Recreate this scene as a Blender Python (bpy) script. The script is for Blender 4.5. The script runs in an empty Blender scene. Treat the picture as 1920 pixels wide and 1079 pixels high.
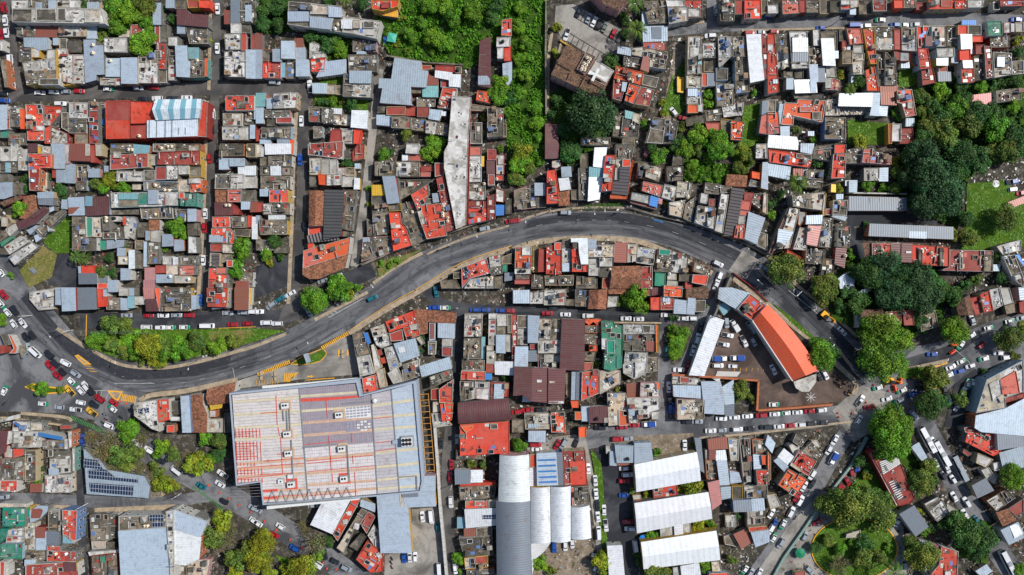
import bpy, bmesh, math, random
from mathutils import Vector
R = math.radians
rnd = random.Random(7)
# ---------------------------------------------------------------- camera, sky, sun, exposure
SC = 0.22                 # metres of ground per photograph pixel
CX, CY = 960.0, 539.5
HC = 320.0                # height of the drone above the town
sc = bpy.context.scene
cam_d = bpy.data.cameras.new("drone_camera"); cam = bpy.data.objects.new("drone_camera", cam_d)
sc.collection.objects.link(cam); cam.location = (0, 0, HC); cam.rotation_euler = (0, 0, 0)
cam_d.sensor_width = 36.0; cam_d.lens = 36.0 * HC / (1920 * SC); cam_d.clip_start = 1.0; cam_d.clip_end = 6000.0
sc.camera = cam
SUN_EL, SUN_AZ = R(50), R(22)      # azimuth measured from +x (right of the photo) towards +y (up)
wd = bpy.data.worlds.new("World"); sc.world = wd; wd.use_nodes = True
wn = wd.node_tree; sky = wn.nodes.new("ShaderNodeTexSky"); sky.sky_type = 'NISHITA'; sky.sun_disc = False
sky.sun_elevation = SUN_EL; sky.sun_rotation = math.pi / 2 - SUN_AZ
bg = wn.nodes["Background"]; wn.links.new(sky.outputs[0], bg.inputs[0]); bg.inputs[1].default_value = 0.1
sl = bpy.data.lights.new("sun", 'SUN'); sl.energy = 4.3; sl.angle = R(0.6); sl.color = (1.0, 0.965, 0.9)
so = bpy.data.objects.new("sun", sl); sc.collection.objects.link(so)
so.rotation_euler = (math.pi / 2 - SUN_EL, 0, SUN_AZ + math.pi / 2)
vs = sc.view_settings; vs.view_transform = 'Standard'; vs.look = 'None'; vs.gamma = 1.0; vs.exposure = 0.16
sc.cycles.max_bounces = 5; sc.cycles.diffuse_bounces = 2; sc.cycles.glossy_bounces = 2
COL = sc.collection

# ---------------------------------------------------------------- helpers
def W(px, py, z=0.0):
    k = SC * (HC - z) / HC
    return ((px - CX) * k, -(py - CY) * k, z)
def srgb(r, g, b, k=1.0):
    f = lambda c: ((c / 255) / 12.92 if c <= 10 else (((c / 255) + .055) / 1.055) ** 2.4) * k
    return (f(r), f(g), f(b), 1.0)
def mesh(name, verts, faces, mats=(), fmat=None, uvs=None, smooth=False):
    me = bpy.data.meshes.new(name); me.from_pydata(verts, [], faces)
    for m in mats: me.materials.append(m)
    if fmat: me.polygons.foreach_set("material_index", fmat)
    if uvs:
        uv = me.uv_layers.new(name="UVMap"); flat = []
        for f in faces:
            for i in f: flat.extend(uvs[i])
        uv.data.foreach_set("uv", flat)
    if smooth: me.polygons.foreach_set("use_smooth", [True] * len(faces))
    me.update()
    return me
def add(name, me, parent=None, loc=None, rotz=0.0, scale=None, color=None):
    o = bpy.data.objects.new(name, me); COL.objects.link(o)
    if parent: o.parent = parent
    if loc: o.location = loc
    if rotz: o.rotation_euler = (0, 0, rotz)
    if scale: o.scale = scale
    if color: o.color = color
    return o
def tag(o, label=None, cat=None, group=None, kind=None):
    if label: o['label'] = label
    if cat: o['category'] = cat
    if group: o['group'] = group
    if kind: o['kind'] = kind
    return o
def area(p): return 0.5 * sum(p[i][0] * p[(i + 1) % len(p)][1] - p[(i + 1) % len(p)][0] * p[i][1] for i in range(len(p)))
def ccw(p): return p if area(p) > 0 else p[::-1]
def centroid(p):
    a = area(p); x = y = 0
    for i in range(len(p)):
        x0, y0 = p[i][:2]; x1, y1 = p[(i + 1) % len(p)][:2]; c = x0 * y1 - x1 * y0
        x += (x0 + x1) * c; y += (y0 + y1) * c
    return (x / (6 * a), y / (6 * a))
def inside(pt, p):
    x, y = pt; r = False; n = len(p)
    for i in range(n):
        x0, y0 = p[i][:2]; x1, y1 = p[i - 1][:2]
        if (y0 > y) != (y1 > y) and x < (x1 - x0) * (y - y0) / (y1 - y0) + x0: r = not r
    return r
def inset(p, d):
    n = len(p); out = []
    for i in range(n):
        a, b, c = p[i - 1], p[i], p[(i + 1) % n]
        u = (b[0] - a[0], b[1] - a[1]); v = (c[0] - b[0], c[1] - b[1])
        lu = math.hypot(*u) or 1e-6; lv = math.hypot(*v) or 1e-6
        nu = (-u[1] / lu, u[0] / lu); nv = (-v[1] / lv, v[0] / lv)
        k = 1 + nu[0] * nv[0] + nu[1] * nv[1]
        if k < 0.25: k = 0.25
        out.append((b[0] + d * (nu[0] + nv[0]) / k, b[1] + d * (nu[1] + nv[1]) / k))
    return out
def longdir(p):
    best = 0; d = (1, 0)
    for i in range(len(p)):
        a, b = p[i], p[(i + 1) % len(p)]; l = math.hypot(b[0] - a[0], b[1] - a[1])
        if l > best: best = l; d = ((b[0] - a[0]) / l, (b[1] - a[1]) / l)
    return d
class MB:                                            # collects simple solids into one mesh
    def __init__(s): s.v = []; s.f = []; s.m = []
    def quadbox(s, b, t, m=0):                       # bottom 4, top 4
        n = len(s.v); s.v += list(b) + list(t)
        for f in ((3, 2, 1, 0), (4, 5, 6, 7), (0, 1, 5, 4), (1, 2, 6, 5), (2, 3, 7, 6), (3, 0, 4, 7)):
            s.f.append(tuple(n + i for i in f)); s.m.append(m)
    def box(s, x0, y0, z0, x1, y1, z1, m=0):
        s.quadbox([(x0, y0, z0), (x1, y0, z0), (x1, y1, z0), (x0, y1, z0)], [(x0, y0, z1), (x1, y0, z1), (x1, y1, z1), (x0, y1, z1)], m)
    def bar(s, a, b, w, m=0):                        # square bar between two points
        a, b = Vector(a), Vector(b); d = (b - a).normalized(); u = d.cross(Vector((0, 0, 1)))
        if u.length < .05: u = Vector((1, 0, 0))
        u = u.normalized() * w / 2; q = d.cross(u).normalized() * w / 2
        s.quadbox([tuple(a + x) for x in (u + q, -u + q, -u - q, u - q)], [tuple(b + x) for x in (u + q, -u + q, -u - q, u - q)], m)
    def prism(s, p, z0, z1, m=0, cap=True):
        p = ccw(p); n = len(s.v); k = len(p)
        s.v += [(x[0], x[1], z0) for x in p] + [(x[0], x[1], z1) for x in p]
        for i in range(k): s.f.append((n + i, n + (i + 1) % k, n + k + (i + 1) % k, n + k + i)); s.m.append(m)
        if cap: s.f.append(tuple(range(n + k, n + 2 * k))); s.m.append(m)
    def tube(s, pts, rads, seg=10, m=0, cap=True):   # vertical-ish lathe through points
        n = len(s.v)
        for (x, y, z), r in zip(pts, rads):
            for i in range(seg): a = 2 * math.pi * i / seg; s.v.append((x + r * math.cos(a), y + r * math.sin(a), z))
        for j in range(len(pts) - 1):
            for i in range(seg):
                a, b = n + j * seg + i, n + j * seg + (i + 1) % seg
                s.f.append((a, b, b + seg, a + seg)); s.m.append(m)
        if cap: s.f.append(tuple(n + (len(pts) - 1) * seg + i for i in range(seg))); s.m.append(m)
    def build(s, name, mats, smooth=False): return mesh(name, s.v, s.f, mats, s.m, smooth=smooth)

# ---------------------------------------------------------------- materials
def newmat(name, rough=.85, metal=0.0, spec=.3):
    m = bpy.data.materials.new(name); m.use_nodes = True; nt = m.node_tree; b = nt.nodes["Principled BSDF"]
    b.inputs["Roughness"].default_value = rough; b.inputs["Metallic"].default_value = metal; b.inputs["Specular IOR Level"].default_value = spec
    return m, nt, b
def N(nt, t, **kw):
    n = nt.nodes.new(t)
    for k, v in kw.items(): setattr(n, k, v)
    return n
def mix(nt, fac, a, b, typ='MIX'):
    n = N(nt, "ShaderNodeMix", data_type='RGBA', blend_type=typ, clamp_factor=True)
    for s, v in ((0, fac), (6, a), (7, b)):
        if hasattr(v, 'links') or hasattr(v, 'is_linked'): nt.links.new(v, n.inputs[s])
        else: n.inputs[s].default_value = v
    return n.outputs[2]
def mth(nt, op, a, b=0.0, c=None):
    n = N(nt, "ShaderNodeMath", operation=op)
    for s, v in ((0, a), (1, b)) + (((2, c),) if c is not None else ()):
        if hasattr(v, 'is_linked'): nt.links.new(v, n.inputs[s])
        else: n.inputs[s].default_value = v
    return n.outputs[0]
def ramp(nt, x, lo, hi, a=0.0, b=1.0):
    n = N(nt, "ShaderNodeMapRange", clamp=True); nt.links.new(x, n.inputs[0])
    for i, v in zip((1, 2, 3, 4), (lo, hi, a, b)): n.inputs[i].default_value = v
    return n.outputs[0]
def wpos(nt, off=True):
    g = N(nt, "ShaderNodeNewGeometry")
    if not off: return g.outputs["Position"], None
    oi = N(nt, "ShaderNodeObjectInfo"); v = N(nt, "ShaderNodeVectorMath", operation='MULTIPLY_ADD')
    c = N(nt, "ShaderNodeCombineXYZ"); m = mth(nt, 'MULTIPLY', oi.outputs["Random"], 97.0)
    nt.links.new(m, c.inputs[0]); nt.links.new(m, c.inputs[1])
    v.inputs[1].default_value = (1, 1, 1); nt.links.new(g.outputs["Position"], v.inputs[0]); nt.links.new(c.outputs[0], v.inputs[2])
    return v.outputs[0], oi
def noise(nt, vec, scale, detail=4, rough=.55, dist=0.0):
    n = N(nt, "ShaderNodeTexNoise"); n.inputs["Scale"].default_value = scale; n.inputs["Detail"].default_value = detail
    n.inputs["Roughness"].default_value = rough; n.inputs["Distortion"].default_value = dist
    nt.links.new(vec, n.inputs["Vector"]); return n.outputs["Fac"]
def bumped(nt, b, h, dist, strength=.6):
    n = N(nt, "ShaderNodeBump"); n.inputs["Distance"].default_value = dist; n.inputs["Strength"].default_value = strength
    nt.links.new(h, n.inputs["Height"]); nt.links.new(n.outputs[0], b.inputs["Normal"])
def concrete(name, light, stain, blot, lo=.52, hi=.66):
    m, nt, b = newmat(name, .9, spec=.15); p, oi = wpos(nt); base = oi.outputs["Color"]
    n1 = noise(nt, p, .16, 5, .6, .6); n2 = noise(nt, p, .75, 7, .72); n3 = noise(nt, p, 3.2, 5, .75)
    vo = N(nt, "ShaderNodeTexVoronoi"); vo.inputs["Scale"].default_value = .42; nt.links.new(p, vo.inputs["Vector"]); sv = N(nt, "ShaderNodeSeparateColor"); nt.links.new(vo.outputs["Color"], sv.inputs[0])
    c = mix(nt, ramp(nt, n3, .3, .7, .0, .55), base, light)
    c = mix(nt, ramp(nt, sv.outputs[0], .62, .7, 0, .55), c, light); c = mix(nt, ramp(nt, sv.outputs[1], .66, .74, 0, .6), c, stain)
    c = mix(nt, ramp(nt, n1, .45, .66, 0, .7), c, stain)
    r2 = mth(nt, 'MULTIPLY', ramp(nt, n2, lo, hi), ramp(nt, oi.outputs["Random"], 0, 1, .35, 1.0))
    c = mix(nt, r2, c, blot)
    c = mix(nt, ramp(nt, n3, .55, .72, 0, .5), c, mix(nt, .55, c, (.012, .011, .01, 1)))
    nt.links.new(c, b.inputs["Base Color"]); bumped(nt, b, n3, .06, .5); return m
M = {}
M['pale'] = concrete('weathered_pale_concrete', (.53, .515, .49, 1), (.25, .235, .2, 1), (.06, .052, .04, 1), .52, .68)
M['dark'] = concrete('mossy_dark_concrete', (.25, .222, .18, 1), (.06, .054, .038, 1), (.025, .023, .019, 1), .5, .66)
def paintmat():
    m, nt, b = newmat('waterproof_roof_paint', .7, spec=.25); p, oi = wpos(nt); base = oi.outputs["Color"]
    n1 = noise(nt, p, .13, 5, .6, .5); n2 = noise(nt, p, .5, 7, .7); n3 = noise(nt, p, 3., 4, .7)
    c = mix(nt, ramp(nt, n1, .38, .62, 0, .42), base, mix(nt, .5, base, (.42, .22, .17, 1)))
    c = mix(nt, ramp(nt, n3, .45, .75, 0, .4), c, mix(nt, .6, c, (.02, .012, .01, 1)))
    f = mth(nt, 'MULTIPLY', ramp(nt, n2, .53, .64), ramp(nt, oi.outputs["Random"], .1, 1, .1, .95))
    c = mix(nt, f, c, mix(nt, .8, c, (.025, .02, .02, 1)))
    nt.links.new(c, b.inputs["Base Color"]); bumped(nt, b, n3, .04, .4); return m
M['paint'] = paintmat()
def metalmat(name, pitch=.95, rust=.5, depth=.02, ribv=.1, sheetv=.22):
    m, nt, b = newmat(name, .5, .15, .4); p, oi = wpos(nt); base = oi.outputs["Color"]
    uv = N(nt, "ShaderNodeUVMap"); sx = N(nt, "ShaderNodeSeparateXYZ"); nt.links.new(uv.outputs[0], sx.inputs[0])
    u = mth(nt, 'DIVIDE', sx.outputs[0], pitch); fl = mth(nt, 'FLOOR', u)
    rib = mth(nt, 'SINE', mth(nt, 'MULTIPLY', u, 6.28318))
    cb = N(nt, "ShaderNodeCombineXYZ"); nt.links.new(fl, cb.inputs[0]); nt.links.new(mth(nt, 'FLOOR', mth(nt, 'DIVIDE', sx.outputs[1], 6.0)), cb.inputs[1]); nt.links.new(oi.outputs["Random"], cb.inputs[2])
    wn_ = N(nt, "ShaderNodeTexWhiteNoise"); nt.links.new(cb.outputs[0], wn_.inputs[0])
    n1 = noise(nt, p, .22, 5, .65, .4); n3 = noise(nt, p, 2.5, 4, .7)
    c = mix(nt, ramp(nt, wn_.outputs[0], 0, 1, 0, sheetv), base, mix(nt, .5, base, (.16, .155, .15, 1)))
    c = mix(nt, ramp(nt, rib, .2, .95, 0, ribv), c, mix(nt, .55, c, (.02, .02, .02, 1)))  # shading of the ribs painted into the sheet colour, besides the bump
    f = mth(nt, 'MULTIPLY', ramp(nt, n1, .55, .72), ramp(nt, oi.outputs["Random"], .1, 1, .05, rust))
    c = mix(nt, f, c, (.16, .085, .05, 1))
    n4 = noise(nt, p, .6, 6, .72, .5); c = mix(nt, ramp(nt, n4, .5, .7, 0, .38 if rust > .15 else .16), c, (.11, .105, .098, 1)); c = mix(nt, ramp(nt, n3, .48, .75, 0, .3), c, (.06, .058, .055, 1))
    nt.links.new(c, b.inputs["Base Color"]); bumped(nt, b, rib, depth, .7); return m
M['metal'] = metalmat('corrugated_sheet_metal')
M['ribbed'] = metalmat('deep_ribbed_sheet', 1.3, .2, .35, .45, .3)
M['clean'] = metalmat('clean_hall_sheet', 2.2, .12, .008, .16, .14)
def tilemat():
    m, nt, b = newmat('clay_roof_tile', .85, spec=.2); p, oi = wpos(nt); base = oi.outputs["Color"]
    uv = N(nt, "ShaderNodeUVMap"); sx = N(nt, "ShaderNodeSeparateXYZ"); nt.links.new(uv.outputs[0], sx.inputs[0])
    cu = mth(nt, 'FLOOR', mth(nt, 'DIVIDE', sx.outputs[0], .45)); cv = mth(nt, 'FLOOR', mth(nt, 'DIVIDE', sx.outputs[1], .55))
    cb = N(nt, "ShaderNodeCombineXYZ"); nt.links.new(cu, cb.inputs[0]); nt.links.new(cv, cb.inputs[1])
    w = N(nt, "ShaderNodeTexWhiteNoise"); nt.links.new(cb.outputs[0], w.inputs[0])
    n1 = noise(nt, p, .3, 6, .7)
    c = mix(nt, w.outputs[0], mix(nt, .6, base, (.03, .02, .015, 1)), mix(nt, .25, base, (.6, .33, .2, 1)))
    c = mix(nt, ramp(nt, n1, .5, .68, 0, .65), c, (.05, .04, .03, 1))
    nt.links.new(c, b.inputs["Base Color"]); h = mth(nt, 'SINE', mth(nt, 'DIVIDE', sx.outputs[0], .072)); bumped(nt, b, h, .08, .7); return m
M['tile'] = tilemat()
def solarmat():
    m, nt, b = newmat('solar_panel_glass', .2, .0, .6)
    uv = N(nt, "ShaderNodeUVMap"); sx = N(nt, "ShaderNodeSeparateXYZ"); nt.links.new(uv.outputs[0], sx.inputs[0])
    a = mth(nt, 'FRACT', mth(nt, 'DIVIDE', sx.outputs[0], 1.1)); c_ = mth(nt, 'FRACT', mth(nt, 'DIVIDE', sx.outputs[1], 1.8))
    g = mth(nt, 'MAXIMUM', mth(nt, 'GREATER_THAN', a, .86), mth(nt, 'GREATER_THAN', c_, .9))
    nt.links.new(mix(nt, g, (.012, .022, .05, 1), (.3, .33, .38, 1)), b.inputs["Base Color"]); return m
M['solar'] = solarmat()
def plain(name, col, rough=.8, metal=0., var=.35, scale=1.2, spec=.3):
    m, nt, b = newmat(name, rough, metal, spec); p, _ = wpos(nt, False); n = noise(nt, p, scale, 6, .7)
    d = tuple(x * (1 - var) for x in col[:3]) + (1,)
    nt.links.new(mix(nt, ramp(nt, n, .35, .68), col, d), b.inputs["Base Color"]); return m
WALLC = {'W': (205, 203, 196), 'e': (196, 175, 140), 'y': (205, 165, 75), 'p': (196, 150, 150), 's': (165, 185, 200), 'o': (190, 115, 80), 'T': (110, 160, 150),
         'u': (110, 140, 185), 'r': (150, 60, 52), 'g': (130, 128, 122), 'O': (205, 110, 60), 'l': (175, 190, 120)}
WALL = {k: plain('plaster_' + n, srgb(*WALLC[k], .85), .9, var=.45) for k, n in zip('WeypsoTurgOl', 'white cream yellow pink pale_blue salmon teal blue red grey orange lime'.split())}
M['black'] = plain('black_rubber_and_shade', (.015, .015, .016, 1), .7)
M['glass'] = newmat('dark_window_glass', .08, 0, .6)[0]; M['glass'].node_tree.nodes["Principled BSDF"].inputs["Base Color"].default_value = (.012, .016, .022, 1)
M['steel'] = plain('galvanised_steel', srgb(150, 155, 158), .45, .4)
M['white'] = plain('white_paint', (.62, .62, .6, 1), .6, var=.2)
M['yellow'] = plain('yellow_road_paint', srgb(225, 165, 45), .8, var=.3, scale=.9)
M['whiteline'] = plain('worn_white_road_paint', (.5, .5, .5, 1), .85, var=.4, scale=.8)
M['orange'] = plain('orange_plastic', srgb(235, 85, 45), .6, var=.1)
M['red'] = plain('red_sealant', srgb(205, 82, 68), .8, var=.35)
def objcol(name, rough=.5, spec=.5, coat=0.0):
    m, nt, b = newmat(name, rough, 0, spec); oi = N(nt, "ShaderNodeObjectInfo"); p, _ = wpos(nt, False)
    n = noise(nt, p, 1.5, 4, .7); c = mix(nt, ramp(nt, n, .4, .75, 0, .25), oi.outputs["Color"], mix(nt, .6, oi.outputs["Color"], (.05, .045, .04, 1)))
    nt.links.new(c, b.inputs["Base Color"]); b.inputs["Coat Weight"].default_value = coat; return m
M['carpaint'] = objcol('car_paint', .35, .5, .6); M['plastic'] = objcol('painted_plastic', .6, .3)
def asphalt(name, worn, new, lo, hi, stretch=1.0):
    m, nt, b = newmat(name, .85, spec=.2); p, _ = wpos(nt, False)
    n1 = noise(nt, p, .055, 5, .6, 1.2); n2 = noise(nt, p, .3, 7, .68, .8); n3 = noise(nt, p, 4.0, 4, .7)
    c = mix(nt, ramp(nt, n1, lo, hi), worn, new)
    c = mix(nt, ramp(nt, n2, .5, .6, 0, .55), c, mix(nt, .7, c, new))
    c = mix(nt, ramp(nt, n2, .34, .26, 0, .4), c, (.2, .19, .18, 1))
    c = mix(nt, ramp(nt, n3, .4, .7, 0, .35), c, mix(nt, .5, c, (.02, .02, .02, 1)))
    nt.links.new(c, b.inputs["Base Color"]); bumped(nt, b, n3, .02, .4); return m
M['asphalt'] = asphalt('worn_asphalt', (.175, .175, .182, 1), (.055, .057, .064, 1), .46, .6)
M['newasphalt'] = asphalt('fresh_dark_asphalt', (.062, .064, .07, 1), (.024, .026, .032, 1), .4, .55)
def streakmat():
    m, nt, b = newmat('worn_avenue_asphalt', .8, spec=.2); p, _ = wpos(nt, False); uv = N(nt, "ShaderNodeUVMap"); a = N(nt, "ShaderNodeVertexColor", layer_name="wear"); sp = N(nt, "ShaderNodeSeparateColor"); nt.links.new(a.outputs[0], sp.inputs[0])
    mp = N(nt, "ShaderNodeMapping"); mp.inputs["Scale"].default_value = (.05, .55, 1); nt.links.new(uv.outputs[0], mp.inputs[0])
    n1 = noise(nt, mp.outputs[0], 1.0, 6, .68, .3); n2 = noise(nt, p, .35, 7, .7, .8); n3 = noise(nt, p, 4, 4, .7)
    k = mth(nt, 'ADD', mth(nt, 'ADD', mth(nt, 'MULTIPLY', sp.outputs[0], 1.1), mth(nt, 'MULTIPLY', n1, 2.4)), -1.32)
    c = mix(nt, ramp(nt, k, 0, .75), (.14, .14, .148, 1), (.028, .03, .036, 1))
    c = mix(nt, mth(nt, 'MULTIPLY', ramp(nt, n2, .54, .58), .6), c, (.05, .052, .06, 1)); c = mix(nt, mth(nt, 'MULTIPLY', ramp(nt, n2, .36, .3), .3), c, (.24, .23, .22, 1))
    c = mix(nt, ramp(nt, n3, .4, .7, 0, .35), c, mix(nt, .5, c, (.02, .02, .02, 1)))
    nt.links.new(c, b.inputs["Base Color"]); return m
M['streak'] = streakmat()
M['cobble'] = asphalt('cobbled_street', (.115, .107, .1, 1), (.045, .043, .043, 1), .42, .6)
M['paleroad'] = asphalt('pale_concrete_paving', (.3, .28, .25, 1), (.11, .1, .09, 1), .45, .65)
M['brickyard'] = asphalt('brown_brick_paving', (.15, .105, .085, 1), (.06, .042, .035, 1), .42, .62)
M['walk'] = plain('pavement_concrete', srgb(168, 151, 128), .9, var=.5, scale=.5)
def groundmat(name, cols):
    m, nt, b = newmat(name, .95, spec=.1); p, _ = wpos(nt, False)
    n1 = noise(nt, p, .12, 6, .65, .8); n2 = noise(nt, p, .45, 6, .7, .4); n3 = noise(nt, p, 2.5, 5, .75)
    c = mix(nt, ramp(nt, n1, .4, .6), cols[0], cols[1]); c = mix(nt, ramp(nt, n2, .52, .62), c, cols[2]); c = mix(nt, ramp(nt, n2, .42, .34), c, cols[3])
    c = mix(nt, ramp(nt, n3, .45, .7, 0, .6), c, mix(nt, .6, c, (.01, .01, .008, 1)))
    nt.links.new(c, b.inputs["Base Color"]); bumped(nt, b, n3, .15, .5); return m
M['ground'] = groundmat('yard_ground', ((.07, .061, .05, 1), (.034, .03, .025, 1), (.16, .145, .122, 1), (.045, .06, .02, 1)))
M['dirt'] = groundmat('dry_dirt', ((.24, .19, .14, 1), (.16, .125, .09, 1), (.33, .28, .22, 1), (.09, .08, .04, 1)))
M['grass'] = groundmat('lawn', ((.066, .135, .011, 1), (.046, .1, .009, 1), (.105, .15, .022, 1), (.035, .085, .008, 1)))
M['drygrass'] = groundmat('dry_lawn', ((.19, .16, .06, 1), (.12, .13, .03, 1), (.23, .17, .08, 1), (.08, .12, .02, 1)))
M['darkgrass'] = groundmat('dark_undergrowth', ((.03, .07, .01, 1), (.04, .085, .01, 1), (.06, .12, .012, 1), (.018, .035, .007, 1)))  # ground cover in deep greens of its own
def leafmat():
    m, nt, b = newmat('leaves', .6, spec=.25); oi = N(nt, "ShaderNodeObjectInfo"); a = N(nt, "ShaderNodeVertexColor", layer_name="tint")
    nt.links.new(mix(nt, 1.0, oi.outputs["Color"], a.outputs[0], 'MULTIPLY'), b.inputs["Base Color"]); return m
M['leaf'] = leafmat(); M['bark'] = plain('bark', (.09, .065, .045, 1), .95, var=.5, scale=3)
# ---------------------------------------------------------------- ground, roads, pavements, lawns
Z = [0.0]
def nz(): Z[0] += 0.004; return Z[0]
def sheetpoly(name, pts, mat, kind='structure', z=None, px=True):
    z = nz() if z is None else z
    p = ccw([W(*q)[:2] for q in pts] if px else pts)
    return tag(add(name, mesh(name, [(x, y, z) for x, y in p], [tuple(range(len(p)))], [M[mat]])), kind=kind)
def offset_line(pts, d):
    out = []
    for i in range(len(pts)):
        a = pts[max(i - 1, 0)]; b = pts[min(i + 1, len(pts) - 1)]; l = math.hypot(b[0] - a[0], b[1] - a[1]) or 1
        out.append((pts[i][0] - (b[1] - a[1]) / l * d, pts[i][1] + (b[0] - a[0]) / l * d))
    return out
def smooth(pts, n=4):
    if len(pts) < 3: return pts
    out = []
    for i in range(len(pts) - 1):
        p0, p1, p2, p3 = pts[max(i - 1, 0)], pts[i], pts[i + 1], pts[min(i + 2, len(pts) - 1)]
        for k in range(n):
            t = k / n
            out.append(tuple(.5 * (2 * p1[j] + (p2[j] - p0[j]) * t + (2 * p0[j] - 5 * p1[j] + 4 * p2[j] - p3[j]) * t * t + (3 * p1[j] - p0[j] - 3 * p2[j] + p3[j]) * t ** 3) for j in (0, 1)))
    return out + [pts[-1]]
def ribbon(name, pts, w, mat, h=0.0, kind='structure', z=None):
    pts = smooth(pts); L = [W(*q) for q in offset_line(pts, w / 2)]; Rr = [W(*q) for q in offset_line(pts, -w / 2)]; n = len(pts)
    z0 = nz() if z is None else z
    if not h:
        v = [(x, y, z0) for x, y, _ in L + Rr]; f = [(i, i + 1, n + i + 1, n + i) for i in range(n - 1)]
    else:
        v = [(x, y, z0) for x, y, _ in L + Rr] + [(x, y, z0 + h) for x, y, _ in L + Rr]; f = []
        for i in range(n - 1):
            a, b, c, d = i, i + 1, n + i + 1, n + i; t = 2 * n
            f += [(a + t, b + t, c + t, d + t), (a, b, b + t, a + t), (c, d, d + t, c + t)]
        f += [(0, n, 3 * n, 2 * n), (n - 1, 2 * n - 1, 4 * n - 1, 3 * n - 1)]
    me = mesh(name, v, f, [M[mat]]); bm = bmesh.new(); bm.from_mesh(me); bmesh.ops.recalc_face_normals(bm, faces=bm.faces)
    if not h and bm.faces and sum(fc.normal.z for fc in bm.faces) < 0: bmesh.ops.reverse_faces(bm, faces=bm.faces)
    bm.to_mesh(me); bm.free()
    return tag(add(name, me), kind=kind)

g = 2500.0
tag(add('ground', mesh('ground', [(-g, -g, 0), (g, -g, 0), (g, g, 0), (-g, g, 0)], [(0, 1, 2, 3)], [M['ground']])), kind='structure')
# streets: name, centre line, width, surface, phrase used in labels
STREETS = [
 ("street", [(-40, 183), (120, 176), (300, 170), (420, 166), (590, 168)], 24, 'cobble', "the upper left cobbled street"),
 ("street", [(10, -40), (18, 60), (25, 130), (34, 180)], 24, 'cobble', "the lane in the top left corner"),
 ("street", [(411, -40), (407, 60), (404, 165), (397, 270), (390, 400), (378, 580)], 17, 'cobble', "the narrow lane beside the red market roofs"),
 ("street", [(573, 165), (568, 270), (564, 400), (556, 520), (548, 600)], 18, 'cobble', "the lane beside the clay tiled hall"),
 ("street", [(712, 130), (704, 200), (696, 270), (688, 340), (676, 430), (664, 500)], 15, 'paleroad', "the pale concrete lane"),
 ("street", [(150, 602), (300, 602), (440, 599), (530, 594), (590, 566), (640, 532), (700, 505)], 30, 'newasphalt', "the service road above the planted island"),
 ("street", [(800, 545), (832, 572), (900, 581), (1000, 585), (1120, 590), (1240, 594), (1330, 598)], 20, 'newasphalt', "the back street below the avenue"),
 ("street", [(1249, 590), (1245, 700), (1240, 815)], 23, 'asphalt', "the short street beside the grassy triangle"),
 ("street", [(1352, 500), (1328, 575), (1308, 640), (1280, 692), (1245, 696)], 26, 'asphalt', "the slanting street along the white shed"),
 ("street", [(1090, 826), (1240, 806), (1400, 796), (1520, 786), (1620, 770)], 36, 'asphalt', "the busy cross street below the truck yard"),
 ("street", [(862, 575), (856, 700), (849, 810)], 15, 'newasphalt', "the shaded narrow lane beside the barrel roof"),
 ("street", [(845, 800), (838, 880), (842, 1000), (850, 1100)], 20, 'cobble', "the lane along the long white wall"),
 ("street", [(190, 775), (230, 808), (300, 860), (400, 915), (480, 960), (570, 1018), (690, 1100)], 44, 'asphalt', "the lower left diagonal road"),
 ("street", [(-40, 932), (150, 940), (300, 942), (420, 925)], 22, 'asphalt', "the lower left cross street"),
 ("street", [(150, 785), (150, 900), (158, 1100)], 15, 'newasphalt', "the lane beside the solar roof"),
 ("street", [(1612, 770), (1565, 850), (1510, 945), (1455, 1025), (1400, 1100)], 30, 'asphalt', "the lower right diagonal street"),
 ("street", [(1725, 780), (1745, 820), (1780, 885), (1820, 955), (1868, 1030), (1920, 1100)], 40, 'asphalt', "the bus road in the lower right"),
 ("street", [(1225, 60), (1340, 50), (1500, 43), (1650, 38), (1800, 36), (1960, 42)], 23, 'asphalt', "the upper right street"),
 ("street", [(1332, -30), (1336, 50)], 18, 'asphalt', "the upper right side lane"),
 ("lane", [(1090, 815), (1108, 900), (1122, 1000), (1130, 1100)], 13, 'paleroad', "the kerb strip of the dark car park"),
 ("avenue", [(-40, 490), (20, 560), (70, 620), (130, 690)], 96, 'asphalt', "the left arm of the crossroads"),
]
for nm, pts, w, mat, ph in STREETS: ribbon(nm, pts, w, mat)
up = [(60, 575), (107, 612), (160, 645), (180, 657), (212, 672), (250, 682), (310, 684), (375, 672), (450, 652), (480, 642), (537, 620), (587, 594), (640, 566), (692, 540), (712, 520), (780, 477), (830, 456), (870, 442), (960, 420), (990, 405), (1047, 399), (1110, 396), (1170, 397), (1225, 410), (1300, 425), (1390, 460), (1440, 487), (1494, 543), (1532, 572), (1565, 602), (1607, 640), (1690, 655), (1780, 638), (1850, 605), (1960, 575)]
lo = [(1960, 690), (1850, 690), (1790, 720), (1740, 760), (1650, 800), (1600, 790), (1600, 712), (1572, 680), (1545, 650), (1520, 632), (1480, 600), (1440, 566), (1365, 512), (1330, 495), (1260, 465), (1222, 455), (1177, 445), (1100, 441), (1010, 448), (960, 462), (870, 492), (787, 540), (755, 557), (655, 620), (542, 677), (480, 702), (445, 712), (350, 728), (275, 736), (255, 756), (235, 800), (120, 776), (40, 772), (-40, 772), (-40, 520)]
sheetpoly('avenue', up + lo, 'asphalt')
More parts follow.
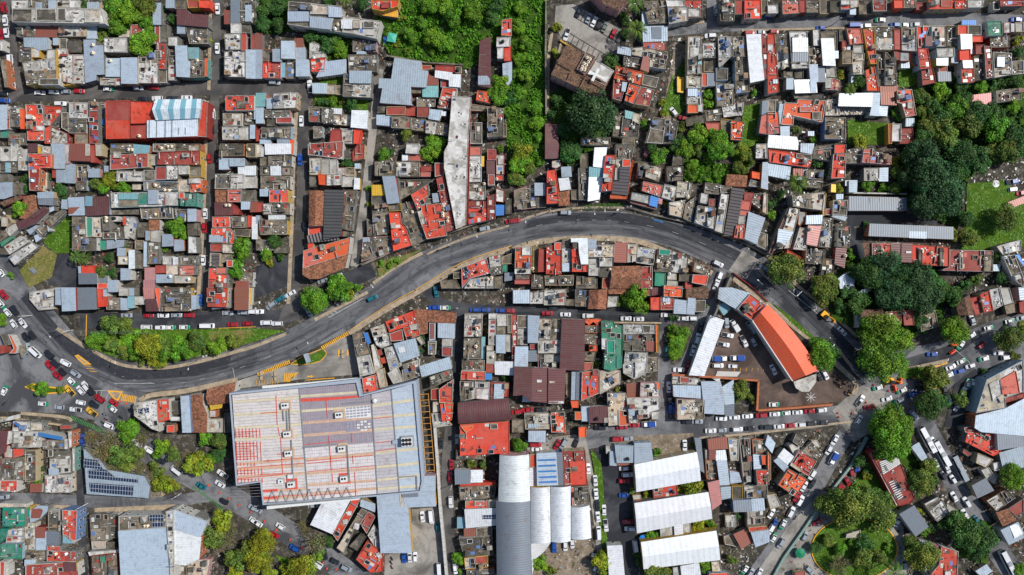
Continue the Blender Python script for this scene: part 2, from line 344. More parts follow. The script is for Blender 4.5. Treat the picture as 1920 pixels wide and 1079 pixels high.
# worn running surface of the avenue, with its resurfaced stretches
CL = smooth([(40, 560), (90, 622), (140, 668), (215, 704), (250, 711), (310, 708), (375, 702), (450, 682), (545, 648), (640, 594), (735, 533), (800, 491), (870, 467), (960, 441), (1047, 423), (1110, 419), (1170, 421), (1260, 440), (1360, 482), (1440, 526), (1520, 600), (1590, 668), (1622, 705)], 10)
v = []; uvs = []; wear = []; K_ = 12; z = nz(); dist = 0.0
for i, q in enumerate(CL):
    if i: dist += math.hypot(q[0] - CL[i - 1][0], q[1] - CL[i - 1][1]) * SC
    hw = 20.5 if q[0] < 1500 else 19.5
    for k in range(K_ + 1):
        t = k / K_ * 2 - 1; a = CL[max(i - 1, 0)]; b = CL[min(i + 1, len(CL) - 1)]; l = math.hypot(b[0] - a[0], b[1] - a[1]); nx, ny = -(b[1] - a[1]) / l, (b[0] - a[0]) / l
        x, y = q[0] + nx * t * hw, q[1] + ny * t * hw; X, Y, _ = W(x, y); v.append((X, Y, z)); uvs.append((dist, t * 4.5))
        d = .3
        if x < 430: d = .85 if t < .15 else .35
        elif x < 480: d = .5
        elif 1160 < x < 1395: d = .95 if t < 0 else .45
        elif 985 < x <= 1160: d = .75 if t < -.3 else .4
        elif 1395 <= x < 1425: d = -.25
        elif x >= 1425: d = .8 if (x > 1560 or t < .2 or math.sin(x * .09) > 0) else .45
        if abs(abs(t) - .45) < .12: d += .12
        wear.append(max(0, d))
n_ = K_ + 1
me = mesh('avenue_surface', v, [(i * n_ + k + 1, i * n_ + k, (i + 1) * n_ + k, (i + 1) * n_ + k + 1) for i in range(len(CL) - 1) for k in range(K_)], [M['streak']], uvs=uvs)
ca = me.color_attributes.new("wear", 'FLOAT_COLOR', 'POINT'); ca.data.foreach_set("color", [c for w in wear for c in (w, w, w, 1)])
bm = bmesh.new(); bm.from_mesh(me)
if sum(f.normal.z for f in bm.faces) < 0: bmesh.ops.reverse_faces(bm, faces=bm.faces)
bm.to_mesh(me); bm.free(); tag(add('avenue_surface', me), kind='structure')
sheetpoly('avenue_surface', [(1693, 690), (1700, 672), (1780, 648), (1835, 618), (1842, 630), (1790, 668), (1740, 684)], 'newasphalt')
sheetpoly('crossing_paving', [(1392, 470), (1432, 492), (1404, 527), (1366, 508)], 'paleroad')
# car parks, yards, forecourts
for nm, pts, mat in (
 ('forecourt_paving', [(440, 716), (545, 684), (652, 627), (668, 640), (674, 702), (560, 712), (445, 730)], 'paleroad'),
 ('hotel_car_park', [(1042, 12), (1075, 8), (1165, 55), (1158, 110), (1142, 128), (1050, 68), (1040, 40)], 'paleroad'),
 ('truck_yard', [(1345, 570), (1392, 540), (1420, 600), (1485, 715), (1560, 690), (1602, 728), (1590, 752), (1420, 768), (1422, 715), (1262, 704), (1300, 690)], 'brickyard'),
 ('dark_car_park', [(1117, 842), (1143, 845), (1172, 900), (1190, 1000), (1198, 1100), (1165, 1100), (1166, 1025), (1137, 1018), (1126, 930)], 'newasphalt'),
 ('gravel_car_park', [(997, 1035), (1035, 1010), (1100, 1008), (1112, 1030), (1120, 1100), (1000, 1100)], 'dirt'),
 ('small_car_park', [(985, 825), (1080, 815), (1095, 842), (990, 850)], 'paleroad'),
 ('annex_car_park', [(772, 955), (830, 950), (838, 1100), (720, 1100), (722, 1040), (772, 1032)], 'paleroad'),
 ('forecourt_paving', [(1145, 820), (1300, 812), (1302, 845), (1225, 856), (1222, 835), (1150, 840)], 'dirt'),
 ('plaza_paving', [(530, 575), (560, 548), (620, 535), (600, 570), (560, 600), (520, 610)], 'cobble'),
 ('crossroads_paving', [(1560, 770), (1612, 722), (1660, 735), (1650, 800), (1600, 830)], 'paleroad'),
 ('shed_yard', [(1590, 395), (1780, 405), (1790, 420), (1600, 425), (1630, 470), (1620, 480), (1590, 470)], 'newasphalt'),
 ('plaza_paving', [(1415, 1079), (1475, 990), (1540, 920), (1690, 940), (1700, 1079)], 'paleroad'),
 ('dirt_yard', [(1265, 80), (1290, 85), (1278, 150), (1255, 235), (1235, 240), (1250, 170)], 'dirt'),
 ('slope_yard', [(480, 500), (545, 478), (545, 535), (480, 560)], 'newasphalt'), ('asphalt_yard', [(98, 508), (108, 478), (145, 478), (146, 540), (90, 535)], 'newasphalt'),
 ('bare_earth', [(795, 108), (830, 112), (868, 92), (872, 118), (800, 118)], 'dirt'), ('market_pavement', [(1790, 720), (1830, 690), (1840, 720), (1830, 770), (1810, 800), (1770, 800)], 'newasphalt'),
): sheetpoly(nm, pts, mat)
# pavements with kerbs
WALKS = [([(396, -20), (392, 170)], 6), ([(389, 190), (386, 270), (382, 400), (372, 560)], 7), ([(558, 176), (551, 300), (547, 430), (541, 570)], 7),
 ([(962, 468), (1010, 454), (1100, 447), (1177, 450), (1222, 461), (1290, 491), (1335, 513)], 10), ([(700, 532), (740, 502), (792, 475)], 6),
 ([(655, 626), (720, 584), (787, 546), (870, 498), (955, 468)], 9), ([(262, 752), (285, 741), (350, 733), (446, 712)], 9),
 ([(107, 616), (160, 650)], 7), ([(165, 652), (212, 678), (250, 688), (310, 690), (375, 678), (450, 658), (482, 648), (537, 626)], 6), ([(1375, 522), (1440, 572), (1480, 606), (1520, 638), (1572, 687), (1604, 718), (1600, 740)], 9),
 ([(1442, 483), (1496, 537), (1534, 566), (1567, 596), (1607, 632)], 6), ([(0, 948), (150, 952)], 8), ([(178, 957), (330, 950)], 9), ([(140, 825), (142, 920)], 5),
 ([(690, 548), (640, 574), (590, 600)], 6), ([(1690, 694), (1740, 684), (1775, 676)], 6), ([(40, 775), (120, 782), (135, 790)], 6), ([(1320, 42), (1255, 50)], 5), ([(1390, 58), (1640, 52), (1800, 50)], 4),
 ([(1600, 790), (1420, 812), (1300, 822)], 4), ([(968, 603), (1240, 606)], 3), ([(800, 477), (870, 448), (955, 424)], 4), ([(960, 418), (1047, 394), (1165, 390), (1225, 404), (1300, 420), (1390, 454), (1440, 480)], 4)]
for pts, w in WALKS: ribbon('pavement', pts, w, 'walk', .13)
# steps and garden paths
for pts, w in (([(1035, 60), (1028, 110), (1027, 160), (1027, 220)], 6), ([(775, 0), (778, 30), (778, 62)], 9), ([(1038, 140), (1052, 82), (1058, 70)], 4), ([(1200, 240), (1210, 225)], 4)): ribbon('path', pts, w, 'walk', .1)
# painted markings
def paint(name, quads, mat):
    z = nz() + .01; v = []; f = []
    for q in quads:
        f.append(tuple(range(len(v), len(v) + len(q)))); v += [W(*p)[:2] + (z,) for p in q]
    me = mesh(name, v, f, [M[mat]]); bm = bmesh.new(); bm.from_mesh(me)
    for fc in bm.faces:
        if fc.normal.z < 0: fc.normal_flip()
    bm.to_mesh(me); bm.free(); return tag(add(name, me), kind='structure')
def stroke(pts, w):
    out = []
    for a, b in zip(pts, pts[1:]):
        l = math.hypot(b[0] - a[0], b[1] - a[1]) or 1; nx, ny = -(b[1] - a[1]) / l * w / 2, (b[0] - a[0]) / l * w / 2
        out.append([(a[0] + nx, a[1] + ny), (b[0] + nx, b[1] + ny), (b[0] - nx, b[1] - ny), (a[0] - nx, a[1] - ny)])
    return out
def bars(a, b, n, w, half):                          # zebra bars between a and b
    out = []; l = math.hypot(b[0] - a[0], b[1] - a[1]); d = ((b[0] - a[0]) / l, (b[1] - a[1]) / l); nrm = (-d[1], d[0])
    for i in range(n):
        t = (i + .5) / n * l; c = (a[0] + d[0] * t, a[1] + d[1] * t)
        out += stroke([(c[0] - nrm[0] * half, c[1] - nrm[1] * half), (c[0] + nrm[0] * half, c[1] + nrm[1] * half)], w)
    return out
paint('crossing_marking', bars((483, 703), (544, 678), 19, 2.2, 3.6) + bars((603, 653), (656, 623), 17, 2.2, 3.4) + bars((228, 745), (256, 750), 9, 2.0, 6.5), 'yellow')
paint('hatch_marking', [q for i in range(7) for q in stroke([(534 + i * 4.2, 700 - i * .3), (535 + i * 2.2 - 1, 716 - max(0, i - 4) * 3)], 2.0)] +
      [q for i in range(3) for q in stroke([(158 + i * 5, 686 + i * 5), (172 + i * 5, 687 + i * 5)], .9)], 'yellow')
paint('arrow_marking', [[(576, 705), (583, 705), (583, 703), (588, 706), (583, 709), (583, 707), (576, 707)], [(634, 656), (637, 656), (637, 668), (634, 668)], [(651, 656), (653, 656), (654, 664), (652, 669), (650, 664)]], 'yellow')
paint('kerb_line', stroke(smooth([(657, 619), (720, 577), (787, 539), (870, 491), (960, 461)]), 1.0) + stroke([(574, 713), (628, 709)], 1.4) + stroke(smooth([(545, 683), (570, 668), (602, 655)]), 1.2) + stroke(smooth([(545, 683), (575, 683), (600, 677), (612, 664), (607, 655)]), 1.4)
      + stroke([(163, 590), (162, 640)], 1.5) + stroke(smooth([(1690, 691), (1740, 686), (1776, 676)]), 1.4) + stroke([(1712, 745), (1768, 722), (1760, 740)], 1.4) + stroke([(410, 616), (480, 613)], 1.0)
      + stroke([(1601, 912), (1630, 870)], 1.2), 'yellow')
cl = [(215, 700), (250, 712), (310, 720), (375, 712), (450, 690), (545, 652), (640, 600), (735, 538), (800, 500), (870, 466), (960, 440), (1047, 421), (1110, 418), (1170, 421), (1260, 440), (1360, 482), (1440, 530), (1520, 604)]
scl = smooth(cl, 8); paint('lane_marking', [q for i in list(range(0, 40, 4)) + list(range(84, 132, 4)) for q in stroke([(a_, b_ - (5 if i > 80 else 0)) for a_, b_ in scl[i:i + 2]], .45)] + stroke([(215, 719), (290, 719)], .8) + [], 'whiteline')
def chev(ox, oy, ux, uy, vx, vy, s): return stroke([(ox - vx * s + ux * s * .8, oy - vy * s + uy * s * .8), (ox, oy), (ox + vx * s + ux * s * .8, oy + vy * s + uy * s * .8)], 1.3)
u = (.86, -.5); v = (.5, .86)
mk = stroke([(612, 587), (617, 596), (680, 560)], .9) + stroke([(612, 587), (672, 551)], .8)
for ox, oy in ((620, 588), (627, 584), (659, 564), (666, 560)): mk += chev(ox, oy, u[0], u[1], v[0], v[1], 4.2)
def glyph(segs, ox, oy, s): return [q for sg in segs for q in stroke([(ox + (x * u[0] + y * v[0]) * s, oy + (x * u[1] + y * v[1]) * s) for x, y in sg], 1.0)]
mk += glyph([[(0, -1), (0, 1), (1.6, 1), (1.6, -1)], [(.8, 1), (.8, -.6)]], 637, 575, 2.6) + glyph([[(0, -1), (0, 1), (1.2, 1), (1.2, -1), (0, -1)]], 642.5, 571.6, 2.6) + glyph([[(0, 0), (2.2, 0)], [(.6, -1), (0, 0), (.6, 1)]], 648, 566, 2.2)
u2 = (.78, .62); v2 = (-.62, .78)
for ox, oy in ((1488, 543), (1494, 548)): mk += chev(ox, oy, u2[0], u2[1], v2[0], v2[1], 4)
for ox, oy in ((1530, 581), (1524, 576)): mk += chev(ox, oy, -u2[0], -u2[1], v2[0], v2[1], 4)
mk += stroke([(1478, 545), (1532, 588)], .8)
paint('lane_marking', mk, 'whiteline')
paint('crossing_marking', stroke([(437, 690), (441, 712)], .8) + stroke([(1398, 524), (1420, 488)], .9) + stroke([(1387, 530), (1408, 495)], .6) + stroke([(177, 733), (200, 732)], .8) + stroke([(205, 735), (196, 756)], .8) + stroke([(192, 733), (189, 748)], .8) + stroke([(182, 733), (181, 744)], .8) + stroke([(1790, 655), (1830, 692)], .7), 'whiteline')
paint('bay_marking', [q for i in range(9) for q in stroke([(522 - i * 5, 712), (521 - i * 5, 722)], .8)][:24] + [q for i in range(6) for q in stroke([(1376 + i * 11, 698 - i * .5), (1377 + i * 11, 690)], .8)], 'yellow')
paint('bay_marking', [q for i in range(9) for q in stroke([(1067 + i * 9.5, 62 + i * 6.2), (1061 + i * 9.5, 76 + i * 6.2)], .8)] + stroke([(1060, 58), (1150, 112)], .8) + [q for i in range(7) for q in stroke([(1085 + i * 12.8, 13 + i * 8.2), (1076 + i * 12.8, 32 + i * 8.2)], .8)] + stroke([(1076, 32), (1158, 80)], .8) + stroke([(1085, 13), (1165, 55)], .8), 'black')
mgreen = plain('green_road_paint', srgb(70, 130, 75), .85, var=.45); M['greenpaint'] = mgreen
paint('cycle_lane_marking', bars((132, 782), (208, 815), 26, 1.7, 4.0) + bars((362, 912), (420, 955), 20, 1.5, 3.0), 'greenpaint')
M['bluepaint'] = plain('blue_road_paint', srgb(40, 110, 170), .85, var=.5)
paint('bay_marking', stroke([(1225, 412), (1243, 417)], 3), 'bluepaint')
el = [(1601 + 80 * math.cos(i * .1309), 1029 + 58 * math.sin(i * .1309)) for i in range(49)]
ribbon('garden_kerb', el, 1.6, 'yellow', .25)
# lawns and undergrowth: real tufts on a soil sheet
def grass(name, pts, mat, dens, hgt, col, size=.35, lim=9000, kind='stuff'):
    p = ccw([W(*q)[:2] for q in pts]); z = nz(); xs = [q[0] for q in p]; ys = [q[1] for q in p]
    v = [(x, y, z) for x, y in p]; f = [tuple(range(len(p)))]; m = [0]; tint = [1.0] * len(v)
    n = min(lim, int(area(p) * dens)); r = random.Random(len(pts) * 31 + int(xs[0] * 7)); k = 0; tries = 0
    while k < n and tries < n * 6:
        tries += 1; x, y = r.uniform(min(xs), max(xs)), r.uniform(min(ys), max(ys))
        if not inside((x, y), p): continue
        if math.sin(x * .55 + 1.3 * math.sin(y * .31)) * math.sin(y * .47 + math.cos(x * .23)) < r.uniform(-.7, .25): continue
        k += 1; a = r.uniform(0, 6.28); s = size * r.uniform(.6, 1.5); h = hgt * r.uniform(.3, 1.2); t = r.uniform(.55, 1.5)
        cx, cy = math.cos(a) * s, math.sin(a) * s; i = len(v); lean = r.uniform(-.8, .8) * s
        v += [(x - cx, y - cy, z + .02), (x + cx, y + cy, z + .02 + h * .2), (x + cx * .6 - cy * .9, y + cy * .6 + cx * .9, z + h), (x - cx * .6 - cy * .9, y - cy * .6 + cx * .9, z + h * .8)]
        f.append((i, i + 1, i + 2, i + 3)); m.append(1); tint += [t] * 4
    me = mesh(name, v, f, [M[mat], M['leaf']], m); ca = me.color_attributes.new("tint", 'FLOAT_COLOR', 'POINT')
    ca.data.foreach_set("color", [c for t in tint for c in (t, t, t, 1)])
    o = add(name, me, color=col); return tag(o, kind=kind)
GG = (.075, .165, .014, 1); GD = (.025, .065, .014, 1); GY = (.14, .15, .03, 1)
LAWNS = [([(82, 455), (110, 410), (133, 400), (134, 475), (105, 475), (90, 462)], 'grass', GG), ([(37, 508), (82, 462), (108, 478), (98, 520), (55, 540)], 'drygrass', GY), ([(594, 422), (655, 415), (643, 428), (594, 428)], 'grass', GG),
 ([(594, 155), (644, 142), (643, 158), (594, 158)], 'grass', GG), ([(590, 178), (692, 182), (690, 208), (635, 205), (590, 200)], 'grass', GG), ([(704, 492), (770, 475), (792, 468), (712, 520)], 'drygrass', GG), ([(1045, 394), (1100, 386), (1168, 380), (1168, 391), (1100, 393)], 'darkgrass', GD),
 ([(1255, 616), (1292, 614), (1294, 622), (1278, 670), (1265, 676), (1252, 672)], 'grass', GG), ([(165, 650), (190, 620), (250, 616), (330, 618), (480, 616), (535, 620), (480, 640), (375, 668), (310, 680), (250, 678), (212, 668)], 'grass', GG), ([(390, 622), (470, 618), (480, 628), (430, 645), (395, 640)], 'drygrass', GY),
 ([(547, 682), (575, 670), (605, 655), (612, 664), (600, 677), (575, 682)], 'grass', GG), ([(1685, 127), (1718, 127), (1722, 162), (1684, 165)], 'grass', GG), ([(1588, 225), (1665, 232), (1668, 272), (1590, 272)], 'grass', GG), ([(1395, 200), (1440, 190), (1430, 260), (1398, 330), (1370, 330), (1385, 260)], 'grass', GG),
 ([(1318, 168), (1338, 168), (1340, 205), (1318, 205)], 'grass', GG), ([(1812, 345), (1885, 338), (1925, 395), (1925, 460), (1860, 480), (1800, 470), (1810, 420)], 'grass', GG), ([(1601 + 79 * math.cos(i * .2618), 1029 + 57 * math.sin(i * .2618)) for i in range(24)], 'grass', GG),
 ([(1595, 912), (1640, 850), (1690, 950), (1650, 960), (1600, 940)], 'grass', GG), ([(1690, 690), (1738, 688), (1736, 705), (1682, 712)], 'grass', GG), ([(515, 1040), (555, 1050), (560, 1070), (530, 1060)], 'grass', GG), ([(1270, 130), (1282, 110), (1288, 200), (1268, 220), (1250, 215)], 'darkgrass', GG),
 ([(1262, 215), (1240, 215), (1250, 180), (1262, 140)], 'grass', GG), ([(1446, 567), (1490, 600), (1560, 662), (1557, 666), (1484, 606)], 'grass', GG), ([(313, 418), (351, 418), (352, 450), (312, 440)], 'grass', GG), ([(1108, 842), (1128, 870), (1140, 1040), (1130, 1040), (1120, 930)], 'grass', GG)]
for pts, mat, c in LAWNS: grass('grass', pts, mat, 1.6, .22, c)
GB = (.07, .185, .013, 1)
FOREST = [([(950, -20), (1026, -20), (1024, 230), (1022, 300), (985, 335), (952, 335)], GB), ([(720, -20), (950, -20), (955, 60), (880, 130), (740, 110), (700, 60)], GB), ([(1712, 165), (1920, 130), (1930, 290), (1835, 318), (1805, 350), (1795, 430), (1680, 380), (1690, 260)], GD), ([(480, -10), (545, -10), (555, 60), (500, 65)], GD),
 ([(575, 60), (660, 70), (655, 110), (610, 115), (575, 90)], GG), ([(1590, 480), (1760, 490), (1770, 600), (1700, 640), (1560, 600), (1545, 560)], GD), ([(1280, 298), (1365, 310), (1360, 345), (1283, 340)], GB), ([(195, -10), (290, -10), (290, 100), (230, 90), (198, 60)], GD),
 ([(1030, 175), (1075, 160), (1150, 190), (1145, 250), (1080, 310), (1045, 310)], GD), ([(1040, 250), (1090, 250), (1080, 310), (1045, 310)], GG), ([(1780, 960), (1860, 980), (1850, 1060), (1790, 1040)], GD), ([(1635, 820), (1700, 830), (1760, 900), (1740, 930), (1700, 880)], GD)]
for pts, c in FOREST: grass('undergrowth', pts, 'darkgrass', 3.0 if c is GB else 1.3, 1.1 if c is GB else .9, c, .5, 14000)
# ---------------------------------------------------------------- survey data
# one entry per survey sheet: origin, roofs, trees, cars (quarter-pixel sheet units)
# roof token: [+]code x,y,x,y(,x,y...)[:height][@wall][!shape]   tank token: *colour x,y
SHEETS = []
def sheet(ox, oy, roofs, trees, cars): SHEETS.append((ox, oy, roofs, trees, cars))

sheet(0, 0, """
W85,0,205,66 m210,0,320,62 +s268,18,316,64 s365,5,420,66 c430,0,518,58 *B445,25 W522,0,592,58 s655,18,740,68
c90,64,760,64,785,178,90,166:9@W +k94,74,230,160:9.3 +k270,70,415,156:9.3 +k430,66,490,156:9.3 +W492,70,548,156:9.5 +e635,72,745,168:9.8
d125,190,262,275:4 g265,190,435,280:4 W440,185,648,275:5 *B495,245 s650,205,722,290:4
s180,285,365,285,365,375,290,375,250,355,180,350:4 s395,285,440,340:4 k140,355,235,465:4 W235,360,298,432:4 k505,300,600,395:5 d445,290,500,400:4
m350,370,415,370,425,600,200,640,165,470,350,440:8@y +k290,592,440,638:8.5
W425,365,500,365,500,410,545,410,545,630,425,600:6 *B465,490 *B452,488 +r448,404,497,422 c545,410,634,410,634,626,548,628:5.5
s625,300,715,300,715,345,775,345,780,560,720,560,720,600,640,620:6 *c690,335 *c690,395 W780,285,950,285,955,395,780,392:7 +W850,288,945,388:7.2 s795,440,900,440,910,575,795,575:5 *c822,455
s905,435,1028,435,1030,630,908,625:6 W1035,415,1180,400,1185,625,1035,625:6 c750,577,915,640:4
s1145,25,1205,25,1205,185,1150,185:5 r1160,190,1197,330:4 d1200,185,1255,315:4 R1170,322,1250,322,1250,520,1170,520:5 +d1160,380,1205,445:5.6 s1245,0,1310,60:5 m1180,522,1250,622:4
r980,185,1085,185,1080,250,1010,310,978,290:4 e890,225,975,280:3
m1310,0,1395,68:5 r1400,0,1490,0,1490,58,1410,62:5 R1492,0,1580,0,1572,62,1490,58:6
M1325,72,1400,72,1420,105,1560,115,1560,205,1330,185:6 s1330,190,1386,252:5 W1258,275,1335,345:5 m1390,205,1555,200,1560,330,1420,330:5 *c1485,290
s1315,345,1400,345,1405,455,1425,465,1420,580,1325,575:7 a1408,360,1490,360,1490,440,1410,440:5 m1255,375,1318,375,1322,605,1260,605:5 *c1255,408 d1430,445,1534,442,1534,580,1428,584:6@T *c1445,510 *c1475,452 O1536,440,1556,440,1550,575,1536,575:6@T
S1730,0,1800,170:5 W1730,175,1805,250:5 c1680,252,1808,250,1808,375,1690,375:5 *W1775,275 R1810,245,1845,380:4 W1680,385,1840,385,1840,580,1682,578:6 *B1795,500 s1845,375,1918,375,1918,590,1846,588:5 g1682,80,1728,180:4 d1808,0,1918,175:5 +s1840,40,1885,160 r1880,255,1918,370:4 k1810,180,1876,250:4
s0,790,50,790,46,970,0,975:5 r52,805,64,805,75,970,50,970:5 k75,805,148,805,150,950,80,950:6 O150,820,178,820,182,968,152,968:6 R190,785,320,785,330,1055,205,1055:6 *c245,885 +W270,945,325,980:6.3
R322,795,465,800,460,840,380,940,375,1079,335,1079:5 c382,950,505,1000,510,1079,382,1079:4 m460,845,512,845,512,990,460,960:4 c517,770,655,770,655,890,518,888:5 k515,897,648,1000:4 m560,1005,660,1079:4 r665,765,735,765,742,1079,670,1079:6 d740,770,785,1030:3 +u738,895,784,935:3.4
m0,445,40,445,62,655,35,655:6@o W0,300,25,380:5 m60,1000,190,1090:4
T0,980,75,980,75,1035,0,1035:4 R1690,720,1905,715,1905,828,1690,832:7 +m1775,755,1840,815:7.4 e1670,850,1815,850,1812,945,1672,945:6 c1665,950,1782,950,1782,1050,1668,1050:5 +s1755,1015,1790,1045:5.4 d1820,840,1918,936:4 *c1872,850 s1875,940,1912,1040:5 c1790,950,1870,1050:4 s1907,810,1950,895:5
""", """850,60,80,g 980,90,90,g 1090,40,85,o 880,190,70,g 1100,170,60,g 1070,330,95,g 1000,350,60,g 1140,285,50,g 780,130,40,g 930,200,50,g 625,35,38,d 760,250,45,o 740,300,35,o 1545,310,42,y 1290,150,42,d 1222,60,45,d 1110,240,50,g 1040,100,60,o 690,610,28,o""",
"""r30,60,80 w40,155,85 w50,248,85 w78,455,88 w85,548,88 w95,628,80 r8,260,88 w300,698,2 w405,693,0 s493,690,0 r595,686,0 t815,670,2 s1038,664,0 r1150,658,2 k1080,745,0 w1180,740,0 k1290,740,0 w1400,735,0 w1632,68,88 w1630,365,88 w1598,858,88 k1588,970,88 w455,780,0 b40,758,2 k20,705,0""")

sheet(480, 0, """
c245,10,640,48,640,120,940,160,905,292,720,252,560,232,235,182:9@W +e410,25,540,50,540,108,405,105:9.7 +s545,50,640,60,640,128,545,125:10 +s240,90,395,90,395,158,240,160:9.5 +s405,125,575,140,560,222,405,205:9.7 +w640,150,720,150,720,215,640,212:10 +e725,150,775,210:10.4 +k805,160,885,210:9.6 *c610,182 *W590,215
d725,300,905,390:5 d690,410,910,412,905,540,695,545:5 +s755,385,825,407:5.4 c655,550,875,555,865,735,650,725:6 +s702,535,865,535,862,625,700,622:7
R865,0,1075,0,1060,50,950,85,870,68:9@y +r940,20,1000,60:9.6 y865,72,950,88,1060,52,1065,132,930,112:5
s1040,440,1240,465,1240,530,1290,535,1275,655,1160,650,1160,780,1180,790,930,770,950,660,920,660,925,590,1015,595:6.5
g1285,560,1367,590,1365,640,1285,640:5 a1250,642,1365,642,1365,730,1250,728:5 m1165,652,1245,700:4 r1345,490,1490,495,1490,542,1345,535:5 w1345,530,1470,545,1470,560,1535,560,1530,655,1450,650,1450,600,1342,580:5.5 R1400,655,1510,665,1480,820,1360,808:6 *c1385,775 m1205,732,1345,732,1345,803,1205,800:4 *W1300,790 r1245,490,1315,490,1315,520,1245,525:4 k1495,500,1540,550:4 *k1510,525 r1385,600,1445,655:4
k910,790,975,850:4 r980,800,1120,800,1118,865,978,862:5 r1210,800,1302,800,1300,882,1208,878:5 s1303,820,1400,830,1390,870,1372,905,1295,892:5 w1388,838,1430,838,1428,872,1385,868:5.5 s905,865,1010,865,1010,945,905,935:4 m1015,870,1160,880,1158,968,1015,960:5 m1165,885,1270,890,1268,985,1162,975:4 m1272,900,1455,930,1450,1022,1270,1000:5 r1125,800,1205,870:4
M1680,310,1760,275,1760,660,1665,640:5 +s1668,572,1754,635:5.4 +r1676,410,1752,505:5.3 O1660,680,1762,690,1756,775,1650,750:5 *k1720,665 R1845,150,1918,138,1918,272,1840,265:7 W1805,280,1910,280,1905,350,1803,352:7 *B1850,310 R1860,342,1918,336,1918,460,1860,460:6 W1810,355,1856,440:6 s1850,480,1918,465,1918,600,1890,640,1855,600:5
m1735,800,1855,815,1855,1020,1735,1030:6 *W1835,890 d1610,920,1695,920,1695,1079,1606,1079:5 k1800,930,1880,1030:4 d1610,780,1730,800,1728,835,1615,830:3
g0,250,45,250,45,370,0,370:4 s0,375,45,590:5 R50,470,185,470,185,588,50,585:5 s190,310,285,310,290,440,190,438:7 s125,370,190,370,188,462,125,460:6 s292,360,370,360,372,420,370,458,295,450:5 s300,450,395,450,398,572,300,572:6 a186,472,220,580:4 m222,450,295,590:4 d50,370,122,460:4 c400,300,470,330,520,390,525,430,400,440:4 R410,445,520,435,512,540,415,537:5 *W430,430 s512,465,675,445,675,552,455,580:5 g290,290,355,355:4
s425,625,532,628,528,702,425,700:4 e532,640,595,640,595,708,530,706:4 m597,640,652,645,650,712,597,710:4
m395,800,490,805,490,920,395,910:4 +r400,870,470,915:4.3 w585,812,645,815,642,860,582,855:4 w720,830,838,832,830,965,712,955:6 d492,805,578,812,575,925,492,920:5 e580,862,712,862,708,945,580,935:3 *W600,912 *W662,915
r565,970,640,972,645,1079,550,1075:5 *u528,1025 m430,950,500,952,500,1030,430,1040:4 R735,970,795,975,775,1079,730,1079:5 c640,965,735,970,728,1079,648,1075:4
W130,700,310,695,300,810,130,815:7@e s80,740,130,815:6 s0,810,55,925:6 d65,818,255,812,250,880,65,885:6 r150,882,270,880,268,925,150,925:6 k80,887,148,945:5 m40,955,265,950,258,1040,40,1040:6 *c100,1020 *W150,1015 s30,1045,110,1079:5 s160,1045,250,1079:5 r0,970,38,1060:5 O252,1050,288,1079:5 a0,700,75,800:5
""", """60,60,65,d 150,50,70,d 60,170,70,d 170,190,60,d 200,30,50,d 30,240,45,d 690,20,75,p 560,5,55,d 800,30,50,d 540,330,70,d 620,340,65,g 420,270,60,d 580,290,60,d 640,400,50,g 500,270,45,d 1090,130,36,y 1150,270,57,g 1300,60,65,g 1400,50,73,g 1480,130,73,g 1330,300,73,g 1420,330,65,g 1640,80,82,g 1800,40,65,d 1780,130,57,d 1250,170,49,g 1310,390,32,g 1130,390,36,g 1830,620,70,g 1840,720,80,g 1790,690,55,g 1900,740,60,d 1690,1010,32,y 1880,840,45,g 990,230,40,g 1060,330,30,y 500,760,45,d 560,750,45,g 720,790,50,d 640,760,30,o 1700,880,32,o 1320,1040,50,g 1120,1010,50,o 1380,1060,50,g""",
"""s140,622,3 w405,650,85,p w340,910,88 b970,290,85""")

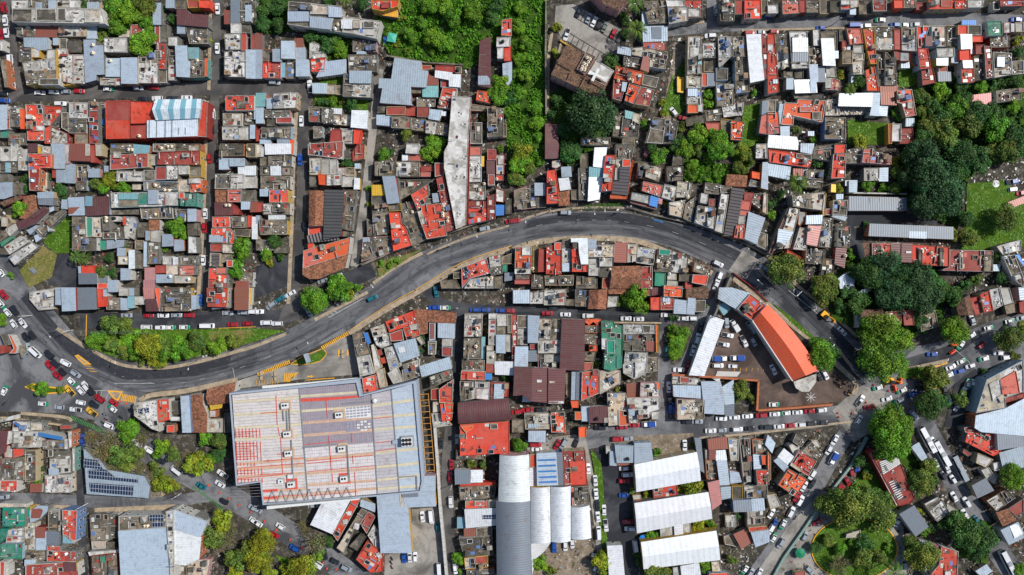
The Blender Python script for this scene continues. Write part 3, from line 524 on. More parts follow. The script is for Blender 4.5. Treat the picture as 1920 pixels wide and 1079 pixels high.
sheet(960, 0, """
b600,-60,900,-60,860,20,805,78,690,30:11@p b410,335,765,530,690,680,600,705,295,560:11@p +k555,390,630,425,552,562,485,520:12.6@W +W632,450,766,534,695,642,560,572:11.6
*c563,432 *c585,443 *c572,465 *c540,478 *c558,488 *c527,500 *c547,512 *c520,522 *c542,524
s795,350,895,360,890,420,790,400:5 m897,360,980,350,1170,390,1150,520,1030,505,1035,440,897,412:5 *W1110,405 g985,425,1030,430,1025,540,965,520:5.5 k840,422,975,440,960,515,835,490:4 +m980,360,1000,380
O780,495,990,545,967,640,870,610,765,590:7 *c878,590 *c903,600 +W945,560,970,580 r765,592,860,618,820,760,755,740:6 *c797,605 +s828,615,865,620,850,690,820,685:6.5 O880,625,965,650,910,780,845,755:7 *k905,695 r967,650,1070,675,1030,800,912,780:7 d985,560,1100,585,1080,660,975,635:5 o985,315,1155,318,1155,380,985,365:5 s980,200,1165,195,1165,308,985,315:5 +S1050,205,1120,290:5.3 m980,0,1150,0,1160,175,1020,182:6 s975,90,1018,90,1020,190,978,190:5
W1155,0,1290,0,1298,46,1165,50:7 c1168,52,1320,50,1320,155,1180,182:7@W R1295,0,1430,0,1430,132,1322,140,1320,48,1300,46:7 +c1322,60,1415,128:7.3
y1240,580,1290,582,1288,696,1242,690:2.6
W1320,275,1420,275,1425,550,1315,560:6 +m1335,350,1410,430:6.2 +a1395,462,1425,485:6.3 e1310,562,1420,580,1420,662,1310,660:5 c1312,666,1420,668,1430,780,1312,782:4 +s1320,668,1390,720:4.4 O1320,783,1395,787,1395,848,1318,850:4 W1397,782,1435,780,1432,838,1397,838:4 W1428,320,1525,320,1525,435,1430,435:6 k1440,442,1525,540:4 R1425,550,1466,650:5 S1468,550,1520,645:4
c1545,275,1650,275,1650,420,1560,510,1550,500:6 *u1580,305 *u1592,355 m1655,275,1750,275,1755,425,1655,425:6 m1670,428,1762,440,1785,690,1680,702:5 *c1695,440 d1530,512,1620,512,1618,602,1530,605:5 m1530,620,1672,640,1668,790,1540,800:4 *c1637,700
w1760,260,1865,260,1870,400,1890,600,1790,620:7 r1872,255,1918,255,1918,590,1892,590:6 c1572,790,1740,770,1730,862,1590,882:4 d1450,832,1568,812,1570,905,1455,912:4 d1300,890,1445,862,1450,922,1310,950:4 O1645,900,1742,915,1722,1056,1640,1050:5 *c1715,978 o1450,922,1560,922,1560,985,1470,985:3 m1565,890,1642,900,1638,1010,1570,990:3 o1870,870,1918,850,1918,1012,1852,1000:6 S1880,760,1918,755,1918,845,1875,860:5
m770,860,830,868,812,1030,755,1020:4 k832,872,960,892,945,1040,815,1032:5 *c837,1003 *W908,955 a850,830,910,845,908,895,850,885:5.4 e912,845,965,862,955,935,905,905:5.3 k1060,880,1250,912,1222,1079,1000,1072:5 +m1040,965,1140,980,1130,1079,1010,1072:5.3 m520,1030,740,1030,735,1090,515,1090:4 *W575,1055 *W645,1050 M250,930,345,935,345,1079,250,1079:4
m1557,0,1668,0,1670,160,1562,160:6 *c1590,15 *c1655,40 r1670,0,1742,0,1740,108,1672,110:6 R1745,0,1868,0,1870,140,1745,142:7 d1870,0,1918,0,1918,90,1872,110:5 k830,1042,920,1085:5
""", """60,60,50,g 60,200,57,g 100,330,57,g 60,450,50,g 100,560,57,g 60,700,50,g 170,800,57,g 180,920,57,g 190,1020,43,g 30,560,36,g 120,430,43,g 30,330,36,g 600,850,195,D 330,200,42,y 330,400,40,y 750,470,60,d 740,420,40,d 340,760,50,d 400,980,60,d 910,60,75,p 920,250,85,p 830,110,45,d 865,170,40,d 850,260,45,d 1125,770,32,y 1150,850,35,y 1380,1000,80,g 1540,1030,80,g 1250,1060,60,d 1820,700,32,g 1280,950,45,o 1480,700,40,g 985,920,35,g 780,480,40,d 310,850,40,d 1470,780,45,g 1000,960,30,d 1440,1060,50,g""",
"""k500,95,115 s575,138,115 w615,165,115 k655,185,115 S695,205,115 r760,255,118 w410,262,110,p w1530,80,80 w1487,272,0 w1212,840,52 r1285,890,20 r1780,250,0 s1860,245,0 b1905,120,0""")

sheet(1440, 0, """
W0,40,75,40,75,100,0,102:6 o105,0,235,0,240,100,110,110:7 r238,0,285,0,285,92,242,95:6 m287,0,383,0,385,95,290,97:6 d387,0,460,0,462,105,390,105:5 k465,0,540,0,542,95,468,95:6 W550,0,618,0,618,34,550,36:7 R545,38,618,36,615,70,548,72:6 c620,0,680,0,680,50,620,62:6 m682,30,775,30,775,110,685,108:5 s615,66,660,66,660,112,615,110:4 r785,0,890,0,890,84,790,86:7 R945,0,1020,0,1020,60,948,62:7 m1022,0,1110,0,1110,60,1022,60:6 r1112,20,1200,20,1200,75,1112,75:5 R1205,0,1485,0,1485,65,1210,70:7 +r1300,0,1380,50:7.3 W1500,0,1615,0,1612,55,1502,58:7 r1740,0,1918,0,1918,45,1745,48:6 k1690,20,1738,75:4 d890,20,940,90:4
R0,255,50,255,85,690,0,705:6 +W0,335,35,380:6.4 +s38,595,75,628:6.4 m52,260,150,255,165,500,72,520:6 *c118,505 W160,240,295,235,302,512,180,516:6.5 +w185,285,298,390:7.2 +S185,392,300,462:7 W335,220,390,220,390,345,340,345:6 m305,348,398,348,412,490,308,485:5 *c350,425 *c375,388 *c400,418 *c350,468 w400,290,490,290,505,495,415,490:7.5 m395,240,520,235,522,378,495,378,492,288,400,288:5 s497,382,530,440:5 k300,490,312,560:4
m535,222,588,218,612,310,535,310:5 o590,215,700,215,715,325,615,335:7 +W645,285,662,325:7.2 r555,308,590,375:6 *c575,365 *u638,360 s593,322,620,375:5 m560,382,635,480:6 c640,340,712,340,715,398,640,398:6 e630,400,725,402,715,560,640,560:6 *y680,400 R715,220,795,215,815,480,770,480,735,340:7 k732,352,765,490:4 d800,200,945,200,942,375,810,375:7 d820,380,868,380,878,640,832,660:4 m882,382,960,470,962,640,882,640:5 *W922,545 o945,220,1000,220,1002,375,948,375:7 r945,382,998,382,995,450,950,448:6 q1002,205,1115,205,1115,385,1005,380:7 q990,388,1068,388,1065,460,992,460:6 R1117,200,1210,200,1190,270,1150,360,1128,360:7 R1125,365,1200,365,1225,510,1140,520:7 M1185,275,1230,345:8 e1228,195,1335,195,1335,350,1232,350:5 d1340,195,1420,195,1420,350,1342,350:5 c1265,365,1400,360,1402,425,1272,430:7 w1265,435,1350,435,1350,490,1268,490:6 s1375,372,1430,368,1432,475,1378,470:5 r1282,492,1345,492,1345,540,1282,540:4 S1275,542,1370,542,1372,608,1278,612:5 r1150,525,1240,512,1262,620,1160,642:5 m1068,390,1120,390,1118,500,1070,470:4 s1000,465,1060,510:4
R1425,190,1500,190,1500,258,1425,262:7 k1502,190,1600,188,1600,265,1503,265:6.5 w1445,260,1530,260,1532,365,1450,370:8 R1437,372,1520,370,1522,450,1440,452:7 w1462,455,1532,455,1535,510,1468,512:7.4 R1450,514,1545,512,1545,618,1455,622:7 +m1470,545,1500,570:7.2 r1558,335,1622,335,1625,405,1560,408:6 s1520,370,1556,405:5 R1535,272,1610,272,1610,315,1535,315:6 d1545,420,1620,418,1622,600,1548,605:5 r1622,345,1675,350,1692,580,1637,590:7 T1645,160,1755,160,1760,265,1655,270:8@W W1770,170,1818,168,1820,245,1772,248:6 W1822,178,1848,240:6 m1665,272,1815,268,1815,355,1668,358:6 c1855,170,1918,168,1918,240,1858,240:5 m1690,390,1830,400,1820,560,1700,585:6 +s1720,430,1775,500:6.5 +W1755,530,1825,555:6.4 u1455,155,1560,155,1560,185,1455,185:3 m1832,460,1918,455,1918,555,1832,560:4 d1600,420,1618,590:4
O735,530,800,500,832,680,745,682:6 g840,650,970,648,968,688,845,690:4 s630,560,682,560,670,625,625,622:4
w200,600,362,598,367,695,205,700:6 +s320,610,362,690:6.3 s310,485,370,485,376,615,320,610:6 S376,500,425,502,428,615,378,615:5 w402,550,436,587:5.4 c435,500,510,505,512,580,440,578:5 o430,585,500,588,540,605,540,680,435,672:5 +c432,590,480,660 m118,535,185,535,188,585,120,585:4 s140,590,190,670:5 k200,520,268,590:4 *b105,545
O225,745,435,755,410,920,195,870,190,940,100,935,125,770,220,775:6 +o240,800,330,840:6.4 +m335,840,400,900:6.2 s90,780,122,785,100,932,70,925:5.5 O0,842,80,840,95,1000,0,1012:6 s95,950,160,950,160,1025,97,1022:5 m0,750,60,750,58,838,0,840:5 w5,1015,215,1030,230,1085,0,1085:6 s300,985,348,985,345,1022,300,1020:4 k190,700,420,708,418,745,200,740:4
e440,750,528,740,540,868,430,868:5 *c480,742 *c505,712 w535,705,785,700,780,800,530,795:7 s785,700,840,700,830,870,765,865,780,800:6.5 e540,802,755,805,755,860,540,862:3 s832,792,900,792,892,870,830,868:4 g850,690,965,690,960,790,848,786:5 m430,880,585,882,580,1045,425,1045:6@u o970,680,1080,670,1115,865,1035,880,1005,780,970,770:6 +c1048,765,1090,815:6.3 s1035,890,1095,890,1095,945,1035,948:4 W935,930,1000,930,1000,1060,930,1060:5 r902,930,933,930,930,1079,905,1079:5 r985,965,1085,960,1102,1079,988,1079:5 p1485,722,1670,700,1675,780,1510,790:4 m1710,680,1900,660,1900,750,1715,772:4
""", """550,560,42,y 690,620,62,d 590,690,55,p 640,655,30,k 1150,730,68,o 1300,680,68,g 1300,860,85,d 1200,930,85,o 1450,660,51,d 1400,800,93,g 1550,860,102,d 1650,830,85,d 1500,950,102,o 1700,960,102,g 1830,1000,93,d 1350,1000,102,o 1850,620,51,d 1600,650,51,g 1700,640,42,d 1760,620,42,d 1880,300,42,y 1840,800,51,g 1240,800,68,d 1150,840,51,o 1180,1040,85,d 950,840,34,g 1380,600,42,d 990,880,29,g 350,1040,34,g 210,970,34,o 1880,380,45,d 1480,740,60,d 700,1060,60,y 250,560,22,d 1895,460,28,o 1750,880,60,d""",
"""t840,152,0 r45,240,0 b395,215,0 b950,190,0 t1015,190,0 s1100,188,0 b1860,150,0 w730,198,0 b650,195,0,v""")

sheet(0, 270, """
c0,20,75,20,75,130,0,130:5 *k40,45 c80,0,130,130:5 c135,42,205,40,205,200,135,198:6 k0,140,130,140,130,215,0,215:4 +a40,140,75,215:4.3 d0,225,65,225,65,285,0,285:4 s0,292,90,290,90,390,30,412,0,412:5 m95,292,165,292,165,380,95,380:3
R210,72,385,76,385,180,300,180,290,350,220,350:7 *W235,275 y287,182,320,182,325,355,297,355:4 e327,185,360,185,358,340,328,345:3 M210,0,280,0,280,62,210,66:6 e285,15,380,20,380,72,285,72:6 +y283,22,305,72:6.3 s385,0,480,0,485,185,390,185:5 c482,0,520,0,520,148,486,148:5 g520,0,660,0,670,130,520,125:5 +c640,0,672,88:5.3 *k672,80 r672,0,713,0,720,140,680,140:5 c715,0,765,0,765,90,718,90:6 r390,190,428,190,428,255,392,255:4 s422,197,483,197,483,288,422,290:4 s486,152,560,155,560,295,487,292:4 m562,155,655,157,650,350,570,350:3 s665,190,747,188,745,250,662,250:5 s780,165,830,165,828,215,780,218:4
m830,0,1003,0,1000,62,825,75:6 *c960,42 *c985,42 a1002,5,1125,15,1115,66,1000,70:6.5 m1147,0,1310,0,1310,55,1145,58:6 *c1205,30 *c1255,18 *c1283,18 m1312,0,1505,0,1505,48,1312,55:6 +e1415,20,1480,50 r825,82,1110,70,1110,175,825,195:7 +c850,60,900,105:7.5 r1180,65,1500,50,1500,155,1180,155:7 c1125,82,1178,160:4 c875,202,1070,205,1072,282,872,280:5 r1167,172,1245,170,1245,270,1165,272:5 W1248,157,1333,157,1333,266,1250,268:6 c1337,157,1415,157,1415,226,1340,230:6 m1420,162,1512,160,1510,250,1420,252:5 k1077,197,1163,197,1162,280,1078,280:4 *c1355,243 *c1392,243 d1075,287,1330,280,1330,348,1078,350:6 *c1160,310 e1335,268,1420,268,1420,360,1336,360:6 O1422,300,1520,265,1506,360,1425,365:7@O W1415,257,1497,257,1495,295,1416,296:7.5 e990,302,1060,345:3 *c1230,345 *c1262,348
W830,365,1335,360,1330,465,835,480:7@T +T1040,370,1105,370,1105,450,1040,452:7.5 +a890,375,1030,372,1030,413,890,415:7.6 +s1110,350,1180,350,1180,450,1112,450:8 +m890,418,1038,418,1038,468,890,470:7.2 +W1240,365,1328,365,1325,462,1240,462:7.8 T1345,370,1480,370,1475,470,1350,465:8@T +R1340,365,1380,410:8.4
k1050,480,1290,475,1300,560,1060,560:5 *c1160,528 d1302,480,1408,480,1410,575,1304,572:5 s1408,490,1470,490,1470,580,1410,582:6 d830,490,1040,490,1038,530,840,532:4 a640,395,690,395,690,465,640,465:7 M692,400,820,395,820,530,650,540,650,467,692,467:6 s510,405,630,400,635,535,515,535:6 +g515,480,625,475,625,522,515,526:6.2 s465,420,510,420,510,490,460,485:5
m540,545,640,545,645,700,725,705,725,800,540,805:7 T645,550,693,550,693,695,648,697:6 d762,545,820,545,820,650,770,650:7 *c790,553 *c790,578 e697,550,760,550,762,640,762,700,697,697:5 c822,542,895,545,893,582,822,582:5 *k848,558 d770,653,930,620,940,710,770,715:6 T735,717,800,717,800,795,735,795:4 s802,722,930,720,925,770,805,790:4 c900,547,1010,547,1030,580,1010,720,945,690,935,612:3 +R922,550,945,610:3.2
t1115,570,1195,570,1195,645,1118,647:5 d1030,590,1110,592,1108,648,1085,700,1032,700:4 s1090,652,1125,652,1125,725,1090,725:5 c1130,650,1197,650,1195,735,1130,733:5 s1215,680,1298,680,1300,765,1215,770:5 s1302,720,1375,722,1380,800,1310,805:4 W1410,690,1475,700,1480,820,1410,820:6 d1405,592,1485,592,1485,688,1408,688:4 s880,782,940,782,940,838,880,840:5 c885,842,963,842,963,905,885,905:5 *c935,868 *c888,922 *c888,946 s905,937,975,937,975,1020,905,1022:6 w965,797,1008,797,1010,935,967,935:6 m1012,725,1077,725,1077,790,1012,792:4 d1012,822,1065,822,1065,935,1012,935:5 s1080,735,1100,735,1098,920,1078,920:5 d1105,735,1190,735,1190,900,1105,902:5 c1220,842,1292,842,1292,905,1220,905:4 w1297,850,1335,850,1335,905,1297,908:5 d1340,842,1475,840,1475,908,1340,908:5 o1340,912,1460,910,1460,985,1345,987:6 r1165,912,1243,910,1243,970,1165,972:5 e1247,908,1335,908,1335,980,1247,980:5 s1170,982,1303,982,1303,1040,1172,1042:5 *W1270,995 c1306,988,1430,990,1428,1045,1308,1045:6 *W1410,1015 p1085,930,1162,930,1165,1020,1085,1020:5 p1075,1024,1160,1024,1160,1090,1078,1090:5
R610,912,710,912,715,970,615,970:5 S590,972,725,972,730,1050,590,1052:5 s585,918,607,918,610,970,587,970:4 S735,990,805,990,805,1040,735,1040:4 R730,1045,805,1043,805,1085,730,1085:6 s810,1025,875,1023,875,1110,810,1110:6
b0,440,155,385,165,410,30,470:4 t180,400,255,382,290,470,200,560,150,560:3 s282,365,400,360,397,405,285,408:6 S285,410,397,408,395,460,290,455:6 M120,590,200,560,340,490,370,500,270,600,140,640:4 m260,642,470,490,500,510,300,700:4 +s350,610,375,650,360,660 s200,650,270,610,285,632,225,682:4 c40,640,110,600,130,640,70,692:4 m0,660,58,640,62,690,0,735:4 T0,740,80,692,90,712,10,775:3 c30,770,150,692,210,738,70,830:4 q60,850,240,740,285,775,110,910:4 s255,690,300,670,312,712,270,740:4 d0,790,28,775,60,830,0,830:4 m0,560,40,530,90,590,50,630:4 +W10,550,50,620 s370,470,400,460,405,500,370,515:4 M230,540,330,470,345,490,250,560:4.4 d290,470,350,455,380,480,330,520:4
m1650,0,1828,0,1828,90,1640,95:7 *c1862,40 d1850,0,1918,0,1918,100,1846,98:6 s1645,107,1720,107,1715,190,1645,192:5 s1722,110,1835,110,1835,165,1722,167:6 w1785,172,1918,165,1918,235,1788,235:5 d1615,227,1830,225,1825,335,1610,337:6 c1832,240,1918,240,1918,330,1830,332:4 t1615,347,1703,345,1703,435,1618,437:5 o1708,342,1810,340,1806,438,1706,436:6 d1815,352,1910,350,1910,430,1818,432:5 M1610,442,1740,440,1745,535,1610,537:5 *c1690,460 *c1715,460 s1810,435,1875,435,1870,490,1810,492:6 r1750,452,1806,500,1790,530,1720,535:5 g1877,435,1930,435,1930,510,1877,512:5 R1590,547,1720,545,1722,625,1592,627:6 d1735,545,1850,545,1850,630,1738,632:6 R1858,535,1886,540,1882,625,1855,625:6 R1585,632,1720,630,1750,660,1755,750,1672,745,1580,745:6 +s1570,685,1670,690,1670,735,1570,735:6.5 +c1690,650,1720,745:6.3 r1575,748,1664,750,1664,810,1577,808:5 e1668,752,1755,755,1752,820,1670,818:5 e1575,817,1650,820,1646,920,1570,917:5 +z1590,830,1640,915:5.2 m1655,825,1735,825,1735,868,1655,900:4 R1700,872,1745,872,1742,925,1700,922:5 o1620,927,1697,927,1697,975,1620,975:6.4 R1565,930,1616,930,1618,978,1705,980,1702,1079,1560,1079:7 *c1640,998 *c1640,1022 m1710,990,1735,1079:4
w1890,550,1930,550,1930,715,1890,712:5 k1755,640,1880,640,1870,700,1760,690:4 m1800,960,1900,965,1895,1075,1795,1070:4 g1770,1030,1865,1032,1862,1090,1765,1090:5
""", """720,290,52,o 830,260,60,y 930,330,55,g 860,320,45,y 780,330,50,g 450,350,52,d 460,400,32,d 610,850,62,p 670,860,55,p 1320,620,75,g 1370,690,45,g 1270,600,40,g 1820,780,80,g 1770,960,58,g 1790,890,50,g 760,960,50,o 820,850,42,d 1260,880,32,o 150,480,55,g 120,510,40,g 1820,700,45,g 180,260,42,d 190,330,38,d 180,470,30,y 375,250,30,d 1770,830,40,g 80,985,30,g 930,760,28,o 840,960,45,d 1240,790,28,g 710,970,25,y""",
"""r1573,110,88 w1540,525,88 r1533,630,88 w1525,875,88 t5,965,50""")

sheet(480, 270, """
W0,0,28,0,60,30,55,95,0,100:5 w65,0,260,0,260,75,70,80:6 O262,0,287,0,283,82,262,78:5 m90,85,270,88,268,170,88,168:5 m30,172,105,172,188,176,260,176,262,236,30,236:5 *c70,205 w110,170,185,170,186,235,110,235:5.5 m35,242,260,242,255,340,35,337:5 s30,342,95,342,95,392,30,392:5 R100,345,240,345,240,440,100,440:6@y r0,442,48,442,48,510,0,512:5 d52,447,255,447,253,530,52,530:5 *W165,465 w95,537,218,537,218,565,95,567:5 m20,570,235,575,230,680,30,682:6 *c110,602 s0,537,30,600:5 q0,602,20,715:4 d0,720,128,725,128,798,0,800:4 d135,772,240,772,238,820,135,820:4 m30,85,85,90,85,165,30,165:4
r390,0,655,-20,650,115,390,82:6 *c580,65 r722,60,760,5,815,5,810,110,725,130:5 c400,107,490,105,490,235,402,232:5 c492,112,553,112,553,230,492,232:5 c556,117,610,117,608,225,557,228:5 c612,180,668,180,668,235,612,237:5 m672,177,740,177,740,240,672,242:4 W530,227,640,227,640,308,530,312:6 O465,227,526,230,526,310,472,306:6 c642,232,740,232,738,320,642,322:4 w740,260,777,258,775,340,735,340:5 s740,147,780,147,778,185,740,187:4 k400,240,465,245,460,320,400,325:4 k660,45,720,60,715,115,658,112:4
t400,350,510,355,500,615,395,617:6 z514,345,660,350,640,690,505,718:7 m660,345,755,347,720,652,645,642:5 z385,690,620,632,612,720,390,742:5 R390,622,495,620,495,680,392,685:4 k620,645,710,645,708,697,622,697:4 R388,748,430,745,425,790,390,790:4 O355,800,710,700,695,825,350,935:8@W +t350,936,692,822,668,930,470,1012,400,1012,350,982:7.6
m890,130,1045,130,1045,240,890,240:5 m1050,130,1225,135,1225,245,1050,245:5 *c1065,155 *W970,188 r1235,165,1335,165,1335,205,1235,212:4 o1235,214,1310,214,1308,246,1235,246:4 r1340,142,1405,145,1410,235,1342,247:6 o1145,77,1280,75,1275,130,1142,127:4 w1095,82,1140,80,1140,125,1095,127:4 W1130,0,1225,0,1215,75,1120,70:6
y870,310,960,310,975,385,870,387:5 s948,245,1042,245,1075,440,985,450:7 r1042,255,1066,255,1080,435,1077,440:6 m1075,340,1150,315,1170,370,1080,422:5 k990,452,1085,447,1090,502,1000,507:5 k865,395,980,395,995,505,1000,670,880,690:4 R997,515,1080,515,1090,600,1117,620,1167,760,1030,805:7 m1097,520,1150,510,1160,572,1110,592:5 d1090,450,1180,425,1275,715,1172,768,1120,612,1095,595:5 *c1170,510 *c1137,625 *c1058,515 *c1090,428
R1160,380,1290,300,1297,370,1270,450,1210,500:7 R1240,460,1388,445,1430,690,1280,715,1240,602:7 e1210,507,1240,500,1270,595,1240,607:7.5 r1350,260,1410,240,1490,640,1430,662,1388,440:7 s1322,375,1370,370,1375,435,1330,440:6 d1262,410,1322,410,1322,448,1262,452:5 *c1410,490 *c1400,520 *c1400,540 *c1435,580 *c1437,555 k1075,270,1340,265,1295,298,1160,370,1080,330:3
W1470,-360,1615,-350,1592,0,1590,90,1575,608,1500,640,1410,180,1410,60,1440,0:9 +r1594,-10,1606,-10,1598,300,1593,560,1578,606,1588,300:8
W1600,90,1690,90,1690,285,1600,287:7 *W1610,155 o1600,20,1690,20,1690,86,1600,88:6 m1598,290,1720,290,1720,420,1596,422:6 *c1675,345 *c1710,298 r1594,425,1735,430,1735,575,1592,605:6 *k1690,500 r1735,40,1800,40,1800,122,1735,122:6 M1730,130,1790,130,1790,226,1732,226:5 r1740,230,1790,230,1790,310,1740,312:6 r1735,390,1795,375,1795,560,1735,575:6 c1800,80,1865,82,1863,230,1800,230:5 R1800,235,1855,235,1855,275,1800,277:5 *c1805,263 W1800,330,1865,350,1860,440,1800,432:5 u1800,460,1860,460,1858,532,1802,537:5 y1690,92,1712,92,1710,170,1692,170:4 k1870,420,1918,410,1918,525,1870,530:4
k800,702,1010,690,1025,812,790,885:4 +s800,705,850,700,855,730,800,740:4.4 d830,560,990,680,880,690,835,690:4
R1540,930,1730,857,1757,970,1602,1012,1545,1085:6 +n1568,960,1588,940,1612,955,1585,990:6.2 +n1560,990,1580,980,1590,1010,1565,1020:6.2 *k1655,960 c1745,845,1840,830,1850,975,1762,990:6 m1842,850,1918,820,1918,900,1845,905:5 d1480,962,1535,962,1535,1010,1480,1012:4 m1380,1030,1500,1015,1535,1085,1390,1085:5 *c1457,995 c1605,1015,1785,985,1785,1085,1560,1085:4 *c1740,1015 *c1765,1005 *c1605,1060 m1790,1000,1850,990,1850,1085,1790,1085:4 T1850,910,1885,905,1885,960,1850,965:4 S1865,970,1930,965,1930,1020,1865,1030:4
""", """1300,60,70,g 950,80,52,g 1000,70,40,d 1730,100,32,g 1830,40,32,g 630,1055,85,g 1350,30,55,g 690,150,50,d 150,720,62,d 70,830,50,g 100,900,32,y 180,850,35,d 1310,110,40,g 850,330,30,g 850,450,28,y 570,1010,30,g 940,900,28,g 1000,905,30,g 1060,880,25,g 690,1070,45,g 230,580,28,d 1380,90,30,d 770,1080,35,g""",
"""b330,120,88 k368,620,88 s500,1030,-15 s610,990,-15 s1713,637,-12 r1905,582,-10""")

sheet(960, 270, """
M250,0,350,0,350,108,250,110:5 s370,175,440,172,447,245,375,250:5 w350,262,425,255,440,340,362,350:6 R263,202,328,195,350,350,345,445,260,450:7 s170,295,250,295,250,385,172,388:5 m15,350,165,300,172,390,180,480,15,500:3 k180,390,255,388,253,478,185,482:3 t350,352,430,350,430,460,352,465:4 c300,130,360,120,365,165,330,185,300,175:4
d497,182,580,180,572,420,502,420:4 m510,72,570,72,570,178,512,178:4 m440,345,500,345,500,420,445,420:3 w620,30,712,28,690,180,610,170:6 a580,176,690,182,683,250,580,250:5.5 w578,252,680,252,655,415,570,430:6 R700,85,780,85,750,350,670,356:7 d780,0,920,0,900,112,780,110:6 *c797,160 c785,60,830,112,820,270,770,270:5 R830,115,890,115,888,170,828,172:7 z812,175,885,175,865,385,750,370,765,280,808,280:6 O735,382,862,390,880,175,905,120,912,120,862,415,737,410:5.6
c1005,200,1100,232,1080,275,1000,247:6 m950,130,1000,135,1130,180,1120,240,1100,285,940,250:4 o985,280,1135,312,1112,400,975,352:7 q900,362,1032,388,1027,452,890,420:6 u1042,390,1100,402,1085,475,1030,460:6 r890,424,1025,455,1090,480,1080,495,888,442:5 W1145,300,1240,322,1217,430,1122,402:6 *c1195,345 d1160,172,1285,170,1280,270,1167,280:5 *k1245,215 *k1215,240 d1212,82,1290,80,1282,158,1200,165:4 e1242,280,1350,300,1332,400,1232,402:5 *c1320,400 *c1388,367 e1180,440,1300,422,1272,552,1182,530:5 p1100,405,1130,410,1125,455,1098,450:5 m1302,450,1380,392,1352,590,1282,560:4
W1420,370,1472,380,1462,452,1412,440:5 r1476,412,1525,412,1523,470,1476,470:5 c1395,462,1530,482,1520,642,1370,592:6 *k1430,500 d1450,290,1570,302,1562,382,1442,370:4 c1570,370,1627,380,1582,672,1520,652:6 z1652,330,1742,340,1672,690,1592,690:6 d1560,312,1650,322,1640,368,1565,365:4 t1615,230,1765,240,1757,322,1605,312:5 r1745,362,1820,370,1800,430,1740,420:6 *c1795,352 o1722,422,1797,432,1785,500,1712,490:6 W1700,540,1752,540,1750,600,1698,605:6 o1682,612,1747,604,1740,715,1665,702:7@O s1777,512,1897,557,1832,752,1747,712:7 e1888,380,1918,375,1918,530,1880,510:5 O1800,205,1880,222,1880,270,1800,255:5 m1790,268,1872,290,1868,325,1775,318:4 s1882,140,1918,140,1918,342,1870,330:6 W1832,0,1918,0,1918,110,1828,108:6 m1845,655,1918,680,1918,800,1840,765:4 *c1880,125 k1800,375,1885,372,1880,500,1800,440:4 o1715,495,1785,505,1780,540,1705,535:6
O25,775,150,770,147,935,20,930:7 +W75,775,145,775,143,836,75,836:7.4 W20,937,145,937,140,975,20,977:7 *k65,955 *k95,955 k25,978,137,978,135,1018,25,1020:6 o20,1022,135,1022,133,1052,20,1052:6 m155,770,195,765,195,960,155,962:4 r202,782,250,792,250,960,195,962:6 R258,780,370,742,372,980,255,977:7 +R318,740,370,740,368,795,318,797:7.8 m375,710,440,710,438,780,376,780:6 c375,782,440,782,440,960,376,960:6 +s378,900,432,895,432,955,380,957:6.3 R447,738,500,742,510,830,520,905,565,907,565,960,450,960:8 w445,710,565,710,570,902,520,902,505,820,500,738,445,736:9 s572,720,632,720,630,780,572,782:8.5 W572,784,632,760,770,755,765,850,572,850:8 c572,852,650,852,652,898,575,900:6 W655,852,760,852,758,922,655,922:7 *c685,865 g772,740,870,742,862,890,766,887:6 e868,752,945,756,940,880,866,890:6 q947,775,1077,787,1062,912,932,892:6 k662,928,745,930,745,1000,655,1000:6 *c735,940 c575,902,660,902,652,990,575,990:6
t747,920,970,915,970,1085,735,1085:6 r975,920,1055,920,1055,1085,972,1085:6 d1100,785,1200,795,1325,850,1310,972,1067,957:6 +T1105,788,1195,798,1180,838,1102,832:6.2 *c1170,890 *c1163,913 *k1285,945 T1075,962,1155,972,1150,1070,1070,1065:5 c1165,967,1235,1020:5 *W1182,975 d1255,972,1350,980,1345,1035,1252,1030:5 R1357,980,1475,985,1460,1062,1350,1042:6 m1370,880,1497,917,1480,987,1360,958:5 r1300,1035,1350,1045,1350,1085,1300,1085:4 k245,990,465,985,460,1062,250,1062:5 *c400,1020 d150,985,240,985,240,1085,145,1085:4 *c207,1065 *c155,935 k485,992,640,1002,640,1085,480,1085:4 r680,1007,735,1000,733,1085,675,1085:5 c1165,1025,1245,1030,1240,1085,1160,1085:4
""", """70,60,80,y 60,160,80,g 130,180,60,o 210,120,42,g 430,80,80,d 470,30,60,d 400,20,50,d 20,260,60,o 60,290,45,o 1020,55,40,k 1110,100,70,g 1290,40,70,g 1230,30,50,d 1390,60,50,o 1540,50,90,g 1600,40,80,g 1060,30,50,d 1350,150,46,g 1550,220,49,g 1370,225,45,g 1480,245,45,g 1420,260,33,g 1320,190,30,g 1720,60,65,y 1700,180,55,o 1780,110,52,o 1150,450,25,y 1750,210,30,o 40,440,32,o 170,850,25,o 175,790,25,o 1250,20,50,d 1480,100,50,g 1560,290,35,g""",
"""r25,578,-8 s400,517,0 w1545,900,25 w1553,1000,112 s1890,930,30 w1530,1060,112""")

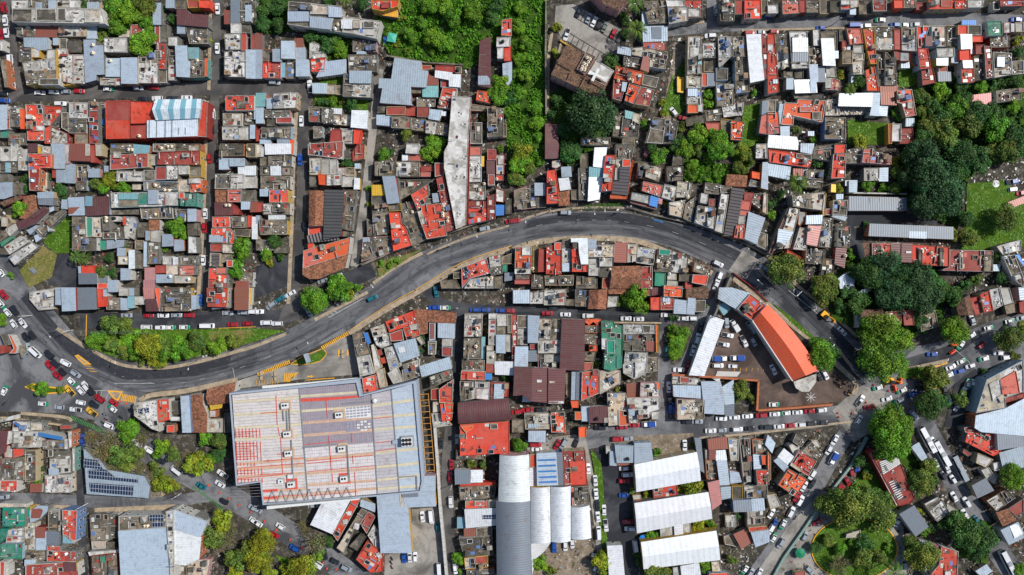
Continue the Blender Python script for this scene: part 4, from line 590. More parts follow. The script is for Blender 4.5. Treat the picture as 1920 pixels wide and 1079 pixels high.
sheet(1440, 270, """
w0,0,225,5,225,45,0,25:6 s245,0,345,0,330,75,245,60:6 R5,42,215,68,330,130,310,177,10,137:6 +k215,70,325,80,325,125,212,105:6.5 s0,150,170,175,160,270,0,235:5 g190,187,265,190,262,242,190,240:5 s268,200,297,192,268,270,215,268,220,245:4 m290,195,420,197,405,335,260,320:5 d340,20,488,0,485,130,340,110:5 R500,0,590,5,580,73,497,72:6 R490,77,585,75,580,255,475,260:7 m587,47,708,20,700,145,577,147:6 o720,40,790,35,800,55,930,90,925,155,705,140:8@p *c853,128 *W820,75 c720,182,838,180,835,275,720,278:5 s838,182,900,180,898,280,836,280:5 s610,275,668,275,665,362,610,362:5 w580,275,607,275,607,315,580,315:4 y475,302,510,305,510,365,472,362:3.5
e180,385,430,360,410,500,190,470:8 +W240,395,290,430,265,450,230,420:8.3 W162,480,240,490,200,640,165,782,60,790,30,820,130,600:7 +s80,640,190,660,140,760,65,760:7.3 s290,540,410,535,400,600,285,602:6 q235,500,285,510,290,545,240,620,225,600:5 e240,625,300,640,290,800,190,790:5 p302,615,400,617,367,767,290,752:6 *c158,535 *c182,535 *c322,640 *c207,497 R137,725,177,735,160,782,125,772:6 R145,792,250,852,230,890,140,850:6 r5,820,150,482,160,490,30,832:6 d405,552,490,562,470,780,385,772:5 *c362,795 m285,792,420,795,410,900,280,900:5 k527,612,620,622,610,780,520,772:4 +s560,690,577,692,575,765:4.4 M510,782,590,782,575,930,500,900:4 *c582,840 s510,377,565,377,565,415,512,418:5 d490,422,600,422,590,540,485,532:5 *c537,437 s480,545,500,520,592,552,580,577:5 r435,487,480,487,478,535,432,532:4 m410,862,500,865,490,1000,400,990:3 c410,410,440,370,425,540,410,545:6
S610,395,1040,405,1040,500,605,500:5 +r760,402,840,402,840,497,758,497:5.2 S765,600,1390,625,1390,715,755,690:5 +s1065,620,1190,622,1185,710,1060,705:5.2
b705,747,778,742,775,825,730,862:6 R780,745,1003,742,1000,862,782,852:7 +M925,748,1000,748,998,855,922,855:7.2 *c860,797 +k820,760,850,820:7.3 M1005,745,1080,745,1075,890,1002,887:8 +W1035,805,1075,820:8.2 R1083,755,1360,775,1360,920,1080,902:7 +k1130,790,1160,792,1158,905,1130,905:7.5 +k1290,780,1318,782,1315,915,1288,915:7.5 *c1228,820 *c1308,880 r1365,795,1690,802,1685,960,1300,950,1362,925:7 *c1637,862 *c1450,840 +m1622,830,1690,832,1685,958,1618,955:7.3 +k1440,820,1462,940:7.4
W1715,770,1810,742,1900,720,1897,800,1762,832:6 +S1765,765,1805,755,1820,800,1785,810:6.3 m1762,842,1850,832,1918,1000,1918,1079,1830,1002:6 *W1780,852 u1855,835,1885,830,1918,890,1918,920:6 s530,1010,600,960,650,1012,640,1085,540,1085:4 s1690,905,1742,905,1740,955,1690,955:3 p1800,440,1930,390,1930,440,1830,480:3
""", """1150,100,150,D 1250,250,170,D 1350,400,150,D 1180,450,130,D 1080,250,110,D 1420,200,90,d 1480,80,115,d 1600,130,100,d 1680,60,70,o 1790,60,95,o 1870,40,90,d 970,220,62,o 950,330,52,o 960,130,45,y 690,20,50,y 750,310,50,g 860,330,42,g 1790,560,110,o 1510,690,75,o 1400,680,50,o 185,310,90,p 140,950,145,o 420,1060,100,o 880,920,130,D 760,970,120,d 960,1000,110,d 1100,1000,140,D 1200,1010,100,d 620,830,42,g 1740,850,50,d 650,950,60,d 540,330,40,y 370,150,45,d 440,210,40,d 20,460,45,d 60,430,40,d 110,370,40,d 1370,300,100,D 40,530,40,g 1480,560,70,d 590,800,25,y 740,600,32,d 1750,1010,50,d 1560,1020,50,o 1480,1060,50,d 1380,50,90,d""",
"""b1830,285,-5,p w1835,342,-8 r1895,370,-8""")

sheet(0, 540, """
s415,0,455,0,460,128,415,125:6 s457,0,565,0,570,170,465,175:7 S567,0,720,0,725,160,572,165:6 R725,0,768,0,768,65,790,68,790,140,735,145:6 s770,12,808,10,808,65,770,67:5 m795,75,900,75,898,165,798,165:4 *c863,73 s905,80,955,80,957,165,905,165:5 a960,66,1005,65,1005,150,960,152:5 c890,0,968,0,968,60,892,60:5 s970,0,1007,0,1005,60,970,60:5 c1010,65,1085,66,1083,125,1010,127:5 p1075,0,1158,0,1155,80,1080,82:5 M1090,87,1170,85,1190,175,1095,175:6 O1160,0,1197,0,1192,162,1172,82:6 d1205,62,1435,60,1430,175,1200,176:5 k1200,0,1430,0,1432,58,1203,58:4 s1437,60,1472,58,1468,160,1437,162:5 c220,30,410,0,410,160,290,170,220,90:2.5
R1550,0,1710,0,1697,145,1555,142:7 S1700,22,1730,0,1725,150,1592,160,1600,146,1698,146:4 g1760,0,1865,0,1860,165,1760,165:6 +y1867,0,1885,0,1880,130,1866,130:4
W1005,865,1177,840,1187,1010,1197,1079,1140,1060,1005,960:6 +n1040,905,1075,903,1060,945,1035,945:6.2 +n1078,900,1115,900,1118,935,1090,938:6.2 R1180,840,1265,835,1270,990,1190,1010:6.5@W R1250,1032,1307,1030,1307,1085,1250,1085:5 k1272,852,1350,850,1350,948,1275,950:4 W1275,962,1362,968,1360,1000,1277,1000:5 s1355,815,1415,810,1432,1085,1370,1085:7@u +W1358,840,1412,838,1412,890,1360,892:7.2 t1420,805,1520,800,1522,870,1555,950,1550,1085,1436,1085:5 t1555,760,1772,705,1757,860,1560,877:6 y1572,880,1667,870,1662,900,1582,915:4 W1570,920,1622,920,1620,970,1570,970:4 m1680,942,1727,942,1727,1085,1680,1085:4 e1555,985,1670,982,1670,1085,1558,1085:3
O60,350,85,358,130,450,118,492,70,492,102,455:4 r0,432,32,430,30,490,0,495:5 d0,345,58,355,70,430,35,432:4 m135,440,190,415,205,470,160,530:3
W100,1000,320,1012,312,1079,90,1079:7 +u110,1005,190,1060,180,1075,105,1020:7.3 +e225,1010,320,1015,318,1070,225,1070:7.2 r450,1030,535,1028,532,1060,450,1062:5 W0,985,95,960,98,990,0,1010:6
""", """840,270,80,o 930,290,70,o 720,400,70,g 850,430,62,o 950,400,62,g 1120,430,112,y 1060,370,70,g 1250,480,82,g 1200,560,52,y 1350,450,90,g 1270,420,62,p 1480,400,80,o 1630,430,72,g 1760,390,62,o 1150,530,62,y 1420,470,62,g 320,760,58,g 970,1040,85,g 440,760,36,y 15,240,50,g 1530,920,38,o 1010,480,60,g 920,470,55,o 230,735,25,y 660,420,30,g 780,370,55,g 1560,470,45,o 1320,510,50,g 1060,550,40,o""",
"""r28,52,52 t10,125,50 w57,185,48 k110,170,55 w103,270,55 w172,265,52 k240,355,52 k195,372,55 w270,485,42,v k370,500,42 r375,583,50 k415,570,48 k468,630,45 w492,562,25 r432,660,42 s570,645,35 t540,705,45 w605,768,50 w645,738,50 k678,768,50 y525,770,45,p w605,860,10 r750,830,35 r855,860,40 k705,875,35 t845,905,40 s445,895,5 w567,913,5,p y690,930,35,p t325,870,5 t35,770,-65 k28,870,-50,m s780,950,30,m r795,985,20,m k770,1010,30,m k905,970,40,m w825,1035,25 s950,207,0 r1115,208,0 w1225,208,0 s1325,206,0 r1420,206,0 w1098,295,0 w1200,298,0 t1280,298,0 t1385,296,0 w1558,285,0,v r1745,275,0 r1855,268,0 s1708,190,0 s1825,184,0 w1905,180,0 T715,350,0 b1505,90,88""")

sheet(480, 540, """
m720,345,800,330,862,495,750,522:5 +u802,338,835,335,860,415,838,427:5.4 c755,522,850,502,890,642,780,667:6 W862,430,890,420,942,600,892,630:5 W855,305,965,265,1010,430,940,455,900,430:6 *k937,395 R970,255,1185,170,1197,265,1000,335:7 r1000,345,1095,310,1107,395,1012,402:6 *c1035,408 R1100,300,1215,275,1232,355,1130,392:6 +c1150,275,1205,270,1210,310,1160,318:6.3 *k1155,372 t1180,160,1500,185,1495,265,1285,255,1285,340,1240,350,1200,260:5 s1035,420,1195,380,1225,510,1085,560:6.5 +w1060,450,1110,440,1125,480,1075,490:6.8 e1197,377,1232,362,1265,420,1240,430:5 q960,455,1040,432,1085,590,1005,622:5 c985,642,1060,592,1112,702,1030,722:5 c1090,582,1225,535,1222,590,1240,662,1105,702:5 *c1222,650 s1225,590,1450,520,1470,602,1245,667:7 R795,682,895,650,912,770,810,790:7@r e900,622,960,602,982,740,930,752:4 s1365,265,1490,270,1487,380,1365,372:5 s1302,260,1345,262,1343,390,1302,395:4 +g1310,270,1335,380:4.2 m1290,400,1350,400,1347,500,1292,500:4 W1395,382,1470,385,1470,437,1395,437:4 r1395,440,1470,445,1467,515,1395,512:5 r905,470,935,460,950,500,915,515:4 R930,530,965,520,985,560,945,570:4
k1300,667,1460,612,1475,680,1312,750:6 r1312,762,1368,752,1368,842,1312,842:5 R1372,762,1480,685,1470,868,1375,862:6 R1380,872,1475,870,1467,995,1395,1000:7 e1325,857,1373,852,1380,930,1325,940:5 c1315,942,1390,942,1470,1030,1330,1052:5
c1565,195,1700,195,1692,365,1560,367:6 m1560,377,1690,377,1687,535,1555,530:6 *c1655,307 *c1653,355 *c1648,440 q1745,235,1800,235,1798,430,1742,430:5 W1745,195,1805,193,1803,232,1745,233:6 W1730,435,1782,433,1780,470,1730,472:5 c1730,475,1800,475,1798,570,1728,570:5 *c1773,520 s1802,355,1870,355,1870,490,1802,487:6 c1808,198,1885,198,1885,285,1808,287:5 m1805,290,1875,290,1875,352,1805,352:5 d1887,200,1918,200,1918,340,1887,340:5 c1875,352,1930,352,1930,480,1875,480:4 d1545,540,1715,542,1712,618,1545,618:4 R1540,622,1720,627,1720,695,1535,690:6 r1725,572,1790,572,1788,635,1725,637:5 u1725,642,1770,642,1770,690,1725,690:4 w1790,555,1935,555,1935,655,1795,650:5 c1530,700,1755,708,1752,748,1650,752,1645,830,1530,852:5 *k1620,760 W1652,757,1755,752,1750,842,1652,832:5 r1760,707,1900,712,1892,815,1760,837:5 +s1790,722,1860,722,1855,828,1785,830:5.3 a1695,370,1720,370,1715,530,1692,530:3
M1515,865,1890,830,1915,990,1520,1020:7!b R1530,1027,1900,1002,1902,1240,1530,1260:6 +O1535,1040,1570,1085,1620,1060,1625,1030:6.4 +k1755,1020,1810,1020,1815,1060,1757,1060:6.2
""", """440,100,112,g 630,30,92,g 560,50,45,g 1290,440,30,d 1680,240,20,o 1870,680,40,d 700,60,40,y 390,60,60,g 1250,370,25,d 1460,820,28,o 1240,470,22,d""",
"""s115,132,-35 T185,82,-32 w260,45,-30 w18,178,0 w75,262,0 w160,268,0 s395,180,60 T875,78,-25 T1350,30,80 t1420,150,0 b1335,148,0 b1640,165,0 b1715,165,0 b1835,170,0 r1900,172,0""")

sheet(960, 540, """
s10,20,130,18,130,115,10,115:5 W135,32,240,30,238,120,135,120:5 c242,20,405,10,400,130,240,130:5 k475,10,575,20,570,140,475,140:5 t580,17,715,12,705,160,572,157:6 m405,87,470,87,470,135,405,135:5 c720,62,800,62,790,140,712,150:4 t725,2,900,0,890,45,725,45:5 r970,0,1047,0,1042,60,980,62:5 R1040,72,1113,72,1110,165,1040,167:6 r1117,62,1215,62,1213,165,1117,167:5 +s1130,65,1187,105:5.5 O1140,-20,1282,-10,1275,70,1140,65:7 s1222,87,1308,97,1305,195,1215,192:5 s1322,77,1375,82,1367,200,1312,197:5 b1310,0,1475,0,1470,80,1310,78:4 d1378,92,1452,92,1448,180,1375,182:4 M1050,0,1130,0,1128,55,1050,57:4
r0,200,40,203,37,430,0,600:5 m42,207,112,207,112,300,42,300:5 s120,207,205,212,192,412,120,412:6 c42,303,115,303,115,430,42,430:4 s25,442,120,442,117,590,20,587:6 S122,472,190,470,190,550,120,552:5 r135,422,190,420,190,460,135,462:4 m200,232,365,237,365,390,200,392:6 *k262,275 c195,395,365,393,365,490,195,492:6 k195,495,365,493,362,600,195,597:4 +c240,500,360,560:4.3
M375,235,545,240,540,620,360,615:8 M20,595,150,600,145,850,80,802,10,810:8 M152,600,272,605,270,862,147,850:8.2 +W187,690,225,710:8.5 +e187,768,222,778 M274,605,402,612,390,868,272,862:8 +e280,700,320,715 +W275,850,388,850,387,868,273,868:8.4 w80,805,142,850,140,857,78,855:4
d550,282,665,282,665,340,550,337:5@O O550,235,665,235,662,262,640,280,610,255,580,280,550,260:5.5@O m545,345,665,345,660,430,545,420:5 *k600,450 O580,432,640,430,640,475,582,477:5 m545,480,632,480,620,550,545,547:5 *k590,490 T670,250,765,255,770,280,830,285,825,600,760,625,690,610,700,450,675,440:7@T +W672,380,713,380,713,460,674,460:7.3 +T710,395,770,395,770,490,712,492:7.8 +T785,510,825,510,820,598,785,600:7.4
q835,275,1075,280,1080,345,835,350:6 +k975,280,1040,285,1035,340,985,335:6.3 O1077,275,1097,285,1097,490,1082,482:6.3 d835,353,1080,348,1085,485,835,467:5 *k980,360 +g1000,400,1080,405,1080,480,1010,470:5.3 W850,480,1020,487,1010,640,920,687,830,640:6 +c832,575,910,580,905,655,835,640:6.3 *W880,590 +W925,560,1005,560,1005,635,925,675:6.6 m1012,522,1097,522,1097,620,1012,640:3
R525,632,655,617,655,790,520,850:7 +r605,610,650,655:7.5 r530,560,610,558,605,612,530,625:5 s450,630,483,628,475,840,445,840:5 S485,628,525,626,517,840,477,840:5.2 e660,622,815,617,817,712,660,800:5 O440,850,500,847,500,900,450,900:5 O472,932,527,930,525,990,472,992:5 s520,892,580,890,577,1000,525,1000:5 M577,897,715,887,715,1010,580,1012:6 *k640,985 +c690,975,718,1012:6.3 e715,790,855,790,860,820,870,930,800,920,800,1030,725,1037:6 *c745,805 *c745,860 *c740,880 *k648,800 O802,922,835,917,835,955,875,962,880,1030,805,1037:6 W860,825,1110,820,1110,910,1045,935,1030,975,945,985,940,1015,880,1015:7 +s870,905,920,900,920,960,880,960:7.3 *k1008,898 W1047,937,1110,927,1105,985,1050,987:6 q965,712,1105,715,1110,818,960,818:6 *k1022,740 g860,722,950,715,955,818,865,820:4 +O1075,712,1105,760:6.3
e92,947,280,942,285,1060,100,1062:5 +s120,1022,210,1018,210,1048,120,1052:5.3 O290,937,392,930,405,1085,295,1085:6 m0,992,88,990,90,1085,0,1085:5 O500,1047,557,1043,555,1120,502,1120:5 m400,630,445,632,440,840,405,800:3
w1490,210,1590,245,1440,660,1330,655:6 s1557,0,1650,0,1787,42,1682,160,1547,80:7 R1787,45,1905,130,1802,245,1687,160:8 *k1790,165 *k1760,145 a1540,132,1600,110,1640,160,1590,205:4
c1205,662,1410,682,1402,730,1200,722:4 +r1260,665,1330,675,1330,715,1260,710 s1210,732,1420,737,1420,830,1215,815:5 +k1310,765,1375,767,1375,815,1312,812:5.1 m1240,835,1445,840,1442,985,1240,990:6 *c1420,810 s1422,707,1560,702,1590,800,1590,950,1445,942:6 +W1510,685,1560,680,1562,720:6.4 s1580,742,1660,692,1665,870,1600,878:5 S1600,882,1665,880,1665,960,1600,962:5
""", """930,60,90,g 870,90,60,g 960,130,70,g 1000,170,45,g 820,110,40,g 1730,760,72,o 1690,830,40,o 1800,830,40,o 1440,150,32,g 1210,215,40,d 790,760,22,y 640,570,22,g 410,800,22,y 1250,330,50,g 1230,420,62,g 1210,360,45,g 1270,380,45,g 1220,490,50,g 1290,330,38,g 1200,300,35,g 800,95,35,y 935,395,22,o 1010,970,20,o 840,660,25,d""",
"""k310,155,0 r265,190,0 w400,200,0 w570,210,0 w855,230,0 w950,235,0 w1155,205,0 w1280,230,0 w1345,230,0 k1155,390,88 T1160,470,88 k1415,305,105 w1390,380,105 w1357,470,105 r1318,590,105 w1250,615,0 w1175,745,88 k1180,830,88 b1185,905,88 b1215,900,88 w1570,980,0 w1668,972,0 w1765,963,-5 r1870,955,-5 s1390,1003,0 k1310,1005,0 r920,1030,-3 b1025,1022,-3,K r825,1045,-3 r35,930,-8 r115,915,-8 k210,915,-5 w1490,1072,-3 s1575,1068,-3 w1690,1060,-3 k1785,1055,-3 k1900,1045,-3 w1670,285,60,K w1615,355,10,p w1585,425,8,p w1740,400,65,p s1810,405,60 b1555,530,0,K b1690,525,0,K w1545,583,0 w1655,588,0 s1790,295,55,v k660,1050,0 s1608,262,85""")

sheet(1440, 540, """
b1405,100,1510,50,1548,205,1430,207:6 r1512,80,1580,65,1605,190,1557,210:6 R1592,50,1660,22,1690,170,1622,187:7 *c1610,100 q1662,15,1735,0,1762,130,1692,170:7 c1740,0,1812,0,1842,110,1772,130:7 m1775,137,1860,110,1872,180,1790,200:4 s1880,0,1930,0,1930,90,1890,92:6 r1885,110,1930,95,1930,200,1890,180:5
b690,170,860,157,860,240,700,270:5 r880,180,1000,172,1000,270,890,277:6 r1010,167,1090,165,1097,280,1022,282:6 m1130,150,1250,142,1280,290,1150,330:5 +W1130,150,1145,180 s620,62,700,20,770,0,732,60:4 s665,190,690,190,690,300,668,300:4 *W1025,190
W1560,940,1640,690,1880,560,1918,545,1918,780,1780,828,1787,900:9@s +o1745,690,1862,622,1892,790,1760,800:9.6 +W1660,720,1740,680,1760,800,1690,850:9.4 r1770,832,1930,790,1930,820,1787,862:9 s1560,960,1785,905,1930,830,1930,1110,1600,1080,1550,1050:8 r1470,1050,1640,1012,1700,1090,1480,1085:6 +s1570,1030,1630,1025,1640,1075,1580,1080:6.2
""", """830,340,165,G 985,400,115,G 820,560,165,G 930,560,110,G 1400,320,122,g 1150,260,62,d 420,510,122,g 360,430,60,g 930,60,140,D 1150,60,150,D 690,120,92,d 400,40,100,o 460,0,90,o 1250,680,100,o 1220,880,125,d 1440,830,65,o 1310,850,60,d 1800,380,110,o 1890,330,80,o 1860,515,42,o 900,970,130,g 1010,1040,105,g 1290,20,80,d 1390,60,80,d 1200,800,50,d 1180,660,60,o 1330,700,45,o 1150,320,40,d 540,140,60,d 600,40,60,d 820,1050,90,g 880,80,80,d 1110,200,50,d 1620,620,30,d""",
"""t820,750,-15 t1000,770,-20 b1083,795,-20 k1145,755,-20 r1195,740,-20 w890,833,-15 t980,848,-20 w690,845,-55,p r760,893,-12 b950,905,0 w680,990,-55 t1020,973,30 w1095,955,50 b1230,498,-3 s1530,240,70 t1655,300,-15 t1815,250,-15 s1895,225,-15 t1520,360,-30 t1443,430,-55 r1600,432,-35 t1615,532,-15 w1725,490,0 t1450,550,-25 w1370,595,-20 w1515,585,-20 b1430,625,-15 t1350,655,-20 t1280,640,-20 w555,325,45 w40,615,65 k380,660,60 w430,655,60 t45,875,0 w50,948,-3 t130,940,-3 w220,935,-3 r310,925,-3 w403,917,-3 k15,1045,-3 w85,1040,-3 r160,1033,-3 w240,1026,-3 k325,1018,-3 k410,1012,-3 k1325,770,80 w1355,840,75 w1420,890,-60 t1495,720,-70 t1530,722,-70 w1460,785,-65 k1495,790,-65 w1790,520,-10 k1140,720,-15 k530,660,60,m k560,690,50,m y535,695,30,m y545,745,30,m y605,800,70,m k575,720,40,m k585,790,70,m k620,780,60,m k525,720,40,m""")

sheet(0, 809, """
c98,0,300,0,300,122,102,125:7 +W195,60,215,120 +u290,10,470,45,460,65,290,35:7.5 m312,70,480,62,480,135,322,137:6 W483,60,500,60,500,135,484,135:6.5 W508,0,540,0,540,120,517,125:7 M0,0,60,0,30,160,0,180:5 c22,100,95,110,95,200,30,200:4 W62,0,95,0,80,90,50,100:5 R97,128,177,130,180,180,100,202:5 d0,210,180,197,175,365,0,367:5 k187,147,270,142,270,375,187,380:6 d372,152,535,147,535,312,367,332:4 +s367,282,440,282,440,325,367,327:4.4 +k360,138,395,190:4.4 R0,370,130,370,126,455,0,450:6@W c335,332,530,322,530,460,335,462:3.5 g225,397,315,395,310,455,225,457:3 W542,130,562,128,562,300,544,300:5@T
s630,135,660,160,700,205,740,207,800,290,1080,340,1122,420,1110,500,650,470:6 +n628,205,725,217,768,285,628,270:6.3 +n662,290,790,287,860,345,1030,362,1030,385,665,350:6.3 +n672,387,1000,412,990,485,677,450:6.3 m1130,440,1210,450,1215,490,1130,490:3
T20,572,190,580,190,715,15,715:6 T192,567,230,565,228,640,192,660:5 e0,540,200,545,200,568,0,570:5 T0,850,170,845,165,960,0,955:6 c60,740,170,725,170,843,40,843:4 T0,732,55,730,45,800,0,840:4 s220,600,285,560,360,560,355,600,300,655,225,685:5 +g240,585,325,580,300,650,235,650:5.2 e182,685,268,690,268,890,182,890:4 g270,720,337,722,335,800,270,800:5 s270,812,350,750,350,890,270,890:5 S352,752,445,757,440,855,352,852:6 k360,592,440,600,440,755,360,745:5 R465,590,580,595,570,820,540,820,490,780,470,780:8@u a470,782,538,825,550,842,470,840:7 R350,858,450,862,455,897,570,902,570,980,350,977:7 *c410,925 *W488,925 r190,1002,470,985,580,990,590,1085,190,1085:6 R0,975,35,982,30,1085,0,1085:6 s185,967,260,965,258,1008,185,1010:5 W38,1000,62,1000,60,1085,38,1085:5 M480,985,570,987,570,1050,482,1052:6.5 m185,895,345,900,345,960,265,990,190,960:4 *k245,940
s890,750,1250,727,1275,1110,910,1110:10 m890,637,1240,632,1245,722,890,747:10@W +n1117,632,1225,630,1225,668,1117,670:10.3 +n1140,682,1225,680,1225,718,1140,720:10.3 *c1080,713 *c1100,713 W1242,602,1300,592,1308,1110,1278,1110:11 s1302,592,1550,682,1502,792,1310,735:10@W w1305,738,1505,797,1490,960,1390,1005,1310,990:10 S1465,630,1560,672,1545,685,1455,645:8 k672,627,825,622,820,820,682,825:5 k832,622,885,620,885,800,830,800:4 e685,827,790,825,790,880,690,885:4 k795,832,860,830,860,880,795,882:4 W660,907,890,892,895,915,670,935:5 d682,937,880,917,890,1085,690,1085:6 +T747,932,800,930,800,990,747,992:6.5 *W890,1020 m1310,1002,1490,962,1580,960,1560,1085,1320,1085:4 R1450,640,1560,675,1550,688,1445,655:3
""", """830,60,92,s 750,150,90,s 900,180,90,o 1000,160,80,o 850,280,70,s 950,250,62,o 940,30,70,g 1210,110,62,g 1290,170,62,o 1190,310,50,o 1230,390,80,y 1300,410,52,y 1490,260,102,y 1560,230,72,g 1540,60,58,g 1640,70,72,o 1640,180,62,d 1670,660,90,y 1600,790,90,o 1700,720,80,s 1780,960,90,o 1850,900,80,o 1760,1040,62,y 1640,860,70,s 290,340,38,g 270,380,32,g 1150,260,42,o 1130,330,45,s 680,60,60,s 1060,60,60,s 1350,230,60,s 1400,180,50,s 1050,260,60,s 300,290,30,d 1180,180,40,g 1720,830,60,s 1900,990,60,o""",
"""b622,65,88 w1028,85,30 w1120,140,30 k1205,220,30 w1325,290,38,v w1670,320,35,p w1650,395,30 T1510,410,30 k1680,525,28 s1900,575,30 t1905,670,35 s30,490,0""")

sheet(480, 809, """
s905,480,1340,452,1350,560,1140,570,1165,910,935,915:8 +e1075,470,1110,468,1118,565,1085,568:8.1 s1245,337,1340,335,1342,450,1245,452:9 +S1095,470,1215,465,1215,490,1100,495:8.4
w410,700,490,545,710,510,570,770:6 R572,770,705,545,720,510,785,510,612,825:5 +W685,600,715,600,715,630,685,630:5.4 +W650,665,685,660,685,695,650,695:5.4 s787,515,897,547,890,605,782,562:6 r780,690,840,602,897,637,830,770:5 m605,875,790,580,835,600,775,690,740,720,660,920:5 +W740,690,775,695,765,740,725,730:5.3 k700,862,780,772,828,795,760,900:4 c837,780,882,702,930,760,940,890,890,870:5 R750,962,830,825,945,910,950,1050,860,1062:6 *c853,925 +W900,920,930,900,945,950,920,960:6.3
m1500,142,1720,145,1720,210,1500,212:4 S1490,292,1608,292,1610,392,1495,397:5 w1612,292,1700,292,1700,382,1612,384:5 R1530,400,1700,385,1800,385,1800,403,1620,412,1530,412:5 m1520,415,1800,405,1790,500,1530,517:4 *W1640,485 *k1770,460 *c1690,465 R1570,522,1745,517,1745,577,1570,582:5 +o1640,525,1720,560:5.2 c1747,515,1800,512,1800,570,1748,572:5 w1565,587,1800,577,1800,705,1575,727:6 +n1700,582,1798,580,1798,655,1702,657:6.2 a1510,647,1563,647,1563,725,1510,727:4 g1560,732,1648,730,1648,785,1562,787:4 m1652,727,1770,712,1770,790,1655,792:4 d1520,802,1770,782,1780,930,1560,942:5 m1560,952,1740,932,1740,1020,1570,1037:4 +r1640,940,1730,930,1735,990,1650,1000:4.3 k1580,1042,1790,1030,1795,1085,1580,1085:4
+k1750,60,1830,60,1830,125,1755,125:5
w1828,180,2048,174,2056,520,1818,525:9!b S1800,525,2056,520,2064,1110,1808,1110:9!b
""", """50,830,110,y 30,960,110,y 350,1040,120,y 470,920,50,g 440,840,95,s 540,830,50,d 1520,950,52,g 240,1050,70,y 100,1070,60,y 1700,250,40,o 1620,250,40,o 380,760,50,s 340,700,45,s 1530,1060,25,g 10,900,60,y""",
"""k1385,90,88 s1508,60,88 r1465,250,88 r1457,345,88 w1462,530,88 w1495,1035,82 s1490,1000,88 w183,712,32 r137,775,28 b290,875,25 w455,990,32,v k590,975,30 s680,1025,28 t15,690,32 s8,585,35 s430,555,0 w1248,640,85 w1315,640,85,v b1110,945,88 w1155,940,88 w1195,942,88 k1020,955,60,m r1020,1020,60,m k1015,985,60,m w1375,1035,88,v T1365,720,88 k515,925,80""")

